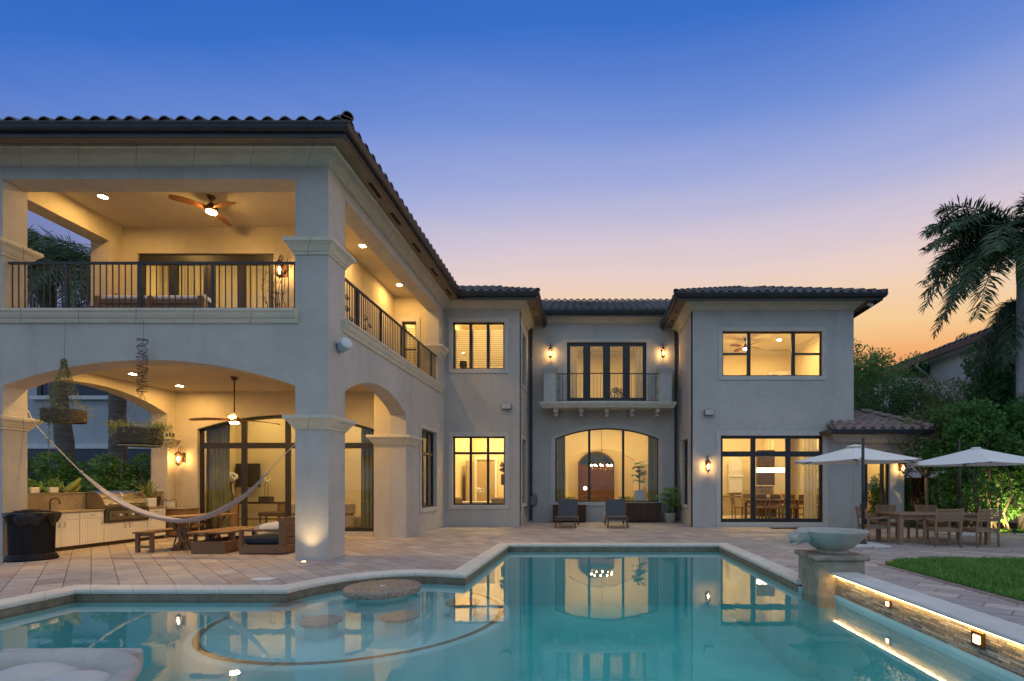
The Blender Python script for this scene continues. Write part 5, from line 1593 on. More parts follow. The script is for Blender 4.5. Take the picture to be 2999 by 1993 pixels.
m.build('vine', M['leaf_vine'], hb)
hb = thing('hanging_basket', 'round hanging wicker basket with trailing leaves over the grill', 'hanging plant', at(324, 1005, 9.74), 0, 'hanging baskets before the arch')
cx2, cy2, cz2 = at(324, 1005, 9.74)
m = MB(); basket_mb(m, (cx2, cy2, cz2 + .16), .335, .31)
for k in range(11): m.lathe([(.339, -.02 - k * .027), (.346, -.01 - k * .027), (.339, 0 - k * .027)], (cx2, cy2, cz2 + .14), 36)
m.build('basket', M['basket'], hb)
MB().lathe([(.30, -.20), (.34, -.175), (.001, -.172)], (cx2, cy2, cz2), 32).build('saucer', M['tan'], hb)
apex = Vector((cx2 + .03, cy2, cz2 + .86))
m = MB()
for k in range(5):
    a = k * 2 * PI / 5 + .3; m.tube([(cx2 + .35 * math.cos(a), cy2 + .35 * math.sin(a), cz2 + .16), apex], .004, 4)
m.tube([apex, (cx2 + .04, cy2 + .02, 4.74)], .004, 4)
m.tube([(cx2 - .27, cy2 - .1, cz2 - .17), (cx2 - .29, cy2 - .1, cz2 - 1.1)], .006, 4)
m.build('cord', M['twine'], hb)
m = MB()
for (px_, pz_) in ((0, -1.12), (.02, -1.17), (-.01, -1.22)): m.ball((cx2 - .29 + px_, cy2 - .1, cz2 + pz_), .022, 8, 6)
m.build('charm', M['whitepot'], hb)
m = MB()   # dry twisted vine winding up the cord
for s_ in range(22):
    z0_ = cz2 + .84 + s_ * .05; pts = []
    for k in range(9):
        a = g_.uniform(0, 6.28); pts.append((cx2 + .03 + .09 * math.cos(a), cy2 + .09 * math.sin(a), z0_ + g_.uniform(-.03, .05)))
    m.tube(pts, .0045, 4, False)
m.build('dry_vine', M['strand'], hb)
def s3():
    a = g_.choice([g_.gauss(2.9, .5), g_.gauss(0, .5), g_.uniform(0, 6.28)]); r = .36 + g_.uniform(-.1, .13); z = .2 + g_.gauss(0, .05)
    if g_.random() < .6 and r > .36: z -= g_.random() * (.42 if abs(a) < 1 else .22)
    return ((cx2 + r * math.cos(a), cy2 + r * math.sin(a), cz2 + z), (math.cos(a) * .5, math.sin(a) * .5, -.5))
m = MB(); leaves(m, 1700, s3, .036, g_, .6); m.build('vine', M['leaf_vine'], hb)

# --- plants on the kitchen ledge
def potted(name, label, loc, pot, matpot, build, matleaf, cat='potted plant', rz=0, extra=None):
    t = thing(name, label, cat, loc, rz)
    m = MB()
    if pot[0] == 'sq': m.bbox(-pot[1], pot[1], -pot[1], pot[1], 0, pot[2], .012)
    else: m.lathe([(pot[1] * .72, 0), (pot[1] * .95, pot[2] * .45), (pot[1], pot[2] * .92), (pot[1] * 1.02, pot[2]), (pot[1] * .88, pot[2]), (pot[1] * .85, pot[2] * .86), (.001, pot[2] * .86)], n=28)
    m.build('pot', M[matpot], t, local=True)
    m = MB(); build(m); m.build('foliage', M[matleaf], t, local=True)
    return t
q = random.Random(31)
x, y, z = at(335, 1165, 13.55)
potted('potted_plant', 'spiky strap leaved plant in a white square pot on the counter', (-12.05, 13.62, .906), ('sq', .125, .24), 'whitepot', lambda m: strap_plant(m, (0, 0, .22), 34, .62, q, .022, .7, .4), 'leaf_olive')
potted('potted_plant', 'plum glazed round pot with small white flowers on the counter', (-12.15, 13.95, .906), ('rd', .13, .28), 'darkpot', lambda m: leaves(m, 160, lambda: ((q.gauss(0, .08), q.gauss(0, .08), .29 + abs(q.gauss(0, .05))), (0, 0, 1)), .05, q), 'leaf_vine')
def horn(m):
    for s_ in (-1, 1):
        m.tube([(0, 0, 0), (0, s_ * .12, .05), (0, s_ * .2, .14), (0, s_ * .19, .26)], [.05, .05, .03, .008], 8)
for i, (y, lab) in enumerate(((11.15, 'leftmost shallow planter on the kitchen back ledge'), (11.55, 'white square planter on the kitchen back ledge'))):
    t = potted('ledge_planter', lab, (kb - .06, y + .02, 1.322), ('sq', .09, .13), 'whitepot', lambda m: (horn(m), leaves(m, 140, lambda: ((q.gauss(0, .05), q.gauss(0, .10), .14 + abs(q.gauss(0, .07))), (0, 0, .5)), .07, q)), 'leaf_mid')
t = thing('leaf_sculpture', 'curling green leaf shaped ornament on the kitchen back ledge', 'ornament', (kb - .06, 12.02, 1.322))
m = MB(); horn(m); m.tube([(0, -.2, 0), (0, -.05, .08), (0, .12, .22), (0, .22, .34), (0, .30, .30)], [.06, .08, .07, .03, .008], 10); m.build('body', M['leaf_olive'], t, local=True)
t = thing('pilaster_ornament', 'pair of tiny dark figurines on the corner capital of the porch', 'ornament', (-12.35, 14.68, 2.925))
m = MB()
for dx in (-.09, .0, .1): m.lathe([(.03, 0), (.035, .02), (.02, .05), (.03, .09), (.001, .12)], (dx, 0, 0), 10)
m.build('figures', M['blacksteel'], t, local=True)
t = thing('candle_lantern', 'tiny black lantern standing on the floor of the porch corner', 'lantern', (-11.35, 14.6, .0))
m = MB(); m.bbox(-.09, .09, -.09, .09, 0, .03, .004); m.lathe([(.09, .30), (.05, .37), (.012, .39)], n=4)
for a in (-.08, .08):
    for b_ in (-.08, .08): m.box(a - .008, a + .008, b_ - .008, b_ + .008, .03, .3)
m.build('frame', M['iron'], t, local=True)
MB().lathe([(.035, .03), (.035, .16), (.001, .16)], n=12).build('candle', M['flower'], t, local=True)

# ================================================================ UPPER TERRACE FURNITURE
TZ = 4.952
t = thing('terrace_sofa', 'wooden terrace sofa seen from behind the front railing', 'sofa', (-9.3, 11.05, TZ))
m = MB()
for k in range(3): m.bbox(-1.25, 1.02, -.40, -.34, .18 + k * .13, .29 + k * .13, .01)
for x in (-1.25, -.12, .95): m.bbox(x, x + .09, -.44, -.36, 0, .60, .01)
m.build('backrest', M['rawwood'], t, local=True)
m = MB(); m.bbox(-1.25, 1.02, -.34, .40, .10, .28, .01); m.build('base', M['rawwood'], t, local=True)
m = MB(); m.bbox(-1.20, -.13, -.33, -.12, .30, .66, .05); m.build('cushion', M['white_fabric'], t, local=True)
m = MB(); m.bbox(-.11, .97, -.33, -.12, .30, .66, .05); m.build('cushion', M['white_fabric'], t, local=True)
m = MB(); vs = []
for i in range(9):
    for j in range(13):
        vs.append((1.0 + .45 * (i / 8) + .02 * math.sin(j), -.42 + .2 * j / 12 + .1 * (i / 8), .66 - .55 * (i / 8) ** 1.2 + .02 * math.sin(i * 2 + j)))
m.add(vs, [(i * 13 + j, i * 13 + j + 1, (i + 1) * 13 + j + 1, (i + 1) * 13 + j) for i in range(8) for j in range(12)], True)
m.build('throw', M['white_fabric'], t, local=True)
t = thing('side_table', 'reddish wooden side table left of the terrace sofa', 'side table', (-10.55, 11.2, TZ))
m = MB(); m.bbox(-.42, .5, -.3, .3, .42, .48, .01); m.build('tabletop', M['redwood'], t, local=True)
m = MB(); m.bbox(-.36, .44, -.25, .25, .12, .41, .01); m.build('shelf', M['rawwood'], t, local=True)
for a in (-.38, .44):
    for b_ in (-.26, .24): 
        m = MB(); m.box(a - .02, a + .02, b_ - .02, b_ + .02, 0, .42); m.build('leg', M['redwood'], t, local=True)
t = thing('tabletop_grill', 'small dark box grill on the terrace side table', 'grill', (-10.5, 11.2, TZ + .481))
m = MB(); m.lathe([(.30, .0), (.34, .05), (.34, .12), (.30, .2), (.18, .26), (.001, .28)], n=24, sx=1, sy=.7); m.build('body', M['black'], t, local=True)
m = MB(); m.tube([(-.05, -.1, .27), (-.05, -.12, .33), (.05, -.12, .33), (.05, -.1, .27)], .01, 6); m.build('handle', M['redwood'], t, local=True)
t = thing('dried_tree', 'dried thorny branches standing beside the terrace lantern', 'plant', (-7.72, 12.4, TZ))
q = random.Random(13); m = MB()
for i in range(5):
    p = Vector((q.uniform(-.05, .05), q.uniform(-.05, .05), .25)); pts = [p]
    for k in range(7): p = p + Vector((q.gauss(0, .05), q.gauss(0, .04), .26)); pts.append(p)
    m.tube(pts, [.016 - .0018 * k for k in range(8)], 5)
    for k in range(2, 8):
        for _ in range(4):
            e = pts[k] + Vector((q.gauss(0, .13), q.gauss(0, .1), q.gauss(.05, .1))); m.tube([pts[k], pts[k].lerp(e, .6) + Vector((0, 0, .03)), e], .004, 4)
m.build('branches', M['bark'], t, local=True)
MB().lathe([(.10, 0), (.15, .15), (.14, .28), (.12, .28), (.11, .2), (.001, .2)], n=20).build('pot', M['darkpot'], t, local=True)

# ================================================================ POOLSIDE: LOUNGERS, PLANTERS, PALM
def lounger(loc, label, rz=0):
    t = thing('lounge_chair', label, 'sun lounger', loc, rz, 'sun loungers below the arched window')
    m = MB()
    for s_ in (-1, 1): m.bbox(s_ * .33 - .03, s_ * .33 + .03, -.85, .80, .26, .32, .008)
    for y in (-.83, -.1, .5): m.bbox(-.30, .30, y - .03, y + .03, .27, .31, .006)
    m.build('frame', M['teak_y'], t, local=True)
    for s_ in (-1, 1):
        for (y0, y1) in ((-.62, -.80), (.62, .72)):
            m = MB(); m.tube([(s_ * .33, y0, .27), (s_ * .35, y1, .02)], [.035, .028], 8); m.build('leg', M['teak'], t, local=True)
    m = MB(); m.bbox(-.36, .36, -.90, .0, .315, .40, .03); m.build('seat_pad', M['sling'], t, local=True)
    a = R(58); ca, sa = math.cos(a), math.sin(a)
    mp = lambda x, u, w: (x, .02 + u * ca - w * sa, .36 + u * sa + w * ca)
    m = MB(); m.bbox(-.36, .36, 0, .72, -.035, .04, .03, mp); m.build('back_pad', M['sling'], t, local=True)
    m = MB()
    for s_ in (-1, 1): m.bbox(s_ * .33 - .025, s_ * .33 + .025, 0, .74, -.085, -.04, .006, mp)
    m.bbox(-.33, .33, .5, .55, -.09, -.045, .006, mp); m.tube([(0, .30, .79), (0, .55, .30)], .02, 6); m.build('back_frame', M['teak'], t, local=True)
    return t
lounger((X_(1307, 18.1), 18.15, 0), 'left of the two navy sling sun loungers', R(-3))
lounger((X_(1419, 18.1), 18.15, 0), 'right of the two navy sling sun loungers', R(2))
def planterbox(x0, x1, label, z1):
    t = thing('planter_box', label, 'planter box', ((x0 + x1) / 2, 20.2, 0), 0, 'wooden planter boxes under the arched window')
    m = MB(); w = (x1 - x0) / 2; n = int(2 * w / .13); s_ = 2 * w / n
    for i in range(n): m.bbox(-w + i * s_ + .002, -w + (i + 1) * s_ - .002, -.28, .28, .05, z1 - .045, .006)
    m.build('body', M['darkwood'], t, local=True)
    m = MB(); m.bbox(-w - .02, w + .02, -.30, .30, z1 - .044, z1, .008); m.build('rim', M['darkwood'], t, local=True)
    m = MB(); m.box(-w + .05, w - .05, -.22, .22, 0, .05); m.build('foot', M['black'], t, local=True)
planterbox(X_(1274, 20.0), X_(1350, 20.0), 'short brown planter box behind the left lounger', .70)
planterbox(X_(1443, 20.0), X_(1523, 20.0), 'long dark brown planter box behind the right lounger', .78)
q = random.Random(77)
def palm_leaves(m):
    for i in range(15):
        a = q.uniform(0, 2 * PI); h0 = q.uniform(.55, 1.25)
        m.tube([(0, 0, .3), (.05 * math.cos(a), .05 * math.sin(a), h0)], .008, 5)
        frond(m, (.05 * math.cos(a), .05 * math.sin(a), h0), a, q.uniform(.40, .65), q.uniform(.3, .55), q.uniform(.3, .6), 15, .25, q, .014, .35)
    strap_plant(m, (0, 0, .3), 16, .55, q, .02, 1.1, .7)
pp = potted('potted_palm', 'bushy palm in a pale clay pot at the right end of the planter boxes', (X_(1543, 20.05), 20.0, 0), ('rd', .24, .38), 'pot', palm_leaves, 'leaf_mid')

# ================================================================ DINING SET AND PARASOLS
def armchair(loc, rz, label):
    """seat faces local -y? : the back is at +y, sitter looks to -y"""
    t = thing('dining_chair', label, 'chair', loc, rz, 'teak armchairs round the outdoor table')
    for s_ in (-1, 1):
        m = MB(); m.tube([(s_ * .28, .26, 0), (s_ * .28, .25, .42), (s_ * .28, .29, .70), (s_ * .28, .33, .93)], [.026, .028, .026, .022], 6); m.build('rear_leg', M['greywood'], t, local=True)
        m = MB(); m.bbox(s_ * .29 - .026, s_ * .29 + .026, -.27, -.22, 0, .64, .006); m.build('front_leg', M['greywood'], t, local=True)
        m = MB(); m.tube([(s_ * .29, -.30, .66), (s_ * .30, -.1, .655), (s_ * .295, .1, .635), (s_ * .285, .28, .645)], [.026, .03, .028, .022], 8); m.build('armrest', M['greywood'], t, local=True)
    m = MB()
    for k in range(9): m.bbox(-.26, .26, -.27 + k * .057, -.27 + k * .057 + .050, .425, .445, .004)
    m.bbox(-.26, .26, -.265, -.225, .36, .424, .004); m.bbox(-.26, .26, .215, .245, .36, .424, .004)
    for s_ in (-1, 1): m.bbox(s_ * .25 - .012, s_ * .25 + .012, -.22, .215, .365, .424, .004)
    m.build('seat', M['greywood'], t, local=True)
    m = MB()
    for k in range(6):
        z = .62 + k * .052; y = .285 + (z - .62) * .16; m.bbox(-.26, .26, y - .012, y + .012, z, z + .043, .004)
    m.build('backrest', M['greywood'], t, local=True)
    return t
t = thing('dining_table', 'weathered teak outdoor dining table under the parasols', 'table', (9.0, 13.05, 0))
m = MB()
for k in range(8): m.bbox(-1.18, 1.18, -.56 + k * .14, -.56 + k * .14 + .136, .735, .775, .005)
m.build('tabletop', M['greywood'], t, local=True)
m = MB(); m.bbox(-1.08, 1.08, -.50, -.46, .62, .734, .005); m.bbox(-1.08, 1.08, .46, .50, .62, .734, .005); m.bbox(-1.12, -1.08, -.46, .46, .62, .734, .005); m.bbox(1.08, 1.12, -.46, .46, .62, .734, .005); m.build('apron', M['greywood'], t, local=True)
for sx in (-1, 1):
    for sy in (-1, 1):
        m = MB(); m.bbox(sx * 1.10 - .05, sx * 1.10 + .05, sy * .48 - .05, sy * .48 + .05, 0, .734, .008); m.build('leg', M['greywood'], t, local=True)
armchair((X_(2172, 12.25), 12.27, 0), PI - R(8), 'teak armchair at the left of the near side of the outdoor table')
armchair((X_(2258, 12.2), 12.25, 0), PI + R(5), 'teak armchair at the right of the near side of the outdoor table')
armchair((7.55, 13.15, 0), R(86) , 'teak armchair at the left end of the outdoor table beside the mast')
armchair((X_(2054, 14.1), 14.05, 0), R(2), 'teak armchair at the left of the far side of the outdoor table')
armchair((X_(2146, 14.1), 14.05, 0), R(-3), 'teak armchair at the right of the far side of the outdoor table')
for o in [o for o in bpy.data.objects if o.name.startswith('dining_chair')]:
    # local +y is the chair's back; turn so that every sitter faces the table
    o.rotation_euler.z += 0

def parasol(label, c, zr, za, Rr, n, a0, mast, group='white garden parasols', zmt=2.66, vent=1.0):
    t = thing('parasol', label, 'parasol', (mast[0], mast[1], 0), 0, group)
    m = MB(); vs = []; cor = [(c[0] + Rr * math.cos(a0 + 2 * PI * i / n), c[1] + Rr * math.sin(a0 + 2 * PI * i / n)) for i in range(n)]
    RN, SN = 8, 8
    fs = []
    for i in range(n):
        p0, p1 = cor[i], cor[(i + 1) % n]; o = len(vs)
        for r in range(RN + 1):
            f = r / RN
            for k in range(SN + 1):
                g0 = k / SN
                x = c[0] + ((p0[0] - c[0]) * (1 - g0) + (p1[0] - c[0]) * g0) * f; y = c[1] + ((p0[1] - c[1]) * (1 - g0) + (p1[1] - c[1]) * g0) * f
                z = za - (za - zr) * f ** .92 - .05 * f * math.sin(PI * g0) * .6
                vs.append((x, y, z))
        W = SN + 1
        fs += [(o + r * W + k, o + r * W + k + 1, o + (r + 1) * W + k + 1, o + (r + 1) * W + k) for r in range(RN) for k in range(SN)]
    m.add(vs, fs, True); m.build('canopy', M['canvas'], t)
    m = MB(); m.lathe([(.26 * vent, -.02), (.16 * vent, .018), (.001, .045 * vent)], (c[0], c[1], za - .015), 20); m.build('vent_cap', M['canvas'], t)
    for i in range(n):
        p = cor[i]; m = MB(); m.tube([(c[0], c[1], za - .06), (c[0] + (p[0] - c[0]) * .985, c[1] + (p[1] - c[1]) * .985, zr - .025)], .012, 5); m.build('rib', M['bronze'], t)
    m = MB(); m.tube([(c[0], c[1], za - .04), (c[0], c[1], za - .42)], .03, 8); m.tube([(c[0], c[1], za - .36), (mast[0], mast[1], zr + .02)], .022, 6)
    m.build('arm', M['bronze'], t)
    m = MB(); m.tube([(mast[0], mast[1], .05), (mast[0], mast[1], zmt)], .036, 10); m.bbox(mast[0] - .05, mast[0] + .05, mast[1] - .05, mast[1] + .05, .9, 1.05, .01); m.build('mast', M['bronze'], t)
    m = MB(); m.lathe([(.10, .07), (.09, .10), (.05, .13), (.045, .20)], (mast[0], mast[1], 0), 14); m.tube([(mast[0] - .0, mast[1] - .06, .95), (mast[0] - .13, mast[1] - .1, 1.0)], .01, 5); m.build('crank', M['bronze'], t)
    for (dx, dy) in ((-.42, -.42), (.02, -.42), (-.42, .02), (.02, .02)):
        m = MB(); m.bbox(mast[0] + dx, mast[0] + dx + .42, mast[1] + dy, mast[1] + dy + .42, .002, .06, .012); m.build('base_slab', M['capstone'], t)
    return t
parasol('white hexagonal parasol in front of the end pavilion with its dark mast', (7.45, 13.85), 2.15, 2.60, 1.72, 6, 0.0, (X_(1988, 12.2), 12.2))
parasol('square white parasol over the right end of the outdoor table', (10.3, 13.2), 2.06, 2.50, 1.65, 4, R(152), (11.2, 15.0), zmt=2.9, vent=.5)
# ================================================================ INTERIOR FURNITURE SEEN THROUGH THE GLASS
def curtain(label, a0, a1, z0, z1, mp, mat, amp=.035, per=.13):
    m = MB(); vs = []; n = max(12, int((a1 - a0) / per * 10))
    for i in range(n + 1):
        a = a0 + (a1 - a0) * i / n; ph = 2 * PI * (a - a0) / per
        for j in range(5):
            f = j / 4
            vs.append(mp(a, amp * math.sin(ph + .5 * f) + .01 * math.sin(ph * .37), z0 + (z1 - z0) * f))
    m.add(vs, [(i * 5 + j, (i + 1) * 5 + j, (i + 1) * 5 + j + 1, i * 5 + j + 1) for i in range(n) for j in range(4)], True)
    return tag(m.build('curtain', M[mat]), label, 'curtain', 'curtains inside the windows')
curtain('olive drape at the left side of the porch sliding doors', -11.85, -11.1, .09, 4.1, south(15.42), 'curtain')
curtain('olive drape at the right end of the porch sliding doors', -7.05, -6.3, .09, 4.1, south(15.42), 'curtain')
curtain('gold patterned drape at the left of the arched hall window', g0 + .02, g0 + .40, .1, 4.6, south(YC + .42), 'curtain_gold', .03)
curtain('gold patterned drape at the right of the arched hall window', g1 - .38, g1 - .02, .1, 4.6, south(YC + .42), 'curtain_gold', .03)
curtain('cream drape at the right of the dining room doors', d1 - .52, d1 - .05, .16, 4.2, south(YR + .42), 'sheer', .03)
curtain('pale sheer at the left of the balcony doors', b0 + .1, b0 + .42, 4.97, 7.8, south(YC + .40), 'sheer', .03)
curtain('pale sheer at the right of the balcony doors', b1 - .42, b1 - .1, 4.97, 7.8, south(YC + .40), 'sheer', .03)
curtain('cream sheer across the terrace bedroom doors', U0x + .15, U1x - .15, 4.97, 7.6, south(YU + .45), 'sheer', .02, .09)

# shutters in the bump-out upper window and the walkway window
def shutter(label, a0, a1, z0, z1, mp, n, cols):
    t = thing('plantation_shutter', label, 'shutter', mp(0, 0, 0), 0)
    w = (a1 - a0) / cols
    for c in range(cols):
        m = MB()
        for k in range(n):
            z = z0 + .03 + (z1 - z0 - .06) * k / n; h = (z1 - z0 - .06) / n
            m.add([mp(a0 + c * w + .05, .012, z), mp(a0 + (c + 1) * w - .05, .012, z), mp(a0 + (c + 1) * w - .05, -.012, z + h * .93), mp(a0 + c * w + .05, -.012, z + h * .93)], [(0, 1, 2, 3)])
        m.build('slat_panel', M['blind'], t)
        m = MB()
        for k in range(n):
            z = z0 + .03 + (z1 - z0 - .06) * k / n; m.box(a0 + c * w + .05, a0 + (c + 1) * w - .05, -.022, -.014, z - .007, z + .007, mp)
        m.build('slat_shadow_lines', M['tan'], t)  # thin strips put in to draw the shadow lines between slats
    m = MB()
    for c in range(cols + 1): m.box(a0 + c * w - .045, a0 + c * w + .045, -.02, .02, z0, z1, mp)
    m.build('frame', M['roomtrim'], t)
shutter('closed white shutters glowing in the bump-out upper window', a0, X_(1162, YB), 5.80, 7.25, south(YB + .34), 18, 3)
shutter('closed shutters in the narrow window at the walkway end', EW0 + .03, EW1 - .03, 5.25, 7.2, south(17.5 + .26), 20, 1)
t = thing('table_vase', 'round vase on the sill of the bump-out upper window', 'vase', (X_(1063, YB), YB + .27, 5.76))
MB().lathe([(.06, 0), (.13, .08), (.14, .16), (.12, .24), (.14, .28), (.12, .28)], n=20).build('body', M['basket'], t, local=True)

# living room behind the porch
x0, x1, z0, z1 = X_(538, 17.0), X_(594, 17.0), Z_(1122, 17.0), Z_(1067, 17.0)
t = thing('television', 'flat black television on the living room wall', 'television', ((x0 + x1) / 2, 17.15, 1.6))
m = MB(); m.bbox(x0, x1, 17.08, 17.13, z0, z1, .008); m.build('screen', M['screen'], t)
m = MB(); m.box(x0 + .25, x1 - .25, 17.13, 17.195, z0 + .2, z1 - .2); m.build('mount', M['black'], t)
t = thing('console_table', 'dark console table under the television', 'console', (-11.2, 16.7, .09))
m = MB(); m.bbox(-.75, 1.0, -.2, .2, .78, .85, .01); m.build('tabletop', M['darkwood'], t, local=True)
for x in (-.68, .9):
    m = MB(); m.bbox(x - .05, x + .05, -.16, .16, 0, .78, .01); m.build('leg', M['rawwood'], t, local=True)
m = MB(); m.bbox(-.6, .82, -.14, .14, .25, .30, .01); m.build('shelf', M['rawwood'], t, local=True)
q = random.Random(55)
def flowers(m, c, r, n):
    for i in range(n):
        d = Vector((q.gauss(0, 1), q.gauss(0, 1), q.gauss(0, 1))).normalized() * r * q.uniform(.7, 1)
        m.ball((c[0] + d.x, c[1] + d.y, c[2] + d.z * .75), r * .3, 7, 5)
t = thing('flower_vase', 'ball of white hydrangeas in a glass vase by the porch doors', 'vase', (X_(529, 15.9), 15.9, .09))
m = MB(); m.lathe([(.22, 0), (.22, .9), (.001, .9)], n=24); m.build('stand', M['rawwood'], t, local=True)
MB().lathe([(.10, .9), (.14, 1.0), (.10, 1.12), (.06, 1.2), (.06, 1.45), (.12, 1.52)], n=20).build('vase', M['blacksteel'], t, local=True)
m = MB(); flowers(m, (0, 0, 1.66), .19, 40); m.build('flowers', M['flower'], t, local=True)
t = thing('orchid_pot', 'orchid in a dark square pot on the console table', 'potted plant', (-10.75, 16.6, .942))
m = MB(); m.bbox(-.2, .2, -.12, .12, 0, .18, .02); m.build('pot', M['blacksteel'], t, local=True)
m = MB()
for dx in (-.05, .05): m.tube([(dx, 0, .15), (dx, 0, .5), (dx + .03, 0, .68)], .008, 5)
m.build('stem', M['bark'], t, local=True)
m = MB(); flowers(m, (0, 0, .72), .11, 16); m.build('flowers', M['flower'], t, local=True)
t = thing('living_room_sofa', 'tan sofa back seen through the porch doors', 'sofa', (-8.6, 16.1, .09))
m = MB(); m.bbox(-1.0, 1.2, -.45, .45, .05, .45, .06); m.build('base', M['sofa'], t, local=True)
m = MB(); m.bbox(-1.0, 1.2, -.45, -.2, .45, .88, .08); m.build('backrest', M['sofa'], t, local=True)
t = thing('leather_armchair', 'tan armchair behind the glass right of the near column', 'armchair', (-7.1, 16.3, .09))
m = MB(); m.bbox(-.45, .45, -.45, .45, .05, .45, .06); m.build('seat', M['sofa'], t, local=True)
m = MB(); m.bbox(-.45, .45, .25, .45, .45, .95, .07); m.build('backrest', M['sofa'], t, local=True)
t = thing('counter_stool', 'brown bench stool behind the porch doors', 'stool', (-10.1, 15.9, .09))
m = MB(); m.bbox(-.35, .35, -.2, .2, .42, .56, .03); m.build('seat', M['darkwood'], t, local=True)
for a in (-.3, .3):
    for b_ in (-.15, .15):
        m = MB(); m.box(a - .02, a + .02, b_ - .02, b_ + .02, 0, .42); m.build('leg', M['darkwood'], t, local=True)

# bump-out lower room
for i, (x, lab) in enumerate(((X_(1058, 19.0), 'tan club chair at the left of the bump-out lower window'), (X_(1150, 19.0), 'tan club chair at the right of the bump-out lower window'))):
    t = thing('club_chair', lab, 'armchair', (x, 19.1, .09), R(-25) if i == 0 else R(25), 'club chairs in the bump-out room')
    m = MB(); m.bbox(-.38, .38, -.38, .38, .08, .42, .05); m.build('seat', M['sofa'], t, local=True)
    m = MB(); m.bbox(-.40, .40, -.40, -.28, .42, .95, .06); m.build('backrest', M['sofa'], t, local=True)
t = thing('writing_table', 'tan table across the bump-out lower room', 'table', (X_(1104, 19.6), 19.7, .09))
m = MB(); m.bbox(-.8, .8, -.3, .3, .70, .76, .01); m.build('tabletop', M['roomtrim'], t, local=True)
m = MB(); m.bbox(-.7, .7, -.25, .25, 0, .70, .02); m.build('cabinet', M['sofa'], t, local=True)
t = thing('glass_vase', 'clear vase of white flowers on the bump-out room table', 'vase', (X_(1104, 19.6), 19.65, .852))
MB().lathe([(.09, 0), (.09, .34), (.085, .34)], n=18).build('vase', M['lampglass'], t, local=True)
m = MB(); flowers(m, (0, 0, .42), .15, 24); m.build('flowers', M['flower'], t, local=True)
t = thing('wall_sculpture', 'rust coloured shell sculpture on the bump-out room wall', 'ornament', (X_(1160, 20.0), 20.1, 1.5))
m = MB(); m.bbox(-.12, .16, -.05, .05, 0, .45, .02)
for i in range(26): m.ball((q.gauss(0, .09), q.gauss(0, .03), .5 + q.uniform(0, .5)), .06, 8, 6)
m.build('body', M['copper'], t, local=True)

# entrance hall
t = thing('chandelier', 'hall chandelier of clear crystal bulbs on a long wire', 'chandelier', (X_(1386, 23.6), 23.6, 4.74))
zc = Z_(1078, 23.6) - 4.74
m = MB(); m.tube([(0, 0, 0), (0, 0, zc + .25)], .01, 5); m.lathe([(.06, -.03), (.02, -.005)], n=12); m.build('wire', M['copper'], t, local=True)
m = MB(); m.lathe([(.50, zc), (.52, zc + .03), (.50, zc + .06)], n=36)
for k in range(8):
    a = 2 * PI * k / 8; m.tube([(.5 * math.cos(a), .5 * math.sin(a), zc + .05), (0, 0, zc + .3)], .006, 4)
m.build('ring', M['copper'], t, local=True)
for k in range(10):
    a = 2 * PI * k / 10 + .2
    MB().ball((.5 * math.cos(a), .5 * math.sin(a), zc + .13), .036, 10, 8).build('bulb', M['e_chand'], t, local=True)
    m = MB()
    for j in range(4): m.lathe([(.001, -.04), (.012, -.02), (.001, 0)], (.48 * math.cos(a + j * .15), .48 * math.sin(a + j * .15), zc - .02 - .03 * (j % 2)), 6)
    m.build('crystal', M['lampglass'], t, local=True)
t = thing('fiddle_fig', 'fiddle leaf fig in a tall white pot inside the arched window', 'potted plant', (X_(1472.5, 21.3), 21.3, .09))
m = MB(); m.bbox(-.20, .20, -.2, .2, .0, .95, .02); m.bbox(-.23, .23, -.23, .23, .72, 1.19, .02); m.build('pot', M['whitepot'], t, local=True)
m = MB(); m.tube([(0, 0, 1.1), (.02, 0, 1.6), (-.02, 0, 2.2)], .016, 6); m.build('stem', M['bark'], t, local=True)
m = MB(); V, Fc = [], []
for i in range(30):
    a = i * 2.4; z = 1.50 + .88 * i / 30; L = .37 * q.uniform(.8, 1.1); ca, sa = math.cos(a), math.sin(a)
    dz = q.uniform(-.12, .12) ; o = len(V)
    for k, (f, w) in enumerate(((.05, .02), (.35, .09), (.6, .125), (.85, .10), (1.0, .02))):
        zz = z + dz * f + .05 * math.sin(PI * f)
        V += [(ca * L * f - sa * w, sa * L * f + ca * w, zz), (ca * L * f + sa * w, sa * L * f - ca * w, zz)]
    Fc += [(o + 2 * k, o + 2 * k + 1, o + 2 * k + 3, o + 2 * k + 2) for k in range(4)]
m.add(V, Fc, True); m.build('foliage', M['leaf_dark'], t, local=True)
t = thing('hall_table', 'glass sided table with lamp before the front door', 'table', (X_(1362, 23), 23.0, .09))
m = MB(); m.bbox(-.55, .45, -.25, .25, .86, .90, .01); m.bbox(-.55, .45, -.25, .25, .1, .14, .01)
for a in (-.53, .43):
    for b_ in (-.23, .23): m.box(a - .015, a + .015, b_ - .015, b_ + .015, 0, .86)
m.build('frame', M['copper'], t, local=True)
t = thing('globe_lamp', 'glowing table lamp on the hall table', 'lamp', (X_(1348, 23), 23.0, .992))
MB().lathe([(.08, 0), (.08, .02), (.02, .04), (.02, .25)], n=14).build('base', M['copper'], t, local=True)
MB().ball((0, 0, .36), .085, 14, 10).build('shade', M['e_bar'], t, local=True)
for (u, lab) in ((1302, 'clipped low hedge trough at the left inside the arched window'), (1447, 'clipped low hedge trough at the right inside the arched window')):
    t = thing('indoor_planter', lab, 'planter', (X_(u, 21.4), 21.4, .09))
    m = MB(); m.bbox(-.42, .42, -.15, .15, 0, .72, .02); m.build('trough', M['darkwood'], t, local=True)
    m = MB(); leaves(m, 500, lambda: ((q.uniform(-.42, .42), q.uniform(-.15, .15), .72 + q.uniform(0, .16)), (0, 0, .8)), .06, q); m.build('foliage', M['leaf_olive'], t, local=True)
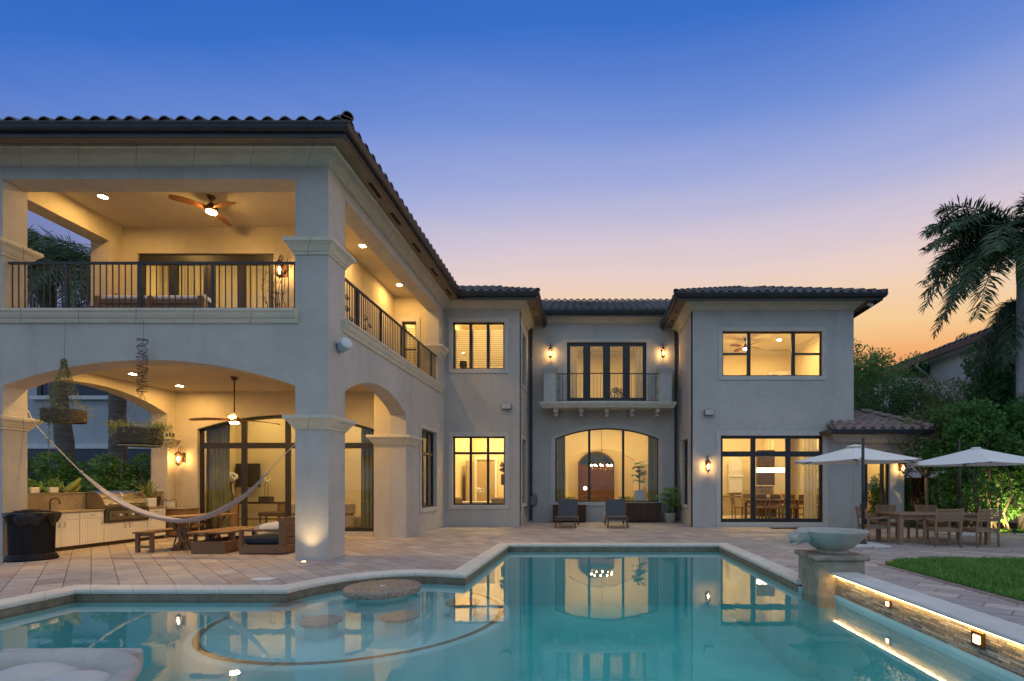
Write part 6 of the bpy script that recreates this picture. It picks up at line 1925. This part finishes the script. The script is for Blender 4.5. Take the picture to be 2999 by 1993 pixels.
t = thing('hall_painting', 'tall brown abstract painting on the hall arch wall', 'painting', (X_(1484, 24), 24.28, 1.6))
m = MB(); m.bbox(-.25, .25, -.04, 0, -.9, .9, .006); m.build('canvas', M['art'], t, local=True)

# dining room
t = thing('pendant_lamp', 'glowing bar pendant over the indoor dining table', 'pendant lamp', (X_(1775, 19.9), 19.9, 4.43))
m = MB(); zb_ = Z_(1088, 19.9) - 4.43; w_ = (X_(1807, 19.9) - X_(1744, 19.9)) / 2
m.bbox(-w_, w_, -.06, .06, zb_, zb_ + .18, .01); m.build('shade', M['e_bar'], t, local=True)
m = MB(); m.tube([(0, 0, 0), (.01, .0, zb_ * .5), (-.02, 0, zb_ + .18)], .008, 5); m.build('cord', M['copper'], t, local=True)
t = thing('indoor_dining_table', 'long brown dining table behind the sliding doors', 'table', (X_(1785, 19.9), 19.9, .155))
m = MB(); m.bbox(-1.2, 1.2, -.45, .45, .72, .77, .01); m.bbox(-1.05, 1.05, -.35, .35, .62, .72, .01); m.build('tabletop', M['redwood'], t, local=True)
for a in (-1.05, 1.05):
    for b_ in (-.36, .36):
        m = MB(); m.box(a - .04, a + .04, b_ - .04, b_ + .04, 0, .62); m.build('leg', M['redwood'], t, local=True)
def inchair(loc, rz, label, first=[None]):
    if first[0] is None:
        t = thing('indoor_dining_chair', label, 'chair', loc, rz, 'chairs round the indoor dining table'); first[0] = t
        for a in (-.2, .2):
            m = MB(); m.box(a - .022, a + .022, -.22, -.176, 0, .44); m.build('front_leg', M['teak'], t, local=True)
            m = MB(); m.tube([(a, .20, 0), (a, .20, .45), (a, .26, .98)], .024, 6); m.build('rear_leg', M['teak'], t, local=True)
        m = MB(); m.bbox(-.24, .24, -.24, .22, .44, .49, .01); m.box(-.2, .2, -.205, -.19, .18, .22); m.build('seat', M['teak'], t, local=True)
        m = MB(); m.bbox(-.2, .2, .235, .262, .80, .98, .006); m.bbox(-.2, .2, .215, .235, .58, .64, .004)
        for k in range(3): m.box(-.1 + k * .1 - .012, -.1 + k * .1 + .012, .225, .245, .64, .80)
        m.build('backrest', M['teak'], t, local=True)
        return t
    return dup(first[0], loc, rz, label)
xt = X_(1785, 19.9)
for i, dx in enumerate((-.85, -.3, .25, .8)):
    w = ('leftmost', 'second from the left', 'third from the left', 'rightmost')[i]
    inchair((xt + dx, 19.30, .155), PI, w + ' brown chair on the near side of the indoor table')
    inchair((xt + dx, 20.50, .155), 0, w + ' brown chair on the far side of the indoor table')
inchair((xt - 1.45, 19.9, .155), PI / 2, 'brown chair at the left end of the indoor table')
inchair((xt + 1.45, 19.9, .155), -PI / 2, 'brown chair at the right end of the indoor table')
t = thing('fruit_bowl', 'pale bowl on the indoor dining table', 'bowl', (xt - .25, 19.9, .927))
MB().lathe([(.06, 0), (.16, .08), (.19, .15), (.17, .14), (.05, .03)], n=20).build('body', M['flower'], t, local=True)
t = thing('kitchen_window', 'bright white arched cabinet at the back of the dining room', 'cabinet', (X_(1699, 22.5), 22.9, .15))
m = MB(); w_ = X_(1714, 22.8) - X_(1699, 22.8)
m.poly([(-w_, 1.0), (w_, 1.0)] + list(reversed(arc(-w_, w_, 2.35, 2.6, 12))), [], lambda a, z: (a, -.12, z), lambda a, z: (a, 0.08, z)); m.bbox(-w_ - .08, w_ + .08, -.16, -.12, 1.72, 1.78, .005)
m.build('front', M['roomtrim'], t, local=True)
m = MB(); m.bbox(-.8, .9, -.7, -.2, 0, .85, .01); m.build('counter', M['tan'], t, local=True)
m = MB(); m.bbox(-.85, .95, -.75, -.15, .852, .90, .01); m.build('worktop', M['granite'], t, local=True)
t = thing('oven_cabinet', 'tall dark wood cabinet behind the pendant lamp', 'cabinet', (X_(1762, 21.5), 21.58, .15))
m = MB(); m.bbox(-.35, .35, -.30, 0.0, 1.35, 2.85, .01); m.build('upper_cabinet', M['darkwood'], t, local=True)
m = MB(); m.bbox(-.4, .4, -.4, 0, 0, .9, .01); m.build('base_cabinet', M['darkwood'], t, local=True)
m = MB(); m.bbox(-.38, .38, -.02, 0, .92, 1.3, .004); m.build('backsplash', M['granite'], t, local=True)
t = thing('marble_painting', 'black and white abstract painting on the dining room side wall', 'painting', (XRR - .28, 19.9, 2.0))
m = MB(); m.bbox(-.05, 0, -.75, .75, -.85, .95, .006); m.build('canvas', M['art'], t, local=True)
# upper right bedroom
t = thing('bedroom_painting', 'arched mottled headboard panel in the upper right bedroom', 'panel', (XRR - .95, 21.2, 4.91))
m = MB(); m.poly([(-1.0, 0), (.6, 0)] + list(reversed(arc(-1.0, .6, 1.0, 1.45, 14))), [], lambda a, z: (a, 0, z), lambda a, z: (a, .06, z)); m.build('panel', M['art'], t, local=True)
t = thing('bedside_lamp', 'small lit bedside lamp in the upper right bedroom', 'lamp', (X_(1878, 20.9), 20.9, 4.91))
MB().lathe([(.08, 0), (.08, .9), (.03, .92), (.03, 1.1)], n=14).build('base', M['copper'], t, local=True)
MB().lathe([(.07, 1.1), (.05, 1.35)], n=16).build('shade', M['e_bar'], t, local=True)
# balcony room
t = thing('wire_ornament', 'round branch ornament behind the balcony doors', 'ornament', (X_(1422, 21.5), 21.5, 4.96))
m = MB(); 
for i in range(40):
    a, b_ = q.uniform(0, 6.28), q.uniform(0, 6.28); m.tube([(.30 * math.cos(a), .08 * math.sin(a * 2), .50 + .28 * math.sin(a)), (.30 * math.cos(b_), .08 * math.sin(b_), .50 + .28 * math.sin(b_))], .010, 4)
m.tube([(0, 0, 0), (0, 0, .3)], .03, 6); m.build('branches', M['bark'], t, local=True)

# ================================================================ VEGETATION AND NEIGHBOURS
q = random.Random(101)
def hedge(name, label, x0, x1, y0, y1, z1, n, size, mat, seed, jag=.3, cat='hedge'):
    g_ = random.Random(seed)
    t = thing(name, label, cat, ((x0 + x1) / 2, (y0 + y1) / 2, 0))
    bl = []
    nb_ = int((x1 - x0) * (z1 + .5) * 2.2)
    for _ in range(nb_):
        r = g_.uniform(.25, .5); bl.append((g_.uniform(x0, x1), g_.uniform(y0 + .2, y1), g_.uniform(.1, z1 - r * .8 + g_.uniform(-jag, jag)), r))
    m = MB(); leaves(m, n, blob_sampler(bl, g_, .5), size, g_, .55); m.build('foliage', M[mat], t)
    m = MB()
    for k in range(int((x1 - x0) / .5)):
        x = x0 + .3 + k * .5; p = Vector((x, (y0 + y1) / 2, 0)); pts = [p]
        for _ in range(4): p = p + Vector((g_.gauss(0, .1), g_.gauss(0, .1), z1 * .2)); pts.append(p)
        m.tube(pts, [.035, .03, .025, .02, .012], 5)
    m.build('stems', M['bark'], t)
    return t
hedge('side_hedge', 'dark green hedge beyond the porch side arch', -21, -13.3, 15.2, 16.6, 2.55, 26000, .13, 'leaf_mid', 41)
hedge('clipped_hedge', 'dark clipped hedge behind the outdoor dining table', 10.8, 15.2, 18.6, 19.6, 1.9, 12000, .10, 'leaf_dark', 42, .08)
# big round leaved hedge on the right, built of bulging clumps
g_ = random.Random(43)
t = thing('sea_grape_hedge', 'tall bright hedge at the right lit from below behind the dining set', 'hedge', (13.4, 16.2, 0))
bl = []
for _ in range(150):
    x = g_.uniform(11.75, 18.2); z = g_.uniform(.1, 1) ** .8 * (3.95 - .5 * max(0, 12.7 - x) + .35 * math.sin(x * 2.2))
    bl.append((x, g_.uniform(15.3, 17.2) + .1 * z, z, g_.uniform(.28, .55)))
m = MB(); leaves(m, 30000, blob_sampler(bl, g_, .6), .135, g_, .8); m.build('foliage', M['leaf_bright'], t)
m = MB()
for k in range(26):
    p = Vector((g_.uniform(12, 17.5), g_.uniform(15.6, 16.6), 0)); pts = [p]
    for _ in range(5): p = p + Vector((g_.gauss(0, .18), g_.gauss(0, .1), .6)); pts.append(p)
    m.tube(pts, [.04, .035, .03, .022, .016, .01], 5)
m.build('stems', M['bark'], t)
for (x, y, s_) in ((13.0, 15.15, 1), (14.2, 14.75, 1)):
    t = thing('garden_spotlight', ('left' if x < 13.5 else 'right') + ' small spotlight on the ground lighting the tall hedge', 'light', (x, y, 0), 0, 'spotlights in the lawn strip')
    m = MB(); m.tube([(0, 0, 0), (0, 0, .10)], .012, 6); m.build('stake', M['bronze'], t, local=True)
    m = MB(); m.tube([(0, -.03, .10), (0, .05, .17)], [.04, .045], 12); m.build('housing', M['bronze'], t, local=True)
    l = bpy.data.lights.new('hedge spot', 'SPOT'); l.energy = 330; l.color = (1, .72, .30); l.spot_size = R(105); l.spot_blend = .7; l.shadow_soft_size = .04
    o = bpy.data.objects.new('lamp', l); C.objects.link(o); o.parent = t; o.location = (0, .08, .2); o.rotation_euler = (R(118), 0, R(-6))

tr = dict(mat='leaf_mid', seed=1)
tree('tree rising beside the right end of the house roofline', (13.9, 24.5, 0), (13.9, 24.5, 6.5), 2.1, 30, 11000, .13, 'leaf_mid', 61, (1.0, .8, 1.05))
tree('low round tree standing behind the pavilion roof', (13.2, 22.0, 0), (13.2, 22.0, 4.6), 1.8, 26, 9000, .11, 'leaf_dark', 62, (1.1, .8, .8))
tree('olive green bushy tree in the middle of the side garden', (15.2, 20.6, 0), (14.9, 20.6, 4.2), 1.8, 38, 16000, .10, 'leaf_olive', 63, (1.05, .8, 1.05))
tree('thin pale leaved sapling before the neighbouring white wall', (15.7, 19.6, 0), (15.9, 19.2, 5.0), 1.35, 20, 3600, .12, 'leaf_mid', 64, (.7, .7, 1.25), .06, br=(.2, .38))
tree('dense dark tree left of the tall palm trunk', (16.9, 19.4, 0), (16.9, 18.9, 5.4), 1.9, 40, 17000, .14, 'leaf_dark', 65, (1.1, .9, 1.1))
tree('dark tree behind the thatch of the tall palm', (19.6, 22, 0), (19.4, 21.5, 5.2), 2.3, 30, 9000, .15, 'leaf_dark', 66)
tree('small far tree showing above the neighbouring roof ridge', (23.5, 31, 0), (23.5, 31, 10.1), 1.1, 16, 3200, .13, 'leaf_dark', 67, (1, 1, .7))
tree('low distant tree at the foot of the sunset sky', (17.2, 33, 0), (17.2, 33, 8.5), 1.5, 16, 4000, .14, 'leaf_olive', 68)
tree('dark shrub tree filling the gap beside the pavilion', (12.2, 20.4, 0), (12.3, 20.4, 2.7), 1.4, 26, 7500, .10, 'leaf_dark', 69, (1, .7, .9))
# tan multi-stemmed garden tree
t = thing('crepe_myrtle', 'slim tan trunked tree forking above the outdoor table', 'tree', (11.75, 17.3, 0), 0, 'trees beyond the patio')
g_ = random.Random(70); m = MB(); b0_ = Vector((11.75, 17.3, 0)); f0 = Vector((11.78, 17.3, 1.75))
m.tube([b0_, b0_.lerp(f0, .5) + Vector((.03, 0, 0)), f0], [.07, .062, .06], 8)
tips = []
for k in range(7):
    a = -1.0 + k * .33; e = f0 + Vector((math.sin(a) * 1.0, g_.uniform(-.3, .3), .95 + .4 * math.cos(a))); mid = f0.lerp(e, .5) + Vector((math.sin(a) * .1, 0, -.05))
    m.tube([f0, mid, e], [.035, .026, .014], 6); tips.append(e)
    for _ in range(3):
        e2 = e + Vector((g_.gauss(0, .35), g_.gauss(0, .3), g_.uniform(.3, .8))); m.tube([mid.lerp(e, .6), e2], [.014, .005], 5); tips.append(e2)
m.build('trunk', M['bark_tan'], t)
m = MB(); leaves(m, 2600, blob_sampler([(p.x, p.y, p.z, .38) for p in tips], g_, .2), .07, g_); m.build('crown', M['leaf_olive'], t)
m = MB()
# tall palm on the right
t = thing('royal_palm', 'tall palm with drooping fronds at the right edge', 'palm tree', (15.05, 17.2, 0))
m = MB(); m.tube([(15.05, 17.2, 0), (15.0, 17.2, 3), (14.98, 17.2, 6), (15.0, 17.2, 8.5)], [.17, .15, .145, .14], 14); m.build('trunk', M['royalbark'], t)
MB().tube([(15.0, 17.2, 8.5), (15.0, 17.2, 9.1), (15.0, 17.2, 9.9)], [.15, .17, .08], 12).build('crownshaft', M['leaf_mid'], t)
g_ = random.Random(80)
for (az, L, ri, dr) in ((178, 3.5, 2.6, 2.3), (188, 3.6, 1.9, 2.4), (170, 3.3, 1.3, 2.6), (200, 3.2, .8, 3.0), (182, 3.0, .3, 3.1), (160, 2.9, 2.9, 2.2), (215, 3.0, 1.6, 2.8), (140, 3.0, 1.4, 2.7), (120, 3.0, 2.2, 2.4), (90, 3.0, 1.6, 2.5), (60, 3.0, 2.4, 2.4), (30, 3.2, 1.6, 2.5), (0, 3.2, 2.2, 2.4), (-30, 3.1, 1.2, 2.7), (-60, 3.0, 2.0, 2.5), (-95, 3.0, 1.4, 2.6), (-120, 3.0, 2.4, 2.4), (235, 2.8, .4, 3.0), (184, 3.2, 2.9, 2.0), (174, 3.4, .8, 3.1), (196, 3.3, 2.5, 2.6), (206, 3.0, .2, 3.4), (164, 2.8, .2, 3.3), (181, 3.3, 1.3, 2.4), (192, 3.2, .6, 3.2), (168, 3.2, 2.2, 2.3)):
    m = MB(); frond(m, (15.0, 17.2, 10.0), R(az), L * 1.08, ri, dr, 120, .82, g_, .024, .5); m.build('frond', M['leaf_palm'], t)
# thatch of hanging older leaves and a second shorter palm
t = thing('fishtail_palm', 'shorter shaggy palm hanging in front of the neighbouring wall', 'palm tree', (16.2, 18.6, 0))
m = MB(); m.tube([(16.2, 18.6, 0), (15.9, 18.3, 3.8), (15.75, 18.0, 7.9)], [.13, .11, .10], 10); m.build('trunk', M['bark'], t)
for k in range(13):
    az = R(k * 28 + g_.uniform(-8, 8)); m = MB(); frond(m, (15.75, 18.0, 8.1), az, g_.uniform(1.3, 2.1), g_.uniform(.2, 1.3), g_.uniform(2.6, 4.2), 80, .70, g_, .018, .8); m.build('frond', M['leaf_palm'], t)
# palms seen through the porch and the terrace on the left
def datepalm(label, base, top, seed, nf, lean=0.0, r=.24):
    g_ = random.Random(seed)
    t = thing('date_palm', label, 'palm tree', base, 0, 'palms beyond the porch')
    b0_, t0 = Vector(base), Vector(top)
    m = MB(); pts = [b0_.lerp(t0, k / 22) for k in range(23)]
    m.tube(pts, [r * (1.1 - .25 * k / 22) * (1 + .07 * (k % 2)) for k in range(23)], 14); m.build('trunk', M['palmbark'], t)
    for k in range(nf):
        az = 2 * PI * k / nf + g_.uniform(-.2, .2); m = MB(); frond(m, top, az, g_.uniform(2.4, 3.2), g_.uniform(.3, 2.4), g_.uniform(1.8, 3.4), 80, .72, g_, .015, .6); m.build('frond', M['leaf_palm'], t)
    return t
datepalm('leaning palm trunk nearest the left column beyond the arch', (-18.6, 18, 0), (-20.0, 18.2, 9.9), 81, 34)
datepalm('upright palm trunk in the middle of the side arch', (-17.0, 18.0, 0), (-17.1, 18.0, 9.0), 82, 30)

# neighbouring houses
nh = thing('neighbour_house', 'grey blue neighbouring house wall beyond the side arch', 'house', (-23, 24, 0))
m = MB(); m.box(-34, -15.5, 24, 30, 0, 8.0); m.build('wall', M['neigh_blue'], nh)
wx0, wx1, wz0, wz1 = X_(98, 23.95), X_(262, 23.95), Z_(912, 23.95), 7.6
m = MB(); m.box(wx0, wx1, 23.93, 23.97, wz0, wz1); w_ = m.build('window', M['neigh_glass'], nh)
for fx in (wx0 - .2, wx1, wx0 + 3.2): MB().box(fx, fx + .2, 23.88, 23.925, wz0, wz1).build('frame', M['bronze'], w_)
m = MB(); m.box(wx0 - .5, wx1 + .4, 23.8, 23.999, wz0 - .18, wz0); m.build('sill', M['neigh_trim'], w_)
m = MB(); m.box(-34, -17.2, 23.85, 23.998, 3.25, 3.45); m.build('band', M['neigh_trim'], nh)
m = MB(); m.box(-29, -19, 23.9, 23.997, .2, 3.2); m.build('garage_door', M['neigh_glass'], nh)
m = MB(); m.add([(-34.6, 23.3, 8.0), (-15, 23.3, 8.0), (-15, 30.6, 8.0), (-34.6, 30.6, 8.0), (-31, 27, 9.8), (-19, 27, 9.8)], [(0, 1, 5, 4), (1, 2, 5), (2, 3, 4, 5), (3, 0, 4), (3, 2, 1, 0)]); m.build('roof', M['tile'], nh)
nr = thing('neighbour_house', 'white neighbouring house with a tile roof behind the right trees', 'house', (19, 24, 0))
ex, ezn = 16.2, 7.75
m = MB(); m.box(16.9, 26, 15, 32, 0, 7.85); m.build('wall', M['neigh_white'], nr)
m = MB(); m.box(16.35, 16.899, 15, 32, 7.50, 7.56); m.build('soffit', M['neigh_trim'], nr)
m = MB(); m.box(ex, ex + .12, 14.8, 32.4, 7.50, 7.74); m.build('gutter', M['gutter'], nr)
m = MB(); m.bbox(15.9, 17.3, 24.6, 25.3, 6.95, 7.48, .03); m.build('beam_end', M['gutter'], nr)
m = MB(); m.tube([(ex + .1, 24.5, 7.6), (ex - .1, 24.4, 7.35), (ex + .2, 24.4, 7.1), (ex + .5, 24.4, 6.9)], .05, 8); m.tube([(ex - .15, 27.4, 7.0), (ex + .7, 27.3, 6.7)], .05, 8); m.build('downspout', M['neigh_trim'], nr)
sav = house; house = nr
roof((ex, 0, 7.78), (0, 1, 0), (1, 0, 0), .36, lambda t: 14.8, lambda t: 32.4, 4.6, per=.33, course=.45)
house = sav
fn = thing('garden_fence', 'dark slatted fence behind the hedge by the outdoor table', 'fence', (13.5, 20.2, 0))
m = MB()
for k in range(30): m.box(11.4 + k * .15, 11.4 + k * .15 + .13, 20.0, 20.04, .1, 1.8)
m.build('panel', M['darkwood'], fn)
for x in (11.35, 13.4, 15.6):
    m = MB(); m.box(x, x + .09, 19.93, 19.999, 0, 1.95); m.build('post', M['darkwood'], fn)

# ================================================================ SKY, SUN, CAMERA
world = bpy.data.worlds.new('World')
bpy.context.scene.world = world
world.use_nodes = True
nt = world.node_tree
bgn = nt.nodes['Background']
tc = N(nt, 'ShaderNodeTexCoord')
sp = N(nt, 'ShaderNodeSeparateXYZ'); nt.links.new(tc.outputs['Generated'], sp.inputs[0])
dx_, dy_, dz_ = sp.outputs
neg_ = math_(nt, 'MAXIMUM', math_(nt, 'MULTIPLY', dx_, -1), 0.0); pos_ = math_(nt, 'MAXIMUM', dx_, 0.0)
ax_ = math_(nt, 'ADD', math_(nt, 'MULTIPLY', math_(nt, 'MULTIPLY', neg_, neg_), .40), math_(nt, 'MULTIPLY', math_(nt, 'MULTIPLY', pos_, pos_), .09))
clouds = N(nt, 'ShaderNodeTexNoise'); clouds.inputs['Scale'].default_value = 2.2; clouds.inputs['Detail'].default_value = 4
mpn = N(nt, 'ShaderNodeMapping'); mpn.inputs['Scale'].default_value = (1, 1, 11); nt.links.new(tc.outputs['Generated'], mpn.inputs[0]); nt.links.new(mpn.outputs[0], clouds.inputs['Vector'])
el_ = math_(nt, 'ADD', dz_, ax_)
el_ = math_(nt, 'ADD', el_, math_(nt, 'MULTIPLY', math_(nt, 'SUBTRACT', clouds.outputs['Fac'], .5), .032))
frontc = ramp(nt, el_, [(0.0, srgb(190, 95, 70)), (0.20, srgb(232, 140, 96)), (0.25, srgb(243, 178, 116)), (0.30, srgb(245, 202, 148)), (0.345, srgb(240, 208, 178)), (0.39, srgb(231, 206, 201)),
                        (0.445, srgb(207, 196, 213)), (0.52, srgb(160, 171, 219)), (0.60, srgb(110, 141, 213)), (0.68, srgb(57, 111, 200)), (0.78, srgb(32, 88, 180)), (1.0, srgb(20, 76, 158))])
def smooth(nt, v, a, b):
    m = N(nt, 'ShaderNodeMapRange', interpolation_type='SMOOTHSTEP')
    nt.links.new(v, m.inputs['Value']); m.inputs['From Min'].default_value = a; m.inputs['From Max'].default_value = b
    return m.outputs['Result']
BACK_FILL = (.23, .36, .53); RIGHT_FILL = (1.5, 1.25, 1.08)  # brighter sky added behind and right of the view to light the walls
back = mixc(nt, smooth(nt, dz_, -.1, .9), tuple(c * 1.15 for c in BACK_FILL), tuple(c * .8 for c in BACK_FILL))
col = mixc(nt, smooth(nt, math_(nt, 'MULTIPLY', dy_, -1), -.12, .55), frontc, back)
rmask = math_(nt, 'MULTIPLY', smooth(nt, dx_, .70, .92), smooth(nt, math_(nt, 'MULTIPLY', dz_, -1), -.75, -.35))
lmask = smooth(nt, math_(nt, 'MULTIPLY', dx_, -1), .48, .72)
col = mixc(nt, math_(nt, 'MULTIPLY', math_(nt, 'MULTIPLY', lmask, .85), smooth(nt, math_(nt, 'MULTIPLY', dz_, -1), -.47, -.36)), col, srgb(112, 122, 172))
col = mixc(nt, rmask, col, RIGHT_FILL)
col = mixc(nt, smooth(nt, math_(nt, 'MULTIPLY', dx_, -1), .79, .95), col, (.95, 1.08, 1.30))  # bright left sky added beyond the view to light west-facing walls
col = mixc(nt, smooth(nt, dz_, .71, .90), col, (.66, .74, .86))  # overhead sky brightened above the view as fill for ground and water
sky = N(nt, 'ShaderNodeTexSky', sky_type='NISHITA'); sky.sun_disc = False; sky.sun_elevation = R(1.5); sky.sun_rotation = R(35)
sk = mixc(nt, 1.0, sky.outputs['Color'], (.004, .004, .004), 'MULTIPLY')
col = mixc(nt, 1.0, col, sk, 'ADD')
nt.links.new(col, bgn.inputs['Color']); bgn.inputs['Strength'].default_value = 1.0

sun = bpy.data.lights.new('sky glow', 'SUN'); sun.energy = 0.25; sun.angle = R(70); sun.color = (.62, .82, 1.0)
so = bpy.data.objects.new('sky_glow', sun); C.objects.link(so); so.rotation_euler = (R(52), 0, R(-12))

cam = bpy.data.cameras.new('Camera'); cam.sensor_width = 36; cam.lens = 36 * F / 2359
cam.shift_x = -(U0 - 2359 / 2) / 2359; cam.shift_y = (V0 - 1568 / 2) / 2359
cam.clip_end = 2000; cam.clip_start = .05
co = bpy.data.objects.new('Camera', cam); C.objects.link(co)
co.location = (0, 0, H); co.rotation_euler = (R(90), 0, 0)
sc = bpy.context.scene
sc.camera = co
sc.render.engine = 'CYCLES'
sc.view_settings.view_transform = 'Standard'; sc.view_settings.look = 'None'; sc.view_settings.exposure = 0; sc.view_settings.gamma = 1
sc.cycles.use_denoising = True
sc.cycles.sample_clamp_indirect = 6.0
sc.cycles.max_bounces = 10; sc.cycles.diffuse_bounces = 4; sc.cycles.glossy_bounces = 4; sc.cycles.transparent_max_bounces = 16
sc.cycles.caustics_reflective = False; sc.cycles.caustics_refractive = False
bpy.context.view_layer.update()
